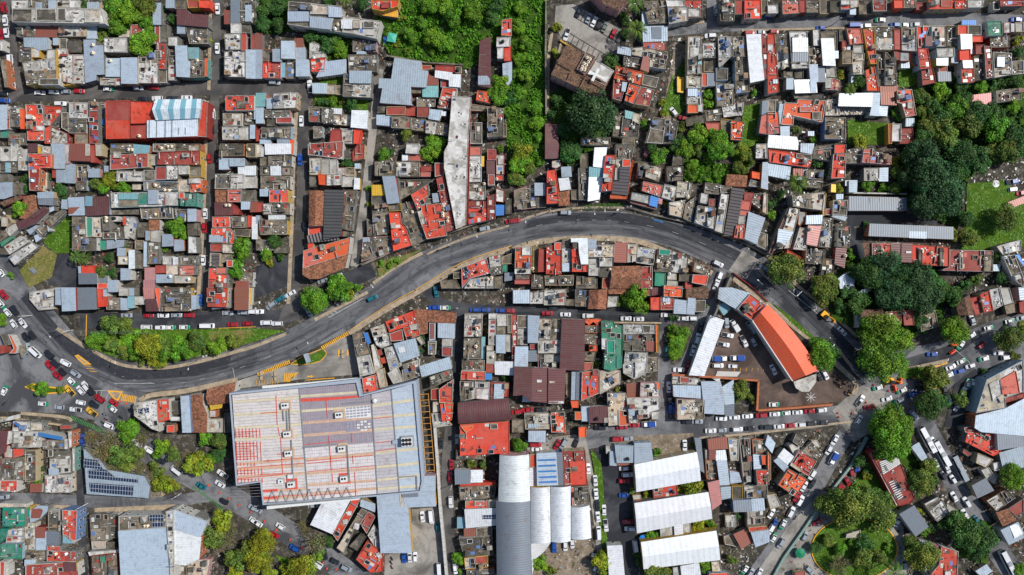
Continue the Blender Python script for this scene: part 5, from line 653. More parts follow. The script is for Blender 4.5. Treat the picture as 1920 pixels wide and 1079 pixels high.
sheet(960, 809, """
s125,0,252,0,250,80,125,77:5 R135,177,183,172,183,270,138,272:7 w135,275,185,275,187,410,137,412:6 s185,167,330,162,345,405,190,407:8 +u188,212,328,207,328,220,188,225:8.2 +u190,255,330,250,330,263,190,268:8.2 +u190,297,333,292,333,305,190,310:8.2 +u190,340,335,335,335,348,190,353:8.2 +u190,378,337,372,337,385,190,390:8.2 S332,162,375,160,385,405,347,405:7@u r375,152,550,142,567,405,390,410:7 +R430,225,558,220,563,400,440,403:7.2 +m450,268,490,265,490,300,452,302:7.5 +c480,165,497,183
w140,420,285,417,290,830,145,835:8!b w290,417,440,412,440,822,295,827:8!b w445,572,580,557,595,800,445,807:8!b m445,417,570,412,580,555,450,560:5 +R445,420,460,420,468,555,452,557:5.3 *k520,435 w145,840,290,832,240,900,180,952,150,1085:4
s735,152,770,150,783,258,735,256:5 s772,107,918,110,918,235,787,237:6 s920,92,1040,87,1060,235,920,247:7 *k870,210 w920,250,1385,157,1415,370,935,455:8 R1055,420,1240,402,1245,495,1065,512:5 *k1205,455 w920,540,1470,457,1500,655,940,765:8 w970,832,1530,747,1560,965,990,1035:8 c1110,722,1215,708,1225,790,1115,805:5 w1217,707,1280,700,1285,782,1222,788:5.3 c1283,700,1340,690,1345,770,1288,780:5 w1265,1012,1400,987,1420,1100,1275,1100:6 c1205,1022,1263,1015,1268,1100,1210,1100:5 w715,860,825,857,845,1100,730,1100:6 e1495,982,1560,977,1575,1050,1505,1052:5 R1480,1067,1620,1060,1650,1100,1480,1100:4 g788,240,918,237,918,255,790,258:4 c905,482,965,477,970,512,920,545:4 +r925,515,970,510,970,540,925,545:4.3 c705,110,765,108,768,150,735,150,707,170:4
S1370,52,1415,52,1440,310,1410,290:5 g1470,62,1610,42,1620,130,1475,137:5 g1480,142,1528,140,1530,210,1480,212:5 w1530,147,1600,142,1610,215,1530,217:5 s1535,222,1610,220,1620,290,1632,400,1560,402:5 c1620,52,1700,62,1700,220,1640,222:5 k1705,57,1785,52,1800,360,1740,400:3 m1800,62,1918,62,1918,160,1810,172:4 R1830,292,1930,290,1930,400,1840,407:6 O1870,182,1930,180,1930,250,1880,252:5 +k1890,330,1920,330,1920,380,1892,380:6.1 p1470,387,1550,367,1570,540,1505,590:5 s1565,422,1640,417,1640,500,1572,512:4 k1650,412,1730,410,1730,510,1652,512:4 d1740,412,1918,405,1918,500,1742,502:4 S1660,522,1795,515,1800,600,1665,605:6@u s1798,510,1890,505,1895,590,1802,598:5 c1600,632,1680,630,1680,720,1605,720:3 d1760,602,1900,592,1890,700,1765,705:4 R1775,722,1910,710,1918,738,1782,755:6 s1792,757,1930,740,1930,830,1830,870:6@W g1660,772,1760,732,1808,830,1720,880:4 d1450,215,1530,220,1540,360,1460,360:4 c1450,140,1476,140,1478,210,1452,212:4 s1810,175,1865,180,1868,280,1815,285:4 s1635,300,1700,310,1720,380,1640,390:4 m1590,790,1650,770,1700,870,1600,850:3
""", """60,110,55,g 20,90,35,g 215,990,62,g 290,1050,42,o 680,990,80,y 1090,1060,95,o 960,970,50,d 1350,430,85,y 1280,440,45,y 1400,440,40,y 1020,470,32,y 1000,500,25,y 1050,790,50,g 1400,710,58,y 1480,690,42,g 1510,710,32,y 1450,1010,52,g 1090,150,32,g 1650,970,45,o 1360,100,24,g 1380,730,40,y 900,450,25,g 680,930,50,y 700,1060,50,y 1680,650,35,d 940,930,40,d 1085,185,22,g""",
"""w185,135,0 r175,100,0 r338,100,-60 s385,95,-60 k480,85,-70 w625,370,85 w630,470,85 k640,560,85 w645,640,85 w650,760,86,v w573,280,88 w690,590,88 w703,705,85,p w840,278,-3 w865,325,-3 r840,370,0 b842,480,0 r868,678,0 w885,730,-3 w925,865,80,v w400,860,88 w452,840,88 b316,868,88 w635,940,20 w640,985,20,p w650,1045,25 k930,1020,40,m w1295,105,88 r790,58,0 s868,55,0 s1790,1060,-55 t1745,1040,-55 w1850,1065,-55""")

sheet(1440, 809, """
s0,30,55,90,30,162,-20,100:5 w75,190,120,130,195,192,150,252:6 s45,222,80,195,155,262,125,305:6 e158,107,185,95,237,132,200,190:5 d185,80,210,20,290,60,250,122:4 R235,140,367,225,305,337,165,257:7 +e177,235,252,285,240,305,167,257:7.3 *k262,225 O155,280,297,362,205,492,75,402:7 *c133,395 O0,152,22,182,22,360,0,382:6 m250,152,330,80,412,170,382,220:3 c325,70,370,65,395,115,360,130:3 c-10,480,60,470,100,560,20,590:4
r775,172,850,190,960,170,1000,250,1102,502,1070,540,985,560:6  W757,165,800,142,812,150,775,170,985,560,962,560:6.4
s1075,117,1130,85,1192,195,1155,222:5 S990,622,1095,557,1202,715,1110,790:6 d1180,562,1300,502,1362,610,1270,680:4 +W1170,545,1275,490,1290,505,1185,560:4.4
S1720,0,1918,0,1918,110,1725,140:8 R1500,0,1705,0,1747,160,1690,187,1480,80:6 c1575,162,1692,212,1640,275,1560,237:5 s1735,162,1918,110,1918,270,1770,302:6 W1690,242,1765,225,1770,285,1700,298:5 S1530,407,1630,352,1697,445,1575,502:5 d1640,522,1790,432,1857,500,1715,600:5 r1800,582,1918,502,1918,610,1862,640:5 t1710,612,1800,582,1862,670,1760,712:5 s1745,742,1870,682,1918,760,1918,802,1810,852:6@W +w1815,715,1870,690,1910,770,1850,800:6.2 c1600,292,1660,272,1702,340,1650,372:4 r1470,130,1530,170,1500,190,1460,160:3 W1700,300,1730,330,1700,400,1660,370:3
R1302,862,1430,902,1420,1100,1200,1100,1285,1000:7 +W1330,1050,1370,1085:7.3 M1230,840,1305,868,1287,990,1262,990:6 c1342,542,1422,592,1402,612,1350,602:4 r205,1062,280,1050,275,1100,205,1100:5 e590,772,695,740,692,797,585,802:3 s1560,1050,1640,1000,1680,1050,1610,1100:4 s1130,810,1210,830,1215,870,1150,850:4 W1180,1000,1200,1085:4 s1870,1000,1930,990,1930,1060:3
""", """940,60,165,g 890,150,95,g 1210,270,70,o 1150,390,110,o 1050,360,62,d 600,560,165,o 500,520,105,o 800,540,130,o 580,680,70,o 860,660,92,o 460,820,50,o 360,880,50,d 540,880,50,g 540,1000,88,s 720,960,80,o 730,840,70,d 840,930,60,o 900,1020,92,p 650,850,45,g 1150,930,130,o 1060,830,62,o 1400,680,90,d 1500,780,130,d 1600,800,115,d 1560,890,80,d 1320,700,50,d 1830,340,108,g 750,340,42,y 680,220,50,d 1890,1040,52,g 1150,600,32,y 1180,760,40,g 1230,740,40,d 420,560,80,o 700,470,80,o 760,300,35,d 880,520,70,o  900,880,40,g""",
"""w500,65,-60 w455,140,-60 b487,203,-60,K w330,325,-60 k330,390,-60 w268,412,-60 r215,490,-60 w240,520,-60 w172,605,-60 b45,695,-60 t110,700,-60 t45,795,-60 s95,840,-60 r625,300,80 r592,370,60 r535,410,20 b660,260,80 r370,680,-30 s275,785,-60 w970,675,-65 s310,1040,45 k1040,725,60 s1018,995,80 w905,605,30 w1185,60,62,B w1290,160,62,B s1425,270,62,B w1255,240,60 w1340,275,62 w1387,360,60 w1395,490,60 w1487,530,60 w1475,620,60 T1565,668,60 k1312,330,60 w1790,985,62,B w1240,75,60 k75,520,55 k205,650,-60,m w25,615,-60 k1360,90,70,m k1375,60,70,m k1385,30,70,m w20,735,-60""")
# ---------------------------------------------------------------- houses
RC = dict(w=(233, 237, 240), s=(174, 189, 203), S=(118, 127, 138), z=(92, 90, 88), g=(140, 78, 62), M=(98, 56, 56), a=(125, 172, 182), u=(45, 118, 190), y=(222, 170, 45), p=(188, 128, 125),
          W=(216, 214, 212), c=(170, 166, 158), q=(138, 142, 148), m=(132, 118, 100), d=(92, 87, 79), k=(46, 46, 47), e=(196, 172, 138), R=(214, 70, 48), r=(156, 62, 54), O=(230, 94, 46), o=(198, 102, 88), T=(14, 128, 106), t=(150, 92, 66), b=(92, 70, 60), n=(30, 40, 60))
PH = dict(w='white metal roof', s='pale grey metal roof', S='mid grey metal roof', z='dark ribbed roof', g='rusty metal roof', M='maroon metal roof', a='aqua roof', u='bright blue roof', y='yellow roof', p='pinkish striped roof', W='white flat roof', c='light grey flat roof', q='bluish grey flat roof',
          m='brown grey flat roof', d='dark mossy flat roof', k='blackened flat roof', e='beige flat roof', R='bright red roof', r='dull red roof', O='vivid orange roof', o='salmon red roof', T='dark teal roof', t='clay tile roof', b='dark brown roof')
METAL = set('wsSzgMaupy'); PAINT = set('RrOoT'); TILE = set('tb')
def rmat(c, big=False): return M['solar'] if c == 'n' else M['ribbed'] if c == 'z' else M['clean'] if (c == 'w' and big) else M['metal'] if c in METAL else M['paint'] if c in PAINT else M['tile'] if c in TILE else M['dark'] if c in 'mdk' else M['pale']
def jit(c, k=.12):
    col = srgb(*RC[c], .82 if c == 'w' else .84 if c in 'sWcqe' else .8 if c in 'RrOo' else .92); hj = .015 if c in 'wsSWcqmd' else .07; k = .24 if c in 'RrOosSm' else k; j = rnd.uniform(1 - k, 1 + k * .7); return tuple(min(.85, x * j * rnd.uniform(1 - hj, 1 + hj)) for x in col[:3]) + (1,)
recs = []; tanks = []
for ox, oy, roofs, trees, cars in SHEETS:
    last = None
    for tok in roofs.split():
        if tok[0] == '*':
            x, y = map(float, tok[2:].split(',')); tanks.append([ox + x / 4, oy + y / 4, tok[1]]); continue
        sect = tok[0] == '+'; tok = tok.lstrip('+'); shape = wall = None; h = None
        if '!' in tok: tok, shape = tok.split('!')
        if '@' in tok: tok, wall = tok.split('@')
        if ':' in tok: tok, h = tok.split(':'); h = float(h)
        code = tok[0]; n = [float(q) for q in tok[1:].split(',')]
        if len(n) == 4: n = [n[0], n[1], n[2], n[1], n[2], n[3], n[0], n[3]]
        px = [(ox + n[i] / 4, oy + n[i + 1] / 4) for i in range(0, len(n), 2)]
        if sect and last:
            h = last['h'] + .5 if h is None else h * .86
            r = dict(code=code, px=px, h=h, wall=last['wall'], shape=shape); last['sect'].append(r)
        else:
            if h is None: h = rnd.uniform(3.5, 6)
            h = h * .86 + rnd.uniform(-.25, .25)
            r = dict(code=code, px=px, h=h, wall=wall or rnd.choice('WWWWWeeegggggggpsoyr'), shape=shape, sect=[], ann=[], tanks=[], named=bool(wall))
            recs.append(r); last = r
        r['p'] = ccw([W(x, y, r['h'])[:2] for x, y in px]); r['a'] = area(r['p']); r['c'] = centroid(r['p'])
        r['pc'] = (sum(q[0] for q in px) / len(px), sum(q[1] for q in px) / len(px))
# small lean-to roofs and rooftop rooms belong to the house they touch
def sample(p):
    out = []
    for i in range(len(p)):
        a, b = p[i], p[(i + 1) % len(p)]
        out += [(a[0] + (b[0] - a[0]) * t, a[1] + (b[1] - a[1]) * t) for t in (0, .25, .5, .75)]
    return out
for r in recs: r['s'] = sample(r['p'])
def gap(a, b): return min((x0 - x1) ** 2 + (y0 - y1) ** 2 for x0, y0 in a['s'] for x1, y1 in b['s']) ** .5
hosts = sorted(recs, key=lambda r: r['a']); gone = set()
for r in hosts:
    if r['a'] > 27 or r['sect'] or r['named']: continue
    best = None; bd = 1.3
    for q in recs:
        if q is r or id(q) in gone or q['a'] < r['a'] or len(q['ann']) >= 4 or q['a'] > 700: continue
        if math.hypot(q['c'][0] - r['c'][0], q['c'][1] - r['c'][1]) > 30: continue
        d = gap(r, q)
        if d < bd: bd = d; best = q
    if best: best['ann'].append(r); best['ann'] += r['ann']; r['ann'] = []; gone.add(id(r))
houses = [r for r in recs if id(r) not in gone]
allfoot = [(r['p'], r['h']) for r in recs]
# parts ---------------------------------------------------------------
def rel(p, c): return [(x - c[0], y - c[1]) for x, y in p]
def roof_uv(p):
    d = longdir(p); return [(x * d[0] + y * d[1], -x * d[1] + y * d[0]) for x, y in p]
def clip(p, d, t):
    out = []
    for i in range(len(p)):
        a, b_ = p[i], p[(i + 1) % len(p)]; u, v = a[0] * d[0] + a[1] * d[1] - t, b_[0] * d[0] + b_[1] * d[1] - t
        if u <= 0: out.append(a)
        if (u < 0) != (v < 0) and abs(u - v) > 1e-9: k = u / (u - v); out.append((a[0] + (b_[0] - a[0]) * k, a[1] + (b_[1] - a[1]) * k))
    return out
def solid(name, r, c, parent, base=0.0, annex=False, big=False):
    """walls plus roof of one volume; flat roofs get a parapet, sheet roofs a pitch and an overhang"""
    p = rel(r['p'], c); h = r['h']; code = r['code']; n = len(p); wm = WALL[r['wall']]; rm = rmat(code, r['a'] > 250); col = jit(code)
    flat = code not in METAL and code not in TILE and code != 'n'
    if code == 'n': base = h - .12
    if r['shape'] == 'b' or (code in TILE and n == 4 and r['a'] > 40) or (r['a'] > 260 and code in 'wO' and n == 4):   # barrel or gable
        e = [math.hypot(p[(i + 1) % 4][0] - p[i][0], p[(i + 1) % 4][1] - p[i][1]) for i in range(4)]
        q = p if e[0] + e[2] > e[1] + e[3] else p[1:] + p[:1]
        wd_ = min(e[0] + e[2], e[1] + e[3]) / 2; rise = wd_ * (.2 if r['shape'] == 'b' else .22 if code in TILE else .09); k = 10 if r['shape'] == 'b' else 2
        ex = [(x * 1.01, y * 1.01) for x, y in q]
        top = []; uv = []
        for j in range(k + 1):
            t = j / k; z = h - .02 + rise * (math.sin(math.pi * t) ** .8 if k > 2 else 1 - abs(2 * t - 1))
            a = (ex[0][0] + (ex[3][0] - ex[0][0]) * t, ex[0][1] + (ex[3][1] - ex[0][1]) * t, z); b = (ex[1][0] + (ex[2][0] - ex[1][0]) * t, ex[1][1] + (ex[2][1] - ex[1][1]) * t, z)
            top += [a, b]; uv += [(0, t * wd_), (max(e), t * wd_)]
        f = [(2 * j, 2 * j + 1, 2 * j + 3, 2 * j + 2) for j in range(k)]
        me = mesh('roof', top, f, [rm], uvs=uv, smooth=(k > 2)); ro = add('roof', me, parent, color=col)
        wv = [(x, y, base) for x, y in q] + [(x, y, h - .06) for x, y in q]; wf = [(0, 1, 5, 4), (1, 2, 6, 5), (2, 3, 7, 6), (3, 0, 4, 7)]
        i0 = len(wv); wv += [(x * .995, y * .995, z - .05) for x, y, z in top]
        wf += [tuple([i0 + 2 * j for j in range(k + 1)]), tuple([i0 + 2 * j + 1 for j in range(k, -1, -1)])]
        add('wall', mesh('wall', wv, wf, [wm]), parent); r['top'] = h + rise * .5; return ro
    if flat:
        ph = .34 if r['a'] > 12 else .2; dk = h - ph; ins = inset(p, .17); ok = r['a'] > 5 and area(ins) > .35 * area(p) and all(inside(q, p) for q in ins)
        v = [(x, y, base) for x, y in p] + [(x, y, h) for x, y in p]; f = [(i, (i + 1) % n, n + (i + 1) % n, n + i) for i in range(n)]
        if ok:
            v += [(x, y, h) for x, y in ins] + [(x, y, dk - .02) for x, y in ins]
            f += [(n + i, n + (i + 1) % n, 2 * n + (i + 1) % n, 2 * n + i) for i in range(n)] + [(2 * n + i, 2 * n + (i + 1) % n, 3 * n + (i + 1) % n, 3 * n + i) for i in range(n)]
            rv = [(x, y, dk) for x, y in ins]
        else:
            rv = [(x, y, h + .004) for x, y in p]; dk = h
        r['top'] = dk
        if annex:
            v2 = v + rv; f2 = f + [tuple(range(len(v), len(v) + n))]
            return add('annex', mesh('annex', v2, f2, [wm if rnd.random() < .6 else rm, rm], [0] * len(f) + [1]), parent, color=col)
        ring = wm if rnd.random() < .18 and code != 'T' else M['dark'] if code in 'mdk' else M['paint'] if (code == 'T' or code in PAINT and rnd.random() < .5) else M['pale']
        add('wall', mesh('wall', v, f, [wm, ring], [0] * n + [1] * (len(f) - n)), parent, color=col if ring == M['paint'] else srgb(*rnd.choice(((150, 146, 140), (120, 115, 106), (175, 168, 155)))))
        if r['a'] > 38 and rnd.random() < .7:          # later pours and paint coats: the deck is seldom one surface
            d_ = longdir(p); t_ = [x * d_[0] + y * d_[1] for x, y, z in rv]; cut = min(t_) + (max(t_) - min(t_)) * rnd.uniform(.3, .7)
            A, B = clip([q[:2] for q in rv], d_, cut), clip([q[:2] for q in rv], (-d_[0], -d_[1]), -cut)
            if len(A) > 2 and len(B) > 2:
                alt = dict(R='RRr', r='rRr', O='OoO', o='oOo', T='T', W='cqWem', c='Wmqd', q='cmW', m='dcek', d='mckc', k='dmm', e='cWm').get(code, 'c'); c2 = rnd.choice(alt)
                for nm_, P_, cd in (('roof', A, code), ('roof_deck', B, c2)): add(nm_, mesh(nm_, [(x, y, dk) for x, y in P_], [tuple(range(len(P_)))], [rmat(cd)]), parent, color=jit(cd))
                return None
        return add('roof', mesh('roof', rv, [tuple(range(n))], [rm]), parent, color=col)
    d = longdir(p); nx, ny = -d[1], d[0]; sl_ = rnd.choice((-1, 1)) * (rnd.uniform(.03, .08) if code != 'n' else .08); 
    if r['a'] > 150: sl_ *= .4
    off = [x * nx + y * ny for x, y in p]; mo = (max(off) + min(off)) / 2
    ex = inset(p, -.12) if r['a'] > 8 else p
    zf = lambda x, y: h + (x * nx + y * ny - mo) * sl_
    v = [(x, y, base) for x, y in p] + [(x, y, zf(x, y) - .09) for x, y in p]; f = [(i, (i + 1) % n, n + (i + 1) % n, n + i) for i in range(n)]
    rv = [(x, y, zf(x, y)) for x, y in ex] + [(x, y, zf(x, y) - .07) for x, y in ex]
    rf = [tuple(range(n))] + [(n + i, n + (i + 1) % n, (i + 1) % n, i) for i in range(n)]
    uv = roof_uv(ex) * 2; r['top'] = h
    if annex:
        nm = 'solar_panel' if code == 'n' else 'annex'
        uva = [(0, 0)] * len(v) + uv
        return add(nm, mesh(nm, v + rv, f + [tuple(i + len(v) for i in q) for q in rf], [wm, rm], [0] * len(f) + [1] * len(rf), uva), parent, color=col)
    add('wall', mesh('wall', v, f, [wm]), parent)
    return add('roof', mesh('roof', rv, rf, [rm], uvs=uv), parent, color=col)
# shared small parts
def tank_mesh():
    b = MB(); b.tube([(0, 0, 0), (0, 0, .1), (0, 0, .45), (0, 0, .5), (0, 0, .9), (0, 0, .95), (0, 0, 1.2), (0, 0, 1.45)], [.62, .66, .66, .62, .66, .62, .64, .3], 14); return b.build('water_tank', [M['plastic']], True)
def lid_mesh():
    b = MB(); b.tube([(0, 0, 1.4), (0, 0, 1.5), (0, 0, 1.53)], [.27, .27, .2], 12); return b.build('lid', [M['black']])
TANK, LID = tank_mesh(), lid_mesh()
TC = dict(c=(222, 205, 178), W=(225, 225, 222), k=(30, 30, 32), B=(30, 30, 32), u=(40, 105, 175), b=(35, 80, 190), y=(225, 165, 60))
b = MB(); b.box(-.6, -.03, -.65, .6, .05, .65, 0); b.box(-.5, .05, -.55, .5, .07, -.03, 1); b.box(-.5, .05, .03, .5, .07, .55, 1); WIN = b.build('window', [M['white'], M['glass']])
b = MB(); b.box(-.45, -.03, -1, .45, .06, 1.05, 0); b.box(-.38, .06, -1, .38, .08, .95, 1); DOOR = b.build('door', [M['white'], M['bark']])
b = MB(); b.box(-.55, -.3, 0, .55, .3, .5, 0); b.box(-.4, -.2, .5, .4, .2, .56, 1); CLUT1 = b.build('gas_tank', [M['plastic'], M['black']])
b = MB(); b.box(-1.4, -.09, 0, 1.4, .09, .8, 0); CLUT2 = b.build('partition_wall', [M['pale']])
b = MB(); b.tube([(0, 0, 0), (0, 0, .9)], [.09, .09], 6); b.tube([(0, 0, .9), (0, 0, 1.05)], [.2, .05], 8); CLUT3 = b.build('vent_pipe', [M['steel']])
b = MB(); b.box(-1.0, -.75, 0, 1.0, .75, 1.9, 0); b.box(-1.12, -.87, 1.9, 1.12, .87, 2.0, 1); CLUT4 = b.build('stair_hut', [M['pale'], M['dark']])
b = MB(); b.box(-.9, -.6, 0, .9, .6, .04, 0); CLUT5 = b.build('roof_sheet', [M['metal']])
b = MB()
for xx in (-1.5, 1.5): b.box(xx - .03, -.03, 0, xx + .03, .03, 1.7, 0)
b.bar((-1.5, 0, 1.65), (1.5, 0, 1.65), .03, 0)
for i, xx in enumerate((-1.1, -.4, .2, .8)): b.box(xx - .28, -.01, .8, xx + .25, .015, 1.63, 1)
CLUT6 = b.build('clothes_line', [M['steel'], M['plastic']])
b = MB()
for i in range(7): x, y, s = rnd.uniform(-1, 1), rnd.uniform(-.8, .8), rnd.uniform(.12, .4); b.box(x - s, y - s * .7, 0, x + s, y + s * .7, s * rnd.uniform(.4, 1.4), i % 3)
CLUT7 = b.build('debris', [M['white'], M['bark'], M['steel']])
b = MB(); b.box(-1.1, -.9, 0, 1.1, -.75, .5, 0); b.box(-1.1, .75, 0, 1.1, .9, .5, 0); b.box(-1.1, -.75, 0, -.95, .75, .5, 0); b.box(.95, -.75, 0, 1.1, .75, .5, 0); b.box(-.95, -.75, 0, .95, .75, .03, 1); CLUT8 = b.build('light_well', [M['pale'], M['black']])  # black floor at deck level paints the shade of a deep shaft
def house(r):
    c = r['c']; big = r['a'] > 300; code = r['code']
    nm = 'warehouse' if big else 'metal_roofed_house' if code in METAL else 'tiled_house' if code in TILE else 'red_roofed_house' if code in 'RrOo' else 'concrete_house' if code in 'mdk' else 'pale_roofed_house'
    root = add(nm, None, loc=(c[0], c[1], 0)); r['obj'] = root; r['nm'] = nm
    solid('house', r, c, root)
    for q in r['sect']:
        q['wall'] = q['wall'] if rnd.random() < .5 else 'W'
        solid('annex', q, c, root, base=max(0, r['top'] - .02) if inside(q['c'], r['p']) else 0.0, annex=True)
    for q in r['ann']: solid('annex', q, c, root, annex=True)
    # openings on the walls that face the middle of the town
    p = r['p']; h = r['h']; cnt = 0
    if math.hypot(*c) > 22:
        for i in range(len(p)):
            a, b_ = p[i], p[(i + 1) % len(p)]; l = math.hypot(b_[0] - a[0], b_[1] - a[1])
            if l < 2.6 or cnt >= 7: continue
            d = ((b_[0] - a[0]) / l, (b_[1] - a[1]) / l); o = (d[1], -d[0]); mid = ((a[0] + b_[0]) / 2, (a[1] + b_[1]) / 2)
            if -(o[0] * mid[0] + o[1] * mid[1]) / math.hypot(*mid) < .3: continue
            if any(inside((mid[0] + o[0] * 1.0, mid[1] + o[1] * 1.0), fp) and fh > h * .6 for fp, fh in allfoot): continue
            k = max(1, min(4, int(l / 3.0))); rz = math.atan2(o[1], o[0]) - math.pi / 2
            for fl in range(max(1, min(3, int(h / 2.7)))):
                for j in range(k):
                    t = (j + .5) / k * l; zc = 1.5 + fl * 2.7
                    if zc > h - 1.1: continue
                    isd = fl == 0 and j == k // 2
                    add('door' if isd else 'window', DOOR if isd else WIN, root, (a[0] + d[0] * t - c[0], a[1] + d[1] * t - c[1], 1.02 if isd else zc), rz); cnt += 1
    # rooftop clutter
    ang = math.atan2(*longdir(p)[::-1])
    if code not in METAL and code not in TILE and r['a'] > 14:
        inn = inset(p, .8)
        if area(inn) > 4:
            xs = [q[0] for q in inn]; ys = [q[1] for q in inn]; used = []
            for _ in range(min(14, int(r['a'] / 5) + 1)):
                for _t in range(8):
                    x, y = rnd.uniform(min(xs), max(xs)), rnd.uniform(min(ys), max(ys))
                    if inside((x, y), inn) and not any(inside((x, y), q['p']) for q in r['sect'] + r['ann']) and all(math.hypot(x - ux, y - uy) > 1.5 for ux, uy in used): break
                else: continue
                used.append((x, y)); w = rnd.random(); z = r['top']
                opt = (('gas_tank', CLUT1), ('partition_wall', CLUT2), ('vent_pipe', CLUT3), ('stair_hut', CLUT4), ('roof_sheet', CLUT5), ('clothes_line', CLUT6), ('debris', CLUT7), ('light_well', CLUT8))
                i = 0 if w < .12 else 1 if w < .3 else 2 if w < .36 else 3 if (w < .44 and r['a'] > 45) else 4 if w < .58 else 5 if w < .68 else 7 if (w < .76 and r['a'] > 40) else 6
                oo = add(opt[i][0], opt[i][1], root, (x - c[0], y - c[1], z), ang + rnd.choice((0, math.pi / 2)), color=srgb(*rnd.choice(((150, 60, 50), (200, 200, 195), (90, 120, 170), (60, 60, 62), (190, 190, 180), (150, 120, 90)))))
                if i == 6: oo['kind'] = 'stuff'
for r in houses: house(r)
for x, y, k in tanks:                                # roof tanks stand on the roof under them
    best = None
    for r in houses:
        for q in [r] + r['sect'] + r['ann']:
            xy = W(x, y, q['h'])[:2]
            if inside(xy, q['p']) and (best is None or q['h'] > best[1]['h']): best = (r, q)
    if not best: continue
    r, q = best; z = q.get('top', q['h']); X, Y, _ = W(x, y, z + 1.2); s = rnd.uniform(.9, 1.08)
    t = add('water_tank', TANK, r['obj'], (X - r['c'][0], Y - r['c'][1], z), rnd.uniform(0, 6), (s, s, s), srgb(*TC.get(k, TC['c']))); r['tanks'].append(k)
    add('lid', LID, t)

# ---------------------------------------------------------------- loose rubble and scrap on the open ground between the houses
CELL = 12.0; grid = {}
for fp, fh in allfoot:
    xs = [q[0] for q in fp]; ys = [q[1] for q in fp]
    for i in range(int(min(xs) // CELL), int(max(xs) // CELL) + 1):
        for j in range(int(min(ys) // CELL), int(max(ys) // CELL) + 1): grid.setdefault((i, j), []).append(fp)
ROADL = [([W(*q)[:2] for q in smooth(pts, 3)], w * SC / 2 + .8) for _, pts, w, _, _ in STREETS]
AV = [W(*q)[:2] for q in up + lo]; KEEP = [[W(*q)[:2] for q in pts] for pts in [l[0] for l in LAWNS]]
def near(x, y):
    for pts, hw in ROADL:
        for a, b_ in zip(pts, pts[1:]):
            vx, vy = b_[0] - a[0], b_[1] - a[1]; l = vx * vx + vy * vy or 1; t = max(0, min(1, ((x - a[0]) * vx + (y - a[1]) * vy) / l))
            if abs(x - a[0] - vx * t) < hw and abs(y - a[1] - vy * t) < hw: return True
    return False
SQ = [[W(*q)[:2] for q in pts] for pts in ([(285, 690), (830, 690), (830, 1079), (490, 1079), (285, 860)], [(1260, 540), (1610, 540), (1620, 790), (1260, 800)], [(1110, 830), (1345, 800), (1350, 1079), (1110, 1079)], [(1540, 560), (1920, 560), (1920, 830), (1540, 830)], [(0, 520), (260, 520), (260, 800), (0, 790)], [(440, 590), (680, 590), (680, 720), (440, 720)], [(1030, 0), (1170, 0), (1170, 190), (1030, 190)], [(480, 480), (545, 470), (550, 560), (480, 560)], [(1585, 390), (1800, 390), (1800, 425), (1640, 430), (1640, 480), (1585, 480)], [(88, 475), (148, 475), (148, 540), (88, 540)], [(185, 370), (560, 370), (560, 380), (185, 380)])]
mb = MB(); k = tries = 0
while k < 9000 and tries < 60000:
    tries += 1; x, y = rnd.uniform(-212, 212), rnd.uniform(-120, 120)
    if any(inside((x, y), fp) for fp in grid.get((int(x // CELL), int(y // CELL)), ())) or inside((x, y), AV) or any(inside((x, y), q) for q in SQ) or any(inside((x, y), q) for q in KEEP) or near(x, y): continue
    k += 1; a = rnd.uniform(0, 3.14); l, w, h = rnd.uniform(.15, .7), rnd.uniform(.08, .35), rnd.uniform(.1, .5); ca, sa = math.cos(a), math.sin(a)
    q = [(x + ca * u - sa * v, y + sa * u + ca * v) for u, v in ((-l, -w), (l, -w), (l, w), (-l, w))]
    mb.quadbox([p + (0.0,) for p in q], [(p[0], p[1], h * rnd.uniform(.6, 1.2)) for p in q], rnd.choice((0, 1, 1, 2, 2, 2, 3, 4, 4, 4, 5)))
M['rustplain'] = plain('rusty_scrap', srgb(140, 85, 65), .9)
tag(add('rubble', mb.build('rubble', [M['white'], M['pale'], M['bark'], M['rustplain'], M['dark'], M['steel']]), color=srgb(140, 132, 120)), kind='stuff')
# ---------------------------------------------------------------- landmark buildings
def landmark(name, label, cat, pc, z=0):
    x, y, _ = W(pc[0], pc[1], 0); return tag(add(name, None, loc=(x, y, 0)), label, cat)
def Lp(root, px, z): x, y, _ = W(px[0], px[1], z); return (x - root.location[0], y - root.location[1])
def Pp(root, pts, z): return ccw([Lp(root, q, z) for q in pts])
def slab(root, name, pts, z0, z1, mat, col=None, uv=True):
    p = Pp(root, pts, z1); n = len(p); v = [(x, y, z0) for x, y in p] + [(x, y, z1) for x, y in p]
    f = [(i, (i + 1) % n, n + (i + 1) % n, n + i) for i in range(n)] + [tuple(range(n, 2 * n))]
    return add(name, mesh(name, v, f, [mat], uvs=roof_uv(p) * 2), root, color=col or (1, 1, 1, 1))
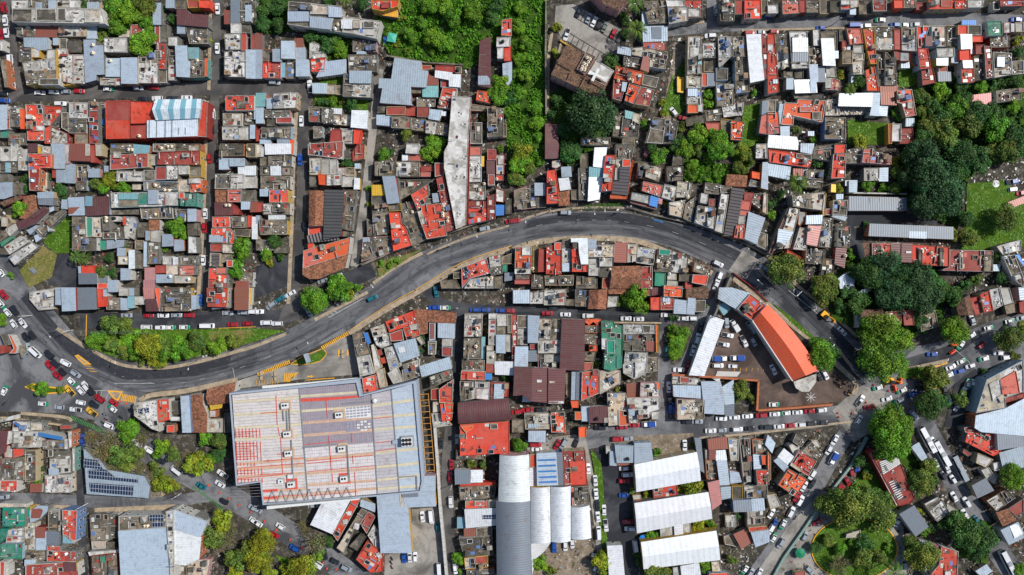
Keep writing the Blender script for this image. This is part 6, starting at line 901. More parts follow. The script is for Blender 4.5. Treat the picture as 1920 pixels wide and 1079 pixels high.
# supermarket -----------------------------------------------------------------
sm = landmark('supermarket', "huge supermarket with seamed greyish roof, red sealant lines and rows of air conditioners", 'supermarket', (610, 830))
K = lambda x, y: (420 + x / 4, 690 + y / 4)
outl = [K(38, 190), K(1000, 85), K(1030, 205), K(1140, 175), K(1440, 95), K(1500, 860), K(1480, 935), K(1145, 965), K(290, 1030), K(270, 860), K(90, 885)]
inn = [K(48, 202), K(990, 112), K(1014, 218), K(1140, 188), K(1420, 118), K(1482, 850), K(1466, 924), K(1145, 955), K(296, 1018), K(279, 850), K(98, 872)]
H0 = 10.0
po, pi_ = Pp(sm, outl, H0), Pp(sm, inn, H0); n = len(po)
v = [(x, y, 0) for x, y in po] + [(x, y, H0) for x, y in po] + [(x, y, H0) for x, y in pi_] + [(x, y, H0 - .9) for x, y in pi_]
f = [(i, (i + 1) % n, n + (i + 1) % n, n + i) for i in range(n)] + [(n + i, n + (i + 1) % n, 2 * n + (i + 1) % n, 2 * n + i) for i in range(n)] + [(2 * n + i, 2 * n + (i + 1) % n, 3 * n + (i + 1) % n, 3 * n + i) for i in range(n)]
M['parapet'] = plain('blue_grey_parapet', srgb(150, 160, 173), .8, var=.2)
add('wall', mesh('wall', v, f, [M['parapet']]), sm)
def roofzone(pts, col): slab(sm, 'roof', pts, H0 - 1.2, H0 - .85, M['metal'], srgb(*col))
def seamed(): pass
roofzone([K(62, 205), K(565, 155), K(630, 990), K(300, 1010), K(285, 845), K(106, 865)], (208, 201, 197))
roofzone([K(565, 155), K(990, 118), K(1012, 222), K(1105, 200), K(1127, 560), K(600, 600)], (150, 141, 150))
roofzone([K(600, 600), K(1127, 560), K(1150, 945), K(630, 990)], (210, 204, 203))
roofzone([K(1105, 200), K(1255, 165), K(1315, 930), K(1150, 945)], (184, 179, 183))
roofzone([K(1255, 165), K(1420, 118), K(1478, 850), K(1462, 918), K(1315, 930)], (176, 188, 200))
zt = H0 - .78
strips = [((75, 255), (565, 220), 0), ((75, 355), (575, 325), 0), ((80, 450), (580, 425), 0), ((82, 540), (585, 505), 0), ((95, 725), (605, 680), 1), ((100, 820), (612, 790), 1), ((290, 925), (625, 905), 1), ((295, 985), (625, 960), 1), ((95, 760), (600, 735), 1),
  ((575, 215), (1000, 185), 0), ((580, 325), (1100, 285), 0), ((590, 415), (1105, 375), 1), ((595, 508), (1110, 468), 1), ((610, 690), (1125, 640), 1), ((620, 795), (1130, 755), 1), ((630, 880), (1140, 845), 1), ((640, 945), (1145, 905), 1),
  ((1115, 285), (1430, 240), 0), ((1120, 372), (1440, 348), 0), ((1125, 465), (1440, 440), 0), ((1135, 640), (1455, 605), 0), ((1145, 745), (1465, 715), 0), ((1150, 845), (1468, 805), 0), ((1155, 908), (1475, 885), 0)]
M['fibre'] = plain('yellowed_translucent_strip', srgb(196, 186, 158), .6, var=.25, scale=.6); M['fibreo'] = plain('orange_stained_strip', srgb(196, 162, 136), .7, var=.3, scale=.6)
for a, b_, k in strips:
    slab(sm, 'skylight_strip', [K(a[0], a[1] - 10), K(b_[0], b_[1] - 10), K(b_[0], b_[1] + 10), K(a[0], a[1] + 10)], zt - .2, zt, M['fibreo' if k else 'fibre'])
def lines3(root, name, segs, w, z, mat):
    b = MB()
    for a, c in segs: pa, pc = Lp(root, a, z), Lp(root, c, z); b.bar((pa[0], pa[1], z), (pc[0], pc[1], z), w)
    return add(name, b.build(name, [M[mat]]), root)
segs = []
for x in range(86, 270, 26):
    for y0, y1 in ((455, 525), (552, 695), (712, 736), (755, 805), (830, 862)):
        if x > 190 and y0 == 712 and x % 3: continue
        segs.append((K(x + (y0 - 455) * .05, y0), K(x + (y1 - 455) * .05, y1)))
for y in (482, 500, 518, 570, 590, 610, 630, 650, 670, 690, 775, 795, 840): segs.append((K(84, y), K(180 + (y * 37) % 80, y - 6)))
for a, c in (((275, 340), (400, 332)), ((300, 700), (600, 676)), ((330, 688), (332, 708)), ((110, 752), (600, 715)), ((100, 832), (440, 800)), ((270, 800), (520, 788)), ((400, 650), (470, 645)), ((405, 445), (418, 510)), ((390, 210), (400, 430)), ((425, 520), (440, 790)), ((570, 235), (1010, 210)), ((575, 250), (580, 320)), ((765, 240), (775, 380)), ((785, 510), (805, 770)), ((600, 578), (905, 545)), ((620, 700), (1120, 655)), ((620, 718), (910, 690)), ((625, 780), (1130, 735)), ((810, 790), (815, 860)), ((955, 490), (960, 560)), ((965, 660), (970, 720)), ((980, 780), (990, 970)), ((1120, 380), (1260, 368)), ((1130, 562), (1250, 552)), ((1135, 625), (1290, 605)), ((800, 660), (800, 690)), ((640, 960), (1000, 930)), ((295, 970), (620, 950))): segs.append((K(*a), K(*c)))
lines3(sm, 'sealant_seam', segs, .24, zt + .02, 'red')
slab(sm, 'sealant_patch', [K(570, 236), K(760, 228), K(1010, 206), K(1012, 222), K(770, 246), K(570, 256)], zt - .1, zt + .06, M['red'])
slab(sm, 'sealant_patch', [K(292, 915), K(400, 908), K(402, 928), K(294, 935)], zt - .1, zt + .06, M['red']); slab(sm, 'sealant_patch', [K(296, 970), K(400, 962), K(402, 980), K(298, 988)], zt - .1, zt + .06, M['red'])
for sg in ((K(565, 155), K(632, 990)), (K(1105, 200), K(1152, 945)), (K(1255, 165), K(1317, 930))): lines3(sm, 'gutter', [sg], .45, zt, 'steel')
rows = [(K(60 + y * .055, y), K(565 + y * .07, y - 34)) for y in range(225, 990, 22)] + [(K(600, y), K(1120, y - 38)) for y in range(170, 960, 24)] + [(K(1125, y), K(1262 + y * .05, y - 14)) for y in range(230, 920, 24)]
M['seamdark'] = plain('grey_seam_strip', srgb(150, 140, 146), .8)  # the seam strips' own grey
lines3(sm, 'roof_seam', rows, .09, zt - .02, 'seamdark')
sk = MB(); sk2 = MB()
for gy, yb in enumerate((300, 410)):
    for r_ in range(4):
        for c_ in range(7):
            x = 915 + c_ * 27 + r_; y = yb + r_ * 21 - c_ * 2.6
            if (r_ == 3 and c_ > 5): continue
            q = Pp(sm, [K(x, y), K(x + 20, y - 2), K(x + 20, y + 11), K(x, y + 13)], zt + .1)
            (sk if not (gy and c_ > 2 and (r_ + c_) % 3) else sk2).prism(q, zt - .1, zt + .12)
slab(sm, 'skylight', [K(905, 300), K(1098, 282), K(1104, 372), K(915, 382)], zt - .2, zt + .05, M['white'])
M['panel'] = plain('grey_skylight_pane', srgb(150, 150, 165), .4); add('skylight_pane', sk.build('skylight_pane', [M['panel']]), sm); add('skylight_pane', sk2.build('skylight_pane', [M['white']]), sm)
b = MB(); b.box(-1.7, -1.4, 0, 1.7, 1.4, .35, 1); b.box(-1.35, -1.1, .35, 1.35, 1.1, 1.7, 0); ACB = b.build('air_conditioner', [M['white'], M['steel']])
b = MB(); b.tube([(0, 0, 1.7), (0, 0, 1.76)], [.46, .46], 12); FAN = b.build('fan', [M['black']])
def aircon(root, x, y, z, rz=0, fans=((-.55, .2), (.55, .2)), s=1.0, nm='air_conditioner'):
    px, py = Lp(root, (x, y), z); o = add(nm, ACB, root, (px, py, z), rz, (s, s, s))
    for fx, fy in fans: add('fan', FAN, o, (fx, fy, 0))
    return o
for x, y in ((462, 282), (478, 495), (488, 640), (508, 872), (866, 352), (886, 605), (903, 830)):
    aircon(sm, 420 + x / 4, 690 + y / 4, zt, R(6)); slab(sm, 'sealant_patch', [K(x - 44, y - 38), K(x + 40, y - 44), K(x + 46, y + 36), K(x - 38, y + 40)], zt - .1, zt + .03, M['red'] if x in (903, 508) else M['fibreo'])
aircon(sm, 420 + 430 / 4, 690 + 848 / 4, zt, 0, ((0, 0),), .75); aircon(sm, 420 + 500 / 4, 690 + 812 / 4, zt, 0, (), .7)
o = aircon(sm, 420 + 1376 / 4, 690 + 548 / 4, zt, R(4), [(x, y) for x in (-.85, 0, .85) for y in (-.5, .5)], 1.55)
lines3(sm, 'air_duct', [(K(442, 320), K(448, 400)), (K(470, 320), K(476, 470)), (K(490, 310), K(496, 470)), (K(505, 540), K(520, 850)), (K(925, 580), K(940, 850)), (K(890, 270), K(1100, 250)), (K(1445, 810), K(1448, 915)), (K(1320, 820), K(1440, 812)), (K(590, 600), K(860, 572))], .4, zt + .3, 'steel')
b = MB(); x, y = Lp(sm, K(1132, 246), zt); b.tube([(x, y, zt), (x, y, zt + 1.2), (x, y, zt + 1.6)], [.9, .9, .4], 12); add('gas_tank', b.build('gas_tank', [M['white']]), sm)
slab(sm, 'vent_box', [K(1262, 545), K(1300, 542), K(1302, 570), K(1264, 573)], zt - .1, zt + .8, M['parapet'])
sgn = []; zs = H0 + .1
for i in range(9):
    x = 330 + i * 70; sgn += [(K(x, 1020 - i * 6), K(x + 35, 920 - i * 3)), (K(x + 35, 920 - i * 3), K(x + 70, 1014 - i * 6))]
lines3(sm, 'sign_frame', sgn + [(K(330, 1022), K(960, 975))], .17, zs, 'steel')
slab(sm, 'sign_board', [K(320, 1040), K(1010, 980), K(1012, 990), K(322, 1062)], 5, H0 + .6, M['white'])
slab(sm, 'entrance_canopy', [K(285, 135), K(600, 112), K(1000, 75), K(1005, 90), K(600, 130), K(288, 155)], 6, 6.6, M['white'])
# red market hall with striped gable ---------------------------------------------
mh = landmark('market_hall', "bright red flat roofed hall with a blue and white striped gable roof", 'market hall', (290, 225))
Q = lambda x, y: (x / 4, y / 4)
for pts, z, cc in (([Q(790, 760), Q(970, 755), Q(972, 1040), Q(795, 1043)], 8, 'R'), ([Q(975, 757), Q(1145, 765), Q(1165, 908), Q(1100, 910), Q(1100, 1040), Q(975, 1040)], 7, 'R'), ([Q(1500, 748), Q(1556, 765), Q(1550, 1030), Q(1480, 1025), Q(1490, 900)], 7.5, 'R')):
    r = dict(code=cc, px=pts, h=z, wall='r', shape=None); r['p'] = ccw([W(*q, z)[:2] for q in pts]); r['a'] = area(r['p']); solid('x', r, tuple(mh.location[:2]), mh)
slab(mh, 'roof_room', [Q(980, 865), Q(1090, 868), Q(1090, 925), Q(980, 928)], 6, 8.4, M['paint'], jit('R'))
slab(mh, 'wall', [Q(1110, 900), Q(1478, 895), Q(1478, 1030), Q(1110, 1030)], 0, 7.9, WALL['r'])
slab(mh, 'roof', [Q(1102, 905), Q(1485, 888), Q(1480, 1022), Q(1102, 1035)], 7.9, 8.1, M['metal'], srgb(205, 215, 225))
for x in (1115, 1170, 1235, 1285): slab(mh, 'skylight_strip', [Q(x, 905), Q(x + 9, 905), Q(x + 7, 1030), Q(x - 2, 1030)], 8.0, 8.16, M['fibre'] if False else M['steel'], srgb(60, 60, 70))
for x in (1334, 1385): slab(mh, 'skylight_strip', [Q(x, 958), Q(x + 8, 958), Q(x + 8, 1010), Q(x, 1010)], 8.0, 8.16, M['steel'])
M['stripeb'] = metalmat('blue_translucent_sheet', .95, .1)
a0, a1, c0, c1, r0, r1 = Q(1165, 748), Q(1508, 743), Q(1168, 903), Q(1490, 888), Q(1140, 822), Q(1505, 812)
ptn = lambda a, b_, t, z: Lp(mh, (a[0] + (b_[0] - a[0]) * t, a[1] + (b_[1] - a[1]) * t), z) + (z,)
for s0, s1, blue in ((0, .06, 0), (.06, .17, 1), (.17, .32, 0), (.32, .43, 1), (.43, .57, 0), (.57, .68, 1), (.68, .80, 0), (.80, .91, 1), (.91, 1, 0)):
    v = [ptn(a0, a1, s0, 9), ptn(a0, a1, s1, 9), ptn(r0, r1, s1, 11), ptn(r0, r1, s0, 11), ptn(c0, c1, s0, 9), ptn(c0, c1, s1, 9)]
    add('roof_stripe', mesh('roof_stripe', v, [(0, 3, 2, 1), (3, 4, 5, 2)], [M['stripeb'] if blue else M['metal']], uvs=[(q[0], q[1]) for q in v]), mh, color=srgb(120, 172, 188) if blue else srgb(215, 226, 232))
q = [ptn(a0, a1, 0, 8.97), ptn(a0, a1, 1, 8.97), ptn(c0, c1, 1, 8.97), ptn(c0, c1, 0, 8.97), ptn(r0, r1, 0, 10.95), ptn(r0, r1, 1, 10.95)]
v = [(x, y, 0) for x, y, z in q[:4]] + q
add('wall', mesh('wall', v, [(0, 1, 5, 4), (1, 2, 6, 5), (2, 3, 7, 6), (3, 0, 4, 7), (4, 8, 7), (5, 6, 9)], [WALL['s']]), mh)
px, py = Lp(mh, Q(1045, 1022), 7); t = add('water_tank', TANK, mh, (px, py, 6.6), color=srgb(*TC['c'])); add('lid', LID, t)
# long orange hall -------------------------------------------------------------
oh = landmark('orange_hall', "long vivid orange pitched hall with a pale octagonal porch beside the avenue", 'hall', (1470, 645))
e0, e1, e2, e3 = (1411, 602), (1439, 571), (1534, 695), (1486, 715)
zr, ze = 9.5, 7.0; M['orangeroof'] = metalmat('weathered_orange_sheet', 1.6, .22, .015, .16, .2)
edge = smooth([e1, (1462, 594), (1486, 621), (1509, 651), (1524, 675), e2], 2); m_ = len(edge)
L0 = [(e0[0] + (e3[0] - e0[0]) * i / (m_ - 1), e0[1] + (e3[1] - e0[1]) * i / (m_ - 1)) for i in range(m_)]
RD = [((L0[i][0] * .48 + edge[i][0] * .52), (L0[i][1] * .48 + edge[i][1] * .52)) for i in range(m_)]
P3 = lambda q, z: Lp(oh, q, z) + (z,)
v = [P3(q, ze) for q in L0] + [P3(q, zr) for q in RD] + [P3(q, ze) for q in edge]
uv = [(i * 4.2, k * 8) for k in range(3) for i in range(m_)]
add('roof', mesh('roof', v, [(k * m_ + i + 1, (k + 1) * m_ + i + 1, (k + 1) * m_ + i, k * m_ + i) for k in range(2) for i in range(m_ - 1)], [M['orangeroof']], uvs=uv), oh, color=srgb(226, 90, 48, .85))
ring = L0 + edge[::-1]; rp = [Lp(oh, q, ze) for q in ring]; n = len(rp)
v2 = [(x * .99, y * .99, 0) for x, y in rp] + [(x * .99, y * .99, ze - .05) for x, y in rp] + [P3(RD[0], zr - .1), P3(RD[-1], zr - .1)]
add('wall', mesh('wall', v2, [(i, (i + 1) % n, n + (i + 1) % n, n + i) for i in range(n)] + [(n, n + n - 1, 2 * n), (n + m_ - 1, n + m_, 2 * n + 1)], [WALL['W']]), oh)
slab(oh, 'porch_roof', [(1488, 716), (1531, 701), (1530, 717), (1517, 735), (1503, 735), (1492, 728)], 4.2, 4.5, M['pale'], srgb(165, 160, 150)); slab(oh, 'porch_wall', [(1492, 716), (1528, 704), (1527, 714), (1516, 731), (1504, 731), (1495, 725)], 0, 4.2, WALL['e'])
lines3(oh, 'fascia', [(e0, e1), (e0, e3)], .35, ze, 'white')
# white cross on the hotel roof --------------------------------------------------
hr = next(r for r in houses if inside((1095, 125), r['px']))
hz = 11.75
def flat_on(root, name, pts, z, mat, t=.08): return slab(root, name, pts, z - .2, z + t, mat)
flat_on(hr['obj'], 'cross', [(1102, 139), (1106, 132), (1116, 137), (1120, 128), (1125, 130), (1121, 139), (1136, 147), (1134, 151), (1118, 143), (1113, 153), (1108, 151), (1113, 141)], hz, M['white'])
M['rooftile'] = plain('ridge_cap', srgb(120, 85, 70), .8)
lines3(hr['obj'], 'ridge_cap', [((1044, 113), (1074, 130)), ((1094, 141), (1135, 165)), ((1072, 134), (1066, 148)), ((1098, 145), (1088, 166))], .35, 11.1, 'rooftile')
# painted mark on the bright red roof by the avenue: small white items in a row

sr = next(r for r in houses if inside((1440 + 900 / 4, 809 + 320 / 4), r['px']) and r['a'] > 150)
for a, c, n in (((1649, 868), (1657, 889), 0), ):
    pass
for i in range(7):
    t = i / 6; slab(sr['obj'], 'roof_stripe', [(1649 + 6.5 * t, 867 + 21 * t), (1683 + 4.5 * t, 854 + 14 * t), (1684 + 4.5 * t, 855.6 + 14 * t), (1650 + 6.5 * t, 868.8 + 21 * t)], 5, 5.75, M['white'])
for i in range(9):
    t = i / 8; slab(sr['obj'], 'roof_stripe', [(1666.5 + 17 * t, 905 + 31 * t), (1680 + 13 * t, 899.5 + 31 * t), (1680.7 + 13 * t, 901 + 31 * t), (1667.2 + 17 * t, 906.5 + 31 * t)], 5, 5.75, M['white'])
# ---------------------------------------------------------------- vehicles
CARC = dict(w=(225, 226, 228), s=(150, 158, 166), k=(32, 35, 42), r=(165, 22, 35), b=(22, 75, 160), S=(110, 120, 112), T=(15, 105, 118), y=(222, 172, 60), t=(228, 230, 228), m=(100, 30, 35))
CNAME = dict(w='white', s='silver grey', k='black', r='red', b='blue', S='grey green', T='teal', y='yellow', t='green and white', m='maroon')
GREEN = plain('taxi_green_paint', srgb(10, 120, 85), .4, var=.05)
def car_parts(L, Wd, hood, trunk, belt, top, wind=.55, rear=.5, two=False):
    """returns body, windscreen, rear window, side window, wheel meshes; nose towards +x"""
    hl, hw = L / 2, Wd / 2; sec = [(-hl, .72, .42, belt * .82), (-hl + .12, .93, .28, belt * .95), (-hl + .9, 1, .22, belt), (0, 1, .22, belt), (hl - 1.0, 1, .22, belt * .97), (hl - .25, .92, .26, belt * .86), (hl, .7, .4, belt * .7)]
    v = []; f = []; mt = []
    for x, k, z0, z1 in sec: w = hw * k; v += [(x, -w * .96, z0), (x, -w, (z0 + z1) / 2), (x, -w * .93, z1), (x, -w * .5, z1 + .05), (x, w * .5, z1 + .05), (x, w * .93, z1), (x, w, (z0 + z1) / 2), (x, w * .96, z0)]
    for i in range(len(sec) - 1):
        for j in range(7): a = i * 8 + j; f.append((a, a + 8, a + 9, a + 1)); mt.append(1 if two and (i >= 4 or i <= 0) else 0)
        a = i * 8; f.append((a + 7, a + 15, a + 8, a)); mt.append(2)
    f += [tuple(range(8)), tuple(range(len(v) - 1, len(v) - 9, -1))]; mt += [1 if two else 0] * 2
    xr, xf = -hl + trunk, hl - hood; n = len(v); b0 = hw * .88; t0 = hw * .72; zb = belt + .02
    v += [(xr, -b0, zb), (xf, -b0, zb), (xf, b0, zb), (xr, b0, zb), (xr + rear, -t0, top), (xf - wind, -t0, top), (xf - wind, t0, top), (xr + rear, t0, top)]
    for q in ((0, 1, 5, 4), (1, 2, 6, 5), (2, 3, 7, 6), (3, 0, 4, 7), (4, 5, 6, 7)): f.append(tuple(n + i for i in q)); mt.append(0)
    body = mesh('body', v, f, [M['carpaint'], GREEN, M['black']], mt)
    bm = bmesh.new(); bm.from_mesh(body); bmesh.ops.recalc_face_normals(bm, faces=bm.faces); bm.to_mesh(body); bm.free()
    lerp = lambda a, b, t: tuple(a[i] + (b[i] - a[i]) * t for i in range(3))
    def pane(name, a, b, c, d, off):
        q = [lerp(lerp(a, b, s), lerp(d, c, s), t) for s, t in ((.07, .1), (.93, .1), (.93, .92), (.07, .92))]
        return mesh(name, [tuple(p[i] + off[i] for i in range(3)) for p in q], [(0, 1, 2, 3)], [M['glass']])
    P = v[n:]
    ws = pane('windscreen', P[1], P[2], P[6], P[5], (.02, 0, .02)); rw = pane('rear_window', P[3], P[0], P[4], P[7], (-.02, 0, .02))
    sl_ = pane('side_window', P[0], P[1], P[5], P[4], (0, -.02, .01)); sr = pane('side_window', P[2], P[3], P[7], P[6], (0, .02, .01))
    return dict(body=body, glass=[('windscreen', ws), ('rear_window', rw), ('side_window', sl_), ('side_window', sr)], L=L, hw=hw)
b = MB(); seg = 12; n_ = 0
vv = [(math.cos(6.2832 * i / seg) * .33, y, math.sin(6.2832 * i / seg) * .33) for y in (-.11, .11) for i in range(seg)]
WHEEL = mesh('wheel', vv, [(i, (i + 1) % seg, seg + (i + 1) % seg, seg + i) for i in range(seg)] + [tuple(range(seg - 1, -1, -1)), tuple(range(seg, 2 * seg))], [M['black']])
KINDS = {'sedan': car_parts(4.6, 1.92, 1.15, .75, .86, 1.45, .7, .55), 'hatch': car_parts(4.1, 1.88, 1.0, .12, .9, 1.52, .65, .35), 'suv': car_parts(4.7, 2.0, 1.15, .1, 1.0, 1.75, .55, .3),
         'taxi': car_parts(4.4, 1.9, 1.1, .65, .86, 1.46, .7, .5, True), 'p': car_parts(5.3, 1.98, 1.3, 2.2, .98, 1.72, .6, .15), 'v': car_parts(5.6, 2.15, .55, .05, 1.1, 2.25, .5, .08), 'K': car_parts(6.0, 2.2, .5, 3.8, .95, 2.1, .35, .08), 'B': car_parts(11.5, 2.75, .12, .05, 1.2, 3.0, .12, .05)}
b = MB(); b.box(-2.45, -.82, 1.03, -.62, .82, 1.06); BED = b.build('load_bed', [M['black']])
b = MB(); b.box(-2.5, -1.05, .9, .4, 1.05, 2.4); BOX = b.build('cargo_box', [M['plastic']])
b = MB(); b.box(-1.2, -.8, 3.0, .6, .8, 3.2); b.box(2.5, -.5, 3.0, 3.6, .5, 3.12); ROOFV = b.build('roof_vent', [M['steel']])
b = MB(); b.bar((-.5, 0, .55), (.55, 0, .75), .28, 0); b.bar((.45, 0, .7), (.68, 0, .35), .1, 1); b.bar((-.1, 0, .85), (-.75, 0, .85), .26, 1); b.bar((.42, -.38, 1.0), (.42, .38, 1.0), .06, 1); MOTO = b.build('frame', [M['carpaint'], M['black']])
veh = []
def vehicle(px, py, ang, col, kind):
    x, y, _ = W(px, py, .6); c = CARC[col]; rgb = srgb(*c, .85); j = rnd.uniform(.88, 1.1); rgb = tuple(min(.8, q * j) for q in rgb[:3]) + (1,)
    if kind == 'm':
        root = add('motorcycle', None, loc=(x, y, .07), rotz=-R(ang)); add('frame', MOTO, root, color=rgb)
        for wx in (-.62, .66): add('wheel', WHEEL, root, (wx, 0, .33), 0, (1, .6, 1))
        nm, cat = 'motorcycle', 'motorcycle'
    else:
        k = KINDS[kind]; nm, cat = {'p': ('pickup_truck', 'pickup'), 'v': ('delivery_van', 'van'), 'K': ('box_truck', 'truck'), 'B': ('city_bus', 'bus'), 'taxi': ('taxi', 'taxi')}.get(kind, ('parked_car', 'car'))
        root = add(nm, None, loc=(x, y, .06), rotz=-R(ang)); s = rnd.uniform(.95, 1.03); root.scale = (s, s, s)
        add('body', k['body'], root, color=srgb(225, 226, 226) if kind == 'K' and col == 'b' else rgb)
        for gn, gm in k['glass']: add(gn, gm, root)
        for wx in (-k['L'] * .31, k['L'] * .31):
            for wy in (-1, 1): add('wheel', WHEEL, root, (wx, wy * (k['hw'] - .1), .33))
        if kind == 'p': add('load_bed', BED, root)
        if kind == 'K': add('cargo_box', BOX, root, color=rgb)
        if kind == 'B': add('roof_vent', ROOFV, root)
    veh.append(dict(o=root, px=(px, py), col=col, kind=nm, cat=cat, sub=kind)); return root
for ox, oy, roofs, trees, cars in SHEETS:
    for tok in cars.split():
        q = tok[1:].split(','); x, y, a = float(q[0]), float(q[1]), float(q[2])
        kind = q[3] if len(q) > 3 else 'taxi' if tok[0] == 't' else rnd.choice(('sedan', 'sedan', 'hatch', 'suv'))
        vehicle(ox + x / 4, oy + y / 4, a + rnd.choice((0, 180)) + rnd.uniform(-1.5, 1.5), tok[0], kind)

# ---------------------------------------------------------------- trees
def crown_mesh(name, seed, blobs, leaves, size, flat=.72, bare=0.0):
    r = random.Random(seed); v = []; f = []; tint = []
    cs = []
    for i in range(blobs):
        a = r.uniform(0, 6.283); d = r.uniform(0, 1) ** .6 * .68; cs.append((d * math.cos(a), d * math.sin(a), 1.0 + r.uniform(-.55, .6) * flat * (1.15 - d), r.uniform(.17, .4) if blobs > 30 else r.uniform(.24, .42), r.uniform(.6, 1.4)))  # last value tints the whole blob, painting lighter and shaded clumps
    cs.append((0, 0, .95, .55, .9))
    for cx, cy, cz, br, bt in cs:
        hue = r.uniform(.8, 1.3)
        for _ in range(int(leaves * r.uniform(.55, 1.2))):
            while True:
                nx, ny, nz_ = r.gauss(0, 1), r.gauss(0, 1), r.gauss(.35, 1); l = math.sqrt(nx * nx + ny * ny + nz_ * nz_) or 1
                if nz_ / l > -.55: break
            nx, ny, nz_ = nx / l, ny / l, nz_ / l; rr = br * r.uniform(.72, 1.06)
            x, y, z = cx + nx * rr, cy + ny * rr, cz + nz_ * rr * flat
            n = Vector((nx + r.gauss(0, .5), ny + r.gauss(0, .5), nz_ + r.gauss(.2, .5))).normalized(); t = n.orthogonal().normalized(); b_ = n.cross(t); a = r.uniform(0, 6.28)
            t, b_ = t * math.cos(a) + b_ * math.sin(a), b_ * math.cos(a) - t * math.sin(a); s = size * r.uniform(.55, 1.35); i = len(v); P = Vector((x, y, z))
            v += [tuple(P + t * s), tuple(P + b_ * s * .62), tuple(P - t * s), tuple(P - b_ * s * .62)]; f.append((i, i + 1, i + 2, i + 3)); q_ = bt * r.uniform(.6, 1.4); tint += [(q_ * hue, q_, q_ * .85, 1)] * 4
    me = mesh(name, v, f, [M['leaf']]); ca = me.color_attributes.new("tint", 'FLOAT_COLOR', 'POINT'); ca.data.foreach_set("color", [q for t in tint for q in t]); return me
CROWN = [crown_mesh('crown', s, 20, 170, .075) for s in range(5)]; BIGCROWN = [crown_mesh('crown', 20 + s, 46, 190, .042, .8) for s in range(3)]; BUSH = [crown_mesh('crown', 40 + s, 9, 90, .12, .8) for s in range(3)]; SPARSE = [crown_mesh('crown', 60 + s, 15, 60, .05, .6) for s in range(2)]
def trunk_mesh():
    b = MB(); b.tube([(0, 0, 0), (0, 0, .12), (.01, 0, .5), (.02, .01, .95)], [.075, .055, .045, .03], 8)
    for a in range(5): q = a * 1.26; b.bar((0, 0, .42 + .06 * a), (.45 * math.cos(q), .45 * math.sin(q), .85 + .05 * a), .03)
    return b.build('trunk', [M['bark']])
TRUNK = trunk_mesh()
def branchy():
    b = MB(); r = random.Random(3)
    for _ in range(60):
        a = r.uniform(0, 6.283); d = r.uniform(.3, .95); z = r.uniform(.7, 1.35); q = (d * math.cos(a) * .45, d * math.sin(a) * .45, z * .75); e = (d * math.cos(a), d * math.sin(a), z)
        b.bar((0, 0, .45), q, .02); b.bar(q, e, .013); b.bar(q, (e[0] + r.uniform(-.25, .25), e[1] + r.uniform(-.25, .25), z + .1), .01)
    return b.build('branches', [M['paletwig']])
M['paletwig'] = plain('pale_twig', srgb(140, 128, 108), .9, var=.3); TWIGS = branchy()
def palm_mesh():
    v = []; f = []; tint = []; r = random.Random(9)
    for k in range(13):
        a = k * 6.283 / 13 + r.uniform(-.15, .15); lift = r.uniform(.1, .5); L = r.uniform(.85, 1.05)
        for i in range(12):
            t = (i + 1) / 12; z = 1.5 + lift * math.sin(t * 2.6) - .35 * t * t; rr = L * t
            for sgn in (-1, 1):
                l = .17 * math.sin(.3 + t * 2.5); cx, cy = rr * math.cos(a), rr * math.sin(a); tx, ty = math.cos(a), math.sin(a); ox_, oy_ = -ty * sgn, tx * sgn; j = len(v)
                v += [(cx, cy, z), (cx + tx * .05, cy + ty * .05, z), (cx + tx * .14 + ox_ * l, cy + ty * .14 + oy_ * l, z - .08), (cx + tx * .1 + ox_ * l, cy + ty * .1 + oy_ * l, z - .09)]
                f.append((j, j + 1, j + 2, j + 3)); tint += [r.uniform(.7, 1.3)] * 4
    me = mesh('crown', v, f, [M['leaf']]); ca = me.color_attributes.new("tint", 'FLOAT_COLOR', 'POINT'); ca.data.foreach_set("color", [q for t in tint for q in (t, t, t, 1)]); return me
PALM = palm_mesh(); b = MB(); b.tube([(0, 0, 0), (.03, 0, .5), (.02, 0, 1.0), (0, 0, 1.5)], [.06, .045, .04, .04], 8); PTRUNK = b.build('trunk', [M['bark']])
TG = dict(g=(.085, .195, .012), d=(.036, .095, .02), o=(.09, .135, .022), y=(.16, .2, .014), D=(.026, .072, .026), G=(.085, .19, .012), s=(.115, .115, .05), p=(.085, .15, .02), k=(.22, .08, .11))
TN = dict(g='bright green', d='dark green', o='olive green', y='yellow green', D='deep dark green', G='vivid light green', s='sparse half bare', p='feathery', k='pink flowering')
trs = []
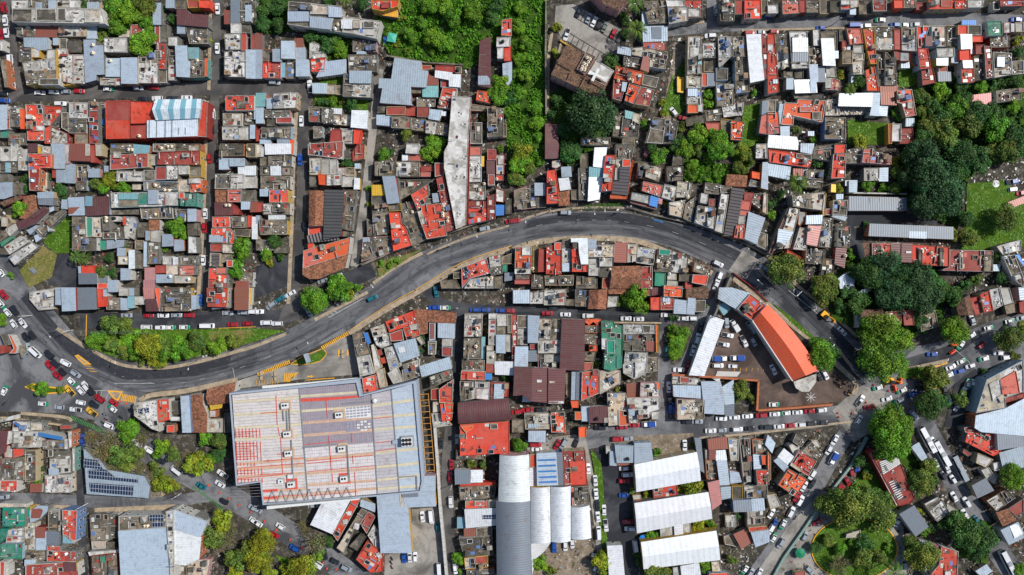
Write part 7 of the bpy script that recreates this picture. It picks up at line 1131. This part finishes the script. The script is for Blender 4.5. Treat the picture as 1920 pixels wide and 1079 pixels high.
def tree(px, py, rz_, k):
    rad = rz_ / 4 * SC; zc = min(rad * 1.0, 11); x, y, _ = W(px, py, zc); j = rnd.uniform(.8, 1.25); hu = rnd.uniform(-.12, .12); c = TG[k]; col = (c[0] * j * (1 + hu), c[1] * j, c[2] * j * (1 - hu), 1); rot = rnd.uniform(0, 6.28)
    vz = min(1.0, 11 / rad)
    if k == 'p':
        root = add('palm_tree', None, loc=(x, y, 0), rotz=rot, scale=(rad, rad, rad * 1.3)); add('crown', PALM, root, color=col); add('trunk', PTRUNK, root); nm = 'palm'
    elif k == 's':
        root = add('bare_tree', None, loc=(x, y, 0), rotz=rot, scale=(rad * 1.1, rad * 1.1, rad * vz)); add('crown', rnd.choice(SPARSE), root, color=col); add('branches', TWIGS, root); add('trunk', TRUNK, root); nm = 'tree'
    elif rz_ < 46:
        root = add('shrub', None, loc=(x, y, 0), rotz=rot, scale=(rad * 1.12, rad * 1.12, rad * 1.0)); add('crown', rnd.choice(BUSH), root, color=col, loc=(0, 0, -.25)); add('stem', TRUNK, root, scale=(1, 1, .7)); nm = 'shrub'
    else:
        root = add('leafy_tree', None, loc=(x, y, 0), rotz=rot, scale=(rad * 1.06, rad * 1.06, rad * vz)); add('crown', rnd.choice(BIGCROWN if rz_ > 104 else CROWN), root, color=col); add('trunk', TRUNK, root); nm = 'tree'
    trs.append(dict(o=root, px=(px, py), k=k, r=rz_, nm=nm))
for ox, oy, roofs, trees, cars in SHEETS:
    for tok in trees.split():
        x, y, r_, k = tok.split(','); tree(ox + float(x) / 4, oy + float(y) / 4, float(r_), k)

# ---------------------------------------------------------------- walls, fences, street furniture
M['railgreen'] = plain('pale_green_paint', srgb(125, 150, 140), .6, var=.4)
def wallrun(name, label, cat, pts, w, h, mat, px=True):
    pts = pts; x0, y0, _ = W(*pts[0], h); root = add(name, None, loc=(x0, y0, 0)); b = MB(); P = [W(*q, h)[:2] for q in pts]
    def side(d): return offset_line(P, d)
    L, Rr = side(w / 2), side(-w / 2); v = []; f = []; n = len(P)
    for z in (0, h): v += [(x - x0, y - y0, z) for x, y in L + Rr]
    for i in range(n - 1):
        a, b_, c, d = i, i + 1, n + i + 1, n + i; t = 2 * n; f += [(a + t, d + t, c + t, b_ + t), (a, a + t, b_ + t, b_), (d, c, c + t, d + t)]
    f += [(0, n, 3 * n, 2 * n), (n - 1, 3 * n - 1, 4 * n - 1, 2 * n - 1)]
    me = mesh('wall_panel', v, f, [mat]); bm = bmesh.new(); bm.from_mesh(me); bmesh.ops.recalc_face_normals(bm, faces=bm.faces); bm.to_mesh(me); bm.free()
    add('wall_panel', me, root, color=srgb(88, 83, 75)); v = []; 
    cb = MB()
    for a, c in zip(P, P[1:]): cb.bar((a[0] - x0, a[1] - y0, h + .04), (c[0] - x0, c[1] - y0, h + .04), w + .12)
    add('coping', cb.build('coping', [mat]), root, color=srgb(112, 106, 96)); tag(root, label, cat); return root
wallrun('boundary_wall', "long white boundary wall running down from the supermarket between car park and lane", 'wall', [(815, 800), (821, 880), (825, 950), (832, 1020), (838, 1090)], .9, 3.2, WALL['W'])
wallrun('boundary_wall', "peach coloured wall between the truck yard and the houses below it", 'wall', [(1260, 703), (1330, 707), (1422, 714), (1421, 735), (1419, 770)], .7, 2.6, WALL['o'])
wallrun('boundary_wall', "peach coloured low wall along the upper side of the busy cross street", 'wall', [(1421, 770), (1490, 765), (1560, 759)], .7, 2.0, WALL['o'])
wallrun('boundary_wall', "grey slanting wall along the back of the white shed", 'wall', [(1292, 703), (1320, 640), (1347, 575), (1370, 520)], .6, 3.0, WALL['g'])
wallrun('boundary_wall', "stone wall between the dark forest strip and the stepped garden path", 'wall', [(1024, 0), (1023, 100), (1024, 215)], .5, 2.2, M['dark'])
wallrun('boundary_wall', "red edged low wall around the corner of the orange hall", 'wall', [(1375, 512), (1412, 540), (1440, 566)], .3, 1.0, WALL['r'])
wallrun('retaining_wall', "dark retaining wall above the avenue below the red courtyard roofs", 'wall', [(678, 497), (740, 470), (770, 457), (850, 434), (895, 418)], .8, 2.4, M['dark'])
wallrun('retaining_wall', "grey retaining wall along the upper side of the avenue bend", 'wall', [(1175, 388), (1230, 404), (1310, 422), (1400, 458)], .6, 1.2, M['dark'])
wallrun('canal_railing', "pale green pipe rail following the canal beside the diagonal street", 'railing', [(1626, 820), (1600, 868), (1573, 902), (1540, 945), (1500, 1003), (1470, 1045), (1448, 1085)], .8, 1.0, M['railgreen'])
wallrun('boundary_wall', "beige garden wall of the half bare trees on the lower left corner", 'wall', [(1, 783), (65, 790), (130, 800)], .5, 1.5, WALL['e'])
wallrun('boundary_wall', "yellow walled edge around the garden hall beside the hotel car park", 'wall', [(1050, 76), (1100, 108), (1142, 128)], .5, .8, WALL['y'])
wallrun('boundary_wall', "dark wall beside the pale blue stepped metal roof above the lane", 'wall', [(725, 105), (800, 118), (868, 122)], .5, 2.2, M['dark'])
wallrun('boundary_wall', "white garden wall above the long pale shed roof", 'wall', [(1590, 362), (1700, 364)], .4, 2, WALL['W'])
wallrun('boundary_wall', "yellow and black facade wall at the corner of the cobbled street", 'wall', [(52, 160), (95, 163), (140, 158)], .5, 4, WALL['y'])
def thing(name, label, cat, px, parts, z=0.0, rot=0.0, group=None, sc_=1.0):
    x, y, _ = W(px[0], px[1], z); o = add(name, None, loc=(x, y, z), rotz=rot, scale=(sc_,) * 3); tag(o, label, cat, group)
    for nm, me, col in parts: add(nm, me, o, color=col)
    return o
# lamps and poles with cables
b = MB(); b.tube([(0, 0, 0), (0, 0, .3), (0, 0, 8.5)], [.16, .1, .07], 8); LPOLE = b.build('pole', [M['steel']])
b = MB(); b.bar((0, 0, 8.4), (2.6, 0, 8.9), .09); LARM = b.build('arm', [M['steel']]); b = MB(); b.box(2.3, -.16, 8.82, 3.1, .16, 8.98); LHEAD = b.build('lamp_head', [M['white']])
LAMPS = [((1111, 393), -90, "street lamp on the grass verge above the avenue bend"), ((237, 664), -90, "street lamp at the tree island over the dark avenue stretch"), ((372, 676), -100, "street lamp on the pavement of the planted island near its ring bed"), ((592, 652), 110, "pale street lamp on the small grass triangle by the supermarket"),
   ((1418, 534), 140, "street lamp beside the avenue at the corner of the orange hall"), ((890, 436), -60, "street lamp on the avenue pavement below the long white tapering roof"), ((983, 408), -80, "street lamp above the red car on the avenue"), ((1541, 655), 60, "street lamp by the verge of the long orange hall"), ((110, 620), -50, "street lamp at the kerb beside the service road entrance"), ((700, 528), -60, "street lamp on the avenue corner below the clay tiled hall"), ((1490, 546), -140, "street lamp beside the chevrons on the right avenue"), ((1755, 683), 90, "street lamp on the yellow edged traffic island")]
for p, a, lb in LAMPS: thing('street_lamp', lb, 'street lamp', p, [('pole', LPOLE, None), ('arm', LARM, None), ('lamp_head', LHEAD, None)], rot=R(a), group='street lamps along the avenue')
b = MB(); b.tube([(0, 0, 0), (0, 0, 9)], [.17, .12], 8); UP = b.build('pole', [M['pale']]); b = MB(); b.bar((-1, 0, 8.6), (1, 0, 8.6), .12); UA = b.build('crossarm', [M['bark']]); b = MB(); b.tube([(.3, .3, 7), (.3, .3, 8)], [.28, .28], 10); UT = b.build('transformer', [M['steel']])
POLES = [((1177, 392), 20, "utility pole on the verge where the cables cross the avenue bend"), ((1030, 398), 0, "utility pole on the avenue verge beside the silver car"), ((1410, 505), -30, "utility pole at the corner of the avenue and slanting street"), ((1540, 632), -40, "utility pole beside the verge of the orange hall"), ((1602, 712), -40, "utility pole at the lower end of the orange hall verge"), ((136, 620), 40, "utility pole on the kerb at the left crossroads"), ((845, 462), 30, "utility pole on the upper avenue pavement below the red roofs"), ((60, 592), 40, "utility pole beside the left arm of the crossroads"),
   ((858, 578), 0, "utility pole at the corner of the shaded narrow lane"), ((1338, 592), 70, "utility pole on the slanting street corner"), ((165, 944), 0, "utility pole at the lower left cross street corner"), ((340, 925), 30, "utility pole by the lower left diagonal road"), ((848, 908), 90, "utility pole beside the lane along the long white wall"), ((1300, 70), 0, "utility pole at the upper right street junction"), ((1560, 48), 0, "utility pole on the upper right street by the tall white roof"), ((680, 40), 20, "utility pole beside the long apartment block")]
PX = {}
for i, (p, a, lb) in enumerate(POLES): thing('utility_pole', lb, 'utility pole', p, [('pole', UP, None), ('crossarm', UA, None)] + ([('transformer', UT, None)] if i % 3 == 0 else []), rot=R(a), group='utility poles carrying cables')
M['cable'] = plain('power_cable', (.12, .12, .125, 1), .6)
def cable(a, b_, za, zb, label, k=3, sp=.45, w=.06):
    A, B = W(*a)[:2], W(*b_)[:2]; l = math.hypot(B[0] - A[0], B[1] - A[1]); nx, ny = -(B[1] - A[1]) / l, (B[0] - A[0]) / l
    root = add('power_cable', None, loc=(A[0], A[1], za)); tag(root, label, 'cable', 'overhead cables')
    for j in range(k):
        o = (j - (k - 1) / 2) * sp; mb = MB(); n = 8
        pts = [(A[0] + (B[0] - A[0]) * t + nx * o - A[0], A[1] + (B[1] - A[1]) * t + ny * o - A[1], za + (zb - za) * t - l * .02 * 4 * t * (1 - t) - za) for t in [i / n for i in range(n + 1)]]
        for p, q in zip(pts, pts[1:]): mb.bar(p, q, w)
        add('wire', mb.build('wire', [M['cable']]), root)
for a, c, lb in (((1177, 392), (1410, 505), "bundle of overhead cables crossing the avenue bend down to the slanting street"), ((1030, 398), (1177, 392), "overhead cables along the verge above the avenue bend"), ((1410, 505), (1540, 632), "overhead cables along the upper half of the orange hall verge"), ((1540, 632), (1602, 712), "overhead cables along the lower half of the orange hall verge"), ((60, 592), (136, 620), "overhead cables at the left crossroads kerb"), ((136, 620), (300, 622), "overhead cables above the tree island"), ((845, 462), (1030, 398), "overhead cables along the upper pavement below the long white roof"), ((165, 944), (340, 925), "overhead cables over the lower left cross street"), ((858, 578), (1338, 592), "overhead cables along the back street below the avenue"), ((1300, 70), (1560, 48), "overhead cables along the upper right street")): cable(a, c, 8.7, 8.7, lb)
# umbrellas, cones, planters, signs
def umbrella(col, nseg=8, r_=2.2):
    mb = MB(); v = [(0, 0, 2.9)] + [(r_ * math.cos(6.2832 * i / nseg), r_ * math.sin(6.2832 * i / nseg), 2.2) for i in range(nseg)]; me = mesh('canopy', v, [(0, i + 1, (i + 1) % nseg + 1) for i in range(nseg)], [M['plastic']])
    p = MB(); p.tube([(0, 0, 0), (0, 0, 2.85)], [.05, .05], 6); return [('canopy', me, col), ('pole', p.build('pole', [M['steel']]), None)]
thing('market_umbrella', "teal square umbrella beside the long apartment block", 'umbrella', (736, 74), umbrella(srgb(70, 165, 145), 4, 2.6), rot=.6)
thing('market_umbrella', "green umbrella on the paving beside the round garden", 'umbrella', (1497, 1034), umbrella(srgb(20, 115, 80)))
thing('market_umbrella', "bright blue umbrella in the planted yard of the white halls", 'umbrella', (1206, 1009), umbrella(srgb(25, 120, 205)))
mb = MB(); mb.tube([(0, 0, 0), (0, 0, .08)], [.42, .42], 8); CB = mb.build('base', [M['black']]); mb = MB(); mb.tube([(0, 0, .08), (0, 0, .95)], [.36, .08], 10); CC = mb.build('cone', [M['orange']])
mb = MB(); mb.box(-.75, -.3, 0, .75, .3, .45); mb.box(-.7, -.15, .45, .7, .15, 1.0); BAR = mb.build('barrier', [M['orange']])
CN = [(1637, 722), (1657, 725), (1676, 735), (1690, 717), (1570, 775), (1572, 782), (1597, 775), (1623, 755), (1706, 758), (1698, 766), (1712, 770), (225, 753), (237, 757), (391, 910), (412, 924), (430, 935), (449, 947), (471, 960), (496, 978), (518, 994), (544, 1012), (566, 1027), (606, 1055), (630, 1068), (613, 1066), (1665, 733)]
for p in CN: thing('traffic_cone', "orange traffic cone standing on the road at the queueing junctions", 'traffic cone', p, [('base', CB, None), ('cone', CC, None)], z=.05, group='orange traffic cones on the roads', sc_=1.15)
for i, (p, lb) in enumerate((((1787, 647), "orange water barrier at the mouth of the upper avenue fork"), ((1784, 660), "orange water barrier just below the one at the avenue fork"), ((1686, 714), "orange barrier beside the yellow excavator"), ((1676, 727), "orange barrier on the road below the yellow excavator"))): thing('road_barrier', lb, 'barrier', p, [('barrier', BAR, None)], z=.05, rot=i * .6, sc_=1.7)
# excavator and backhoe
def digger(label, px, rot, s):
    parts = []; mb = MB()
    for y in (-.9, .9): mb.box(-1.6, y - .28, 0, 1.6, y + .28, .7)
    parts.append(('track', mb.build('track', [M['black']]), None)); mb = MB(); mb.box(-1.5, -1.1, .75, 1.0, 1.1, 1.7); parts.append(('body', mb.build('body', [M['plastic']]), srgb(235, 165, 25)))
    mb = MB(); mb.box(-.1, -.9, 1.7, 1.1, .2, 2.7); parts.append(('cab', mb.build('cab', [M['glass']]), None)); mb = MB(); mb.bar((1, .5, 1.4), (3, .5, 2.8), .35); mb.bar((3, .5, 2.8), (4.2, .5, .9), .28); mb.box(3.8, .1, .1, 4.6, .9, .9)
    parts.append(('arm', mb.build('arm', [M['plastic']]), srgb(235, 150, 25))); return thing('excavator', label, 'excavator', px, parts, .05, rot, sc_=s)
digger("yellow excavator among orange barriers below the big bright green trees", (1666, 713), -.3, 1.15); digger("orange and black backhoe parked at the kerb of the right avenue", (1545, 591), -.7, 1.1)
# ring bed, gantry sign, beam frame, grills, playground, traffic islands
mb = MB(); seg = 28
for r0_, r1_ in ((1.05, 1.65),):
    v = [(rr * math.cos(6.2832 * i / seg), rr * math.sin(6.2832 * i / seg), z) for rr, z in ((r0_, .35), (r1_, .35), (r1_, 0)) for i in range(seg)]
    RING = mesh('ring_kerb', v, [(j * seg + i, (j + 1) * seg + i, (j + 1) * seg + (i + 1) % seg, j * seg + (i + 1) % seg) for j in range(2) for i in range(seg)], [M['plastic']])
mb.tube([(0, 0, 0), (0, 0, .4)], [.45, .45], 10); DOT = mb.build('centre_post', [M['black']])
thing('flower_bed', "yellow ring shaped flower bed at the tip of the planted island", 'flower bed', (466, 633), [('ring_kerb', RING, srgb(225, 200, 40)), ('centre_post', DOT, None)], sc_=1.0)
mb = MB(); mb.box(-.35, -1.9, 1.6, .35, 1.9, 6.5); SB = mb.build('sign_panel', [M['parapet']]); mb = MB(); mb.tube([(0, -1.2, 0), (0, -1.2, 1.6)], [.15, .15], 8); mb.tube([(0, 1.2, 0), (0, 1.2, 1.6)], [.15, .15], 8); SP = mb.build('post', [M['steel']])
thing('totem_sign', "tall dark slab sign standing on the small grass triangle before the supermarket", 'sign', (581, 670), [('sign_panel', SB, None), ('post', SP, None)], rot=R(20))
x0, y0, _ = W(797, 790); bf = tag(add('beam_frame', None, loc=(x0, y0, 0)), "row of yellow steel beams over the service alley beside the supermarket", 'beam frame')
rails = MB(); M['rail'] = plain('ochre_steel', srgb(200, 140, 62), .7, var=.4)
for px0 in (787, 803): a = W(px0, 738, 5); c = W(px0 + 12, 885, 5); rails.bar((a[0] - x0, a[1] - y0, 5), (c[0] - x0, c[1] - y0, 5), .2)
add('rail', rails.build('rail', [M['rail']]), bf)
for i in range(14):
    y = 740 + i * 11; a = W(787 + i * .9, y, 5.1); c = W(803 + i * .9, y - 1, 5.1); mb = MB(); mb.bar((a[0] - x0, a[1] - y0, 5.1), (c[0] - x0, c[1] - y0, 5.1), .2); add('beam', mb.build('beam', [M['rail']]), bf)
for lb, pts in (("yellow kerbed wedge traffic island at the fork of the left avenue", [(140, 667), (147, 665), (172, 684), (157, 684), (148, 676)]), ("yellow kerbed triangular traffic island beside the white corner house", [(201, 732), (231, 734), (222, 752), (213, 748)]), ("long low planted traffic island with a round bush in the crossroads", [(46, 726), (60, 719), (95, 725), (120, 728), (125, 736), (105, 738), (80, 740), (60, 732)]), ("tall peach pavement wedge beside the big green trees at the junction", [(1700, 705), (1740, 683), (1775, 674), (1776, 682), (1740, 694), (1715, 712)])):
    p = ccw([W(*q)[:2] for q in pts]); c = centroid(p); root = tag(add('traffic_island', None, loc=(c[0], c[1], 0)), lb, 'traffic island'); mb = MB(); mb.prism(rel(p, c), 0, .22); add('kerb', mb.build('kerb', [M['yellow']]), root); mb = MB(); mb.prism(inset(rel(p, c), .55), .2, .26); add('island_top', mb.build('island_top', [M['walk'] if 'long low' not in lb else M['grass']]), root)
for p, lb in (((491, 704), "short cream concrete barrier on the forecourt by the zebra crossing"), ((517, 705), "short cream concrete barrier beside the yellow hatching"), ((643, 663), "short cream concrete barrier between the two yellow arrows")):
    mb = MB(); mb.box(-.45, -1.9, 0, .45, 1.9, .8); mb2 = MB(); mb2.box(-.7, -.15, .8, .7, .15, 1.4)
    thing('toll_island', lb, 'barrier', p, [('plinth', mb.build('plinth', [WALL['e']]), None), ('ticket_box', mb2.build('ticket_box', [M['steel']]), None)])
mb = MB(); mb.box(-.6, -.9, 0, .6, .9, .45); mb.box(-.25, -.7, .45, .25, .7, .75); PB = mb.build('table', [M['steel']])
thing('picnic_table', "small grey picnic table on the sloping dry lawn", 'table', (64, 508), [('table', PB, None)], rot=.8, sc_=1.6)
mb = MB()
for i in range(5): mb.bar((-3.2 + .1 * i, -.6 + .3 * i, .2), (3.2 + .2 * i, -.4 + .3 * i, .2), .22)
thing('pipe_stack', "stack of long white pipes along the lower wall of the truck yard", 'pipes', (1362, 702), [('pipe', mb.build('pipe', [M['white']]), None)], rot=-.05, sc_=1.4)
mb = MB(); mb.tube([(0, 0, 0), (0, 0, .5), (0, 0, .55)], [1.5, 1.5, 1.1], 16); mb.tube([(0, 0, .5), (0, 0, .8)], [.7, .7], 12); thing('stone_fire_pit', "round stone fire pit on the lawn beside the dark trees", 'fire pit', (1866, 345), [('stone_ring', mb.build('stone_ring', [M['dark']]), None)])
mb = MB()
for i in range(8): a = i * .785; mb.bar((0, 0, .15), (2.1 * math.cos(a), 2.1 * math.sin(a), .15), .16)
thing('paving_star', "small pale star shaped drain in the paved yard below the orange hall", 'drain', (1520, 745), [('star', mb.build('star', [M['white']]), None)])
# ---------------------------------------------------------------- labels: look first, then the nearest thing one can find
LM = [((610, 830), "the huge supermarket roof"), ((335, 225), "the blue and white striped roof"), ((862, 330), "the long white tapering roof"), ((1095, 125), "the brown roof with a cross"), ((1147, 648), "the big teal flat roof"), ((1472, 645), "the long orange hall"), ((1372, 650), "the slanting white shed"), ((1072, 645), "the tall maroon metal roof"),
 ((965, 960), "the grey and white barrel hall"), ((1270, 880), "the white metal halls"), ((270, 1010), "the blue grey warehouse"), ((230, 905), "the solar panelled roof"), ((612, 492), "the orange and clay pitched roof"), ((630, 398), "the dark ribbed courtyard roof"), ((765, 165), "the stepped pale metal roof"), ((270, 378), "the teal walled terrace house"),
 ((25, 1010), "the dark teal rooftops"), ((1765, 345), "the largest dark trees"), ((1720, 480), "the red row houses"), ((1655, 655), "the big bright green trees"), ((1600, 1035), "the yellow edged round garden"), ((1670, 900), "the long striped red roof"), ((1870, 760), "the pale fan shaped market"), ((1690, 435), "the long pale shed roof"), ((1105, 212), "the round dark green tree"),
 ((1270, 640), "the grassy triangle island"), ((1867, 53), "the teal roof by the upper street"), ((1645, 295), "the pink walled red terrace"), ((1092, 485), "the stepped white and red roof"), ((625, 55), "the long apartment block"), ((75, 300), "the yellow walled red house"), ((75, 485), "the sloping dry lawn"), ((300, 640), "the planted avenue island"), ((620, 968), "the white roof with dark stripes"),
 ((1330, 312), "the bright leafy thicket"), ((1500, 400), "the cream and white diagonal house"), ((1553, 98), "the tall white metal roof"), ((1413, 108), "the long white strip roof"), ((300, 25), "the bright grove by the top lane"), ((985, 150), "the dark forest strip"), ((830, 50), "the wide green wooded slope"), ((805, 385), "the red courtyard roofs"), ((1100, 50), "the hotel car park"), ((120, 100), "the grey roofs of the corner block"), ((1390, 720), "the paved truck yard"), ((460, 380), "the roofs between two lanes")]
def where(px, skip=None):
    d, p, ph = min((math.hypot(px[0] - q[0], px[1] - q[1]), q, s) for q, s in LM if s != skip)
    dx, dy = px[0] - p[0], px[1] - p[1]
    if d < 14: return ph, "beside", d
    a = math.degrees(math.atan2(-dy, dx)) % 360; k = int((a + 22.5) // 45) % 8
    return ph, ("right of", "above right of", "above", "above left of", "left of", "below left of", "below", "below right of")[k], d
ORD = "nearest second third fourth fifth sixth seventh eighth ninth tenth eleventh twelfth".split()
def finish(items):                                   # items: obj, list of candidate head phrases, tail phrase, distance, category, group
    for lvl in range(3):
        pass
    key = {}
    for it in items: it['txt'] = it['heads'][0] + ' ' + it['tail']; key.setdefault(it['txt'], []).append(it)
    again = {}
    for t, l in key.items():
        for it in l:
            if len(l) > 1: it['txt'] = it['heads'][-1] + ' ' + it['tail']
            if len(it['txt'].split()) > 16: it['txt'] = it['heads'][0] + ' ' + it['tail']
            again.setdefault(it['txt'], []).append(it)
    for t, l in again.items():
        if len(l) > 1:
            l.sort(key=lambda i: i['d'])
            for j, it in enumerate(l):
                o = ORD[j] if j < len(ORD) else 'outermost'
                tx = t + (', nearest one' if j == 0 else ', %s one out' % o)
                if len(tx.split()) > 16: tx = ' '.join(w for w in tx.split() if w not in ('small', 'large', 'long', 'irregular', 'flat'))
                it['txt'] = tx
    for it in items:
        w = it['txt'].split()[:16]
        if it['cat'] in ('house', 'warehouse') and len(w) <= 14: w = [it['cat'], 'with'] + w
        tag(it['o'], ' '.join(w), it['cat'], it['group'])
items = []
NUM = {1: 'a', 2: 'two', 3: 'three', 4: 'four'}
TCN = dict(c='cream', W='white', k='black', B='black', u='blue', b='blue', y='yellow')
for r in houses:
    p = r['p']; d = longdir(p); us = [x * d[0] + y * d[1] for x, y in p]; vs_ = [-x * d[1] + y * d[0] for x, y in p]; l, w = max(us) - min(us), max(vs_) - min(vs_)
    if l < w: l, w = w, l
    sh = 'large' if r['a'] > 220 else 'small' if r['a'] < 32 else 'long' if l / max(w, .1) > 2.4 else 'irregular' if len(p) > 5 and r['a'] / (l * w) < .8 else ''
    base = (sh + ' ' + PH[r['code']]).strip(); ft = ''
    if r['tanks']:
        k = max(set(r['tanks']), key=r['tanks'].count); n_ = r['tanks'].count(k); ft = ' with %s %s tank%s' % (NUM.get(n_, 'many'), TCN[k], 's' if n_ > 1 else '')
    elif r['sect'] or r['ann']:
        q = max(r['sect'] + r['ann'], key=lambda q: q['a'])
        if q['code'] == 'n': ft = ' with solar panels'
        else: ft = ' and %s annex' % PH[q['code']].replace(' flat roof', '').replace(' metal roof', '').replace(' roof', '')
    ph, dr, dist = where(r['pc'])
    items.append(dict(o=r['obj'], heads=[base, base + ft], tail=dr + ' ' + ph, d=dist, cat={'warehouse': 'warehouse'}.get(r['nm'], 'house'), group='houses of the town blocks' if r['nm'] != 'warehouse' else 'large sheet roofed halls'))
finish(items); items = []
for t in trs:
    sz = 'huge' if t['r'] > 125 else 'large' if t['r'] > 85 else 'small' if t['r'] < 50 else 'medium'
    ph, dr, dist = where(t['px']); kind = {'palm': 'palm tree', 'tree': 'tree', 'shrub': 'bush'}[t['nm']]
    items.append(dict(o=t['o'], heads=['%s %s %s' % (sz, TN[t['k']], kind)], tail=dr + ' ' + ph, d=dist, cat={'palm': 'palm', 'tree': 'tree', 'shrub': 'bush'}[t['nm']], group={'palm': 'palm trees', 'tree': 'trees of the town', 'shrub': 'bushes in gardens and yards'}[t['nm']]))
finish(items)
# vehicles: by the street they stand on, then by their order along it
AREAS = [([(1040, 30), (1165, 100)], "the hotel car park"), ([(1380, 620), (1420, 640), (1400, 700)], "the paved truck yard"), ([(1130, 860), (1165, 930), (1185, 1040)], "the dark car park beside the white halls"), ([(1030, 1030), (1080, 1060)], "the gravel yard below the white barrel roofs"), ([(985, 835), (1080, 835)], "the small car park above the barrel hall"),
  ([(760, 1000), (800, 970), (825, 1060)], "the car park behind the supermarket"), ([(560, 545), (520, 585), (500, 580)], "the sloping corner plaza by the lane"), ([(1500, 760), (1530, 735), (1580, 720)], "the paved yard below the orange hall"), ([(1590, 890), (1600, 870)], "the verge of the round garden"), ([(1120, 830), (1180, 820), (1290, 835)], "the forecourt above the white halls"),
  ([(20, 540), (60, 620), (110, 680), (165, 735)], "the left crossroads"), ([(0, 760), (100, 762), (180, 770)], "the lower side of the left crossroads"), ([(1640, 740), (1700, 720), (1780, 690)], "the right junction"), ([(1700, 790), (1780, 745), (1800, 700), (1860, 660), (1920, 600)], "the road past the fan shaped market"), ([(1880, 340)], "the garden of the largest dark trees"), ([(1470, 1070), (1530, 1000), (1560, 950)], "the paving around the round garden"),
  (up[6:26], "the curving avenue"), (lo[2:8] + [], "the lower right junction")] + [(pts, ph) for _, pts, _, _, ph in STREETS[:-1]]
def segd(p, a, b_):
    vx, vy = b_[0] - a[0], b_[1] - a[1]; l = vx * vx + vy * vy or 1; t = max(0, min(1, ((p[0] - a[0]) * vx + (p[1] - a[1]) * vy) / l)); return math.hypot(p[0] - a[0] - vx * t, p[1] - a[1] - vy * t)
by = {}
for c in veh:
    best = min(((min([segd(c['px'], a, b_) for a, b_ in zip(q, q[1:])] or [math.hypot(c['px'][0] - q[0][0], c['px'][1] - q[0][1])])), ph, q) for q, ph in AREAS)
    q = best[2]; c['street'] = best[1]; c['vert'] = len(q) > 1 and abs(q[-1][1] - q[0][1]) > abs(q[-1][0] - q[0][0])
    kn = {'parked_car': 'car', 'pickup_truck': 'pickup', 'delivery_van': 'van', 'box_truck': 'truck', 'city_bus': 'bus'}.get(c['kind'], c['kind'])
    nm = CNAME[c['col']]; c['head'] = '%s %s' % (nm, kn) if kn != 'truck' or c['col'] != 'b' else 'white truck with blue load'
    by.setdefault((c['head'], c['street']), []).append(c)
ORD2 = "first second third fourth fifth sixth seventh eighth ninth tenth eleventh twelfth thirteenth fourteenth fifteenth".split()
GRP = dict(parked_car='cars on the streets', taxi='green and white taxis', pickup_truck='pickup trucks', delivery_van='vans', box_truck='trucks', city_bus='buses', motorcycle='motorcycles')
for (h, s), l in by.items():
    l.sort(key=lambda c: c['px'][1] if c['vert'] else c['px'][0])
    for j, c in enumerate(l):
        t = h + ' on ' + s if len(l) == 1 else '%s %s from the %s on %s' % (ORD2[min(j, 14)], h, 'top' if c['vert'] else 'left', s)
        tag(c['o'], ' '.join(t.split()[:16]), c['cat'], GRP[c['kind']])
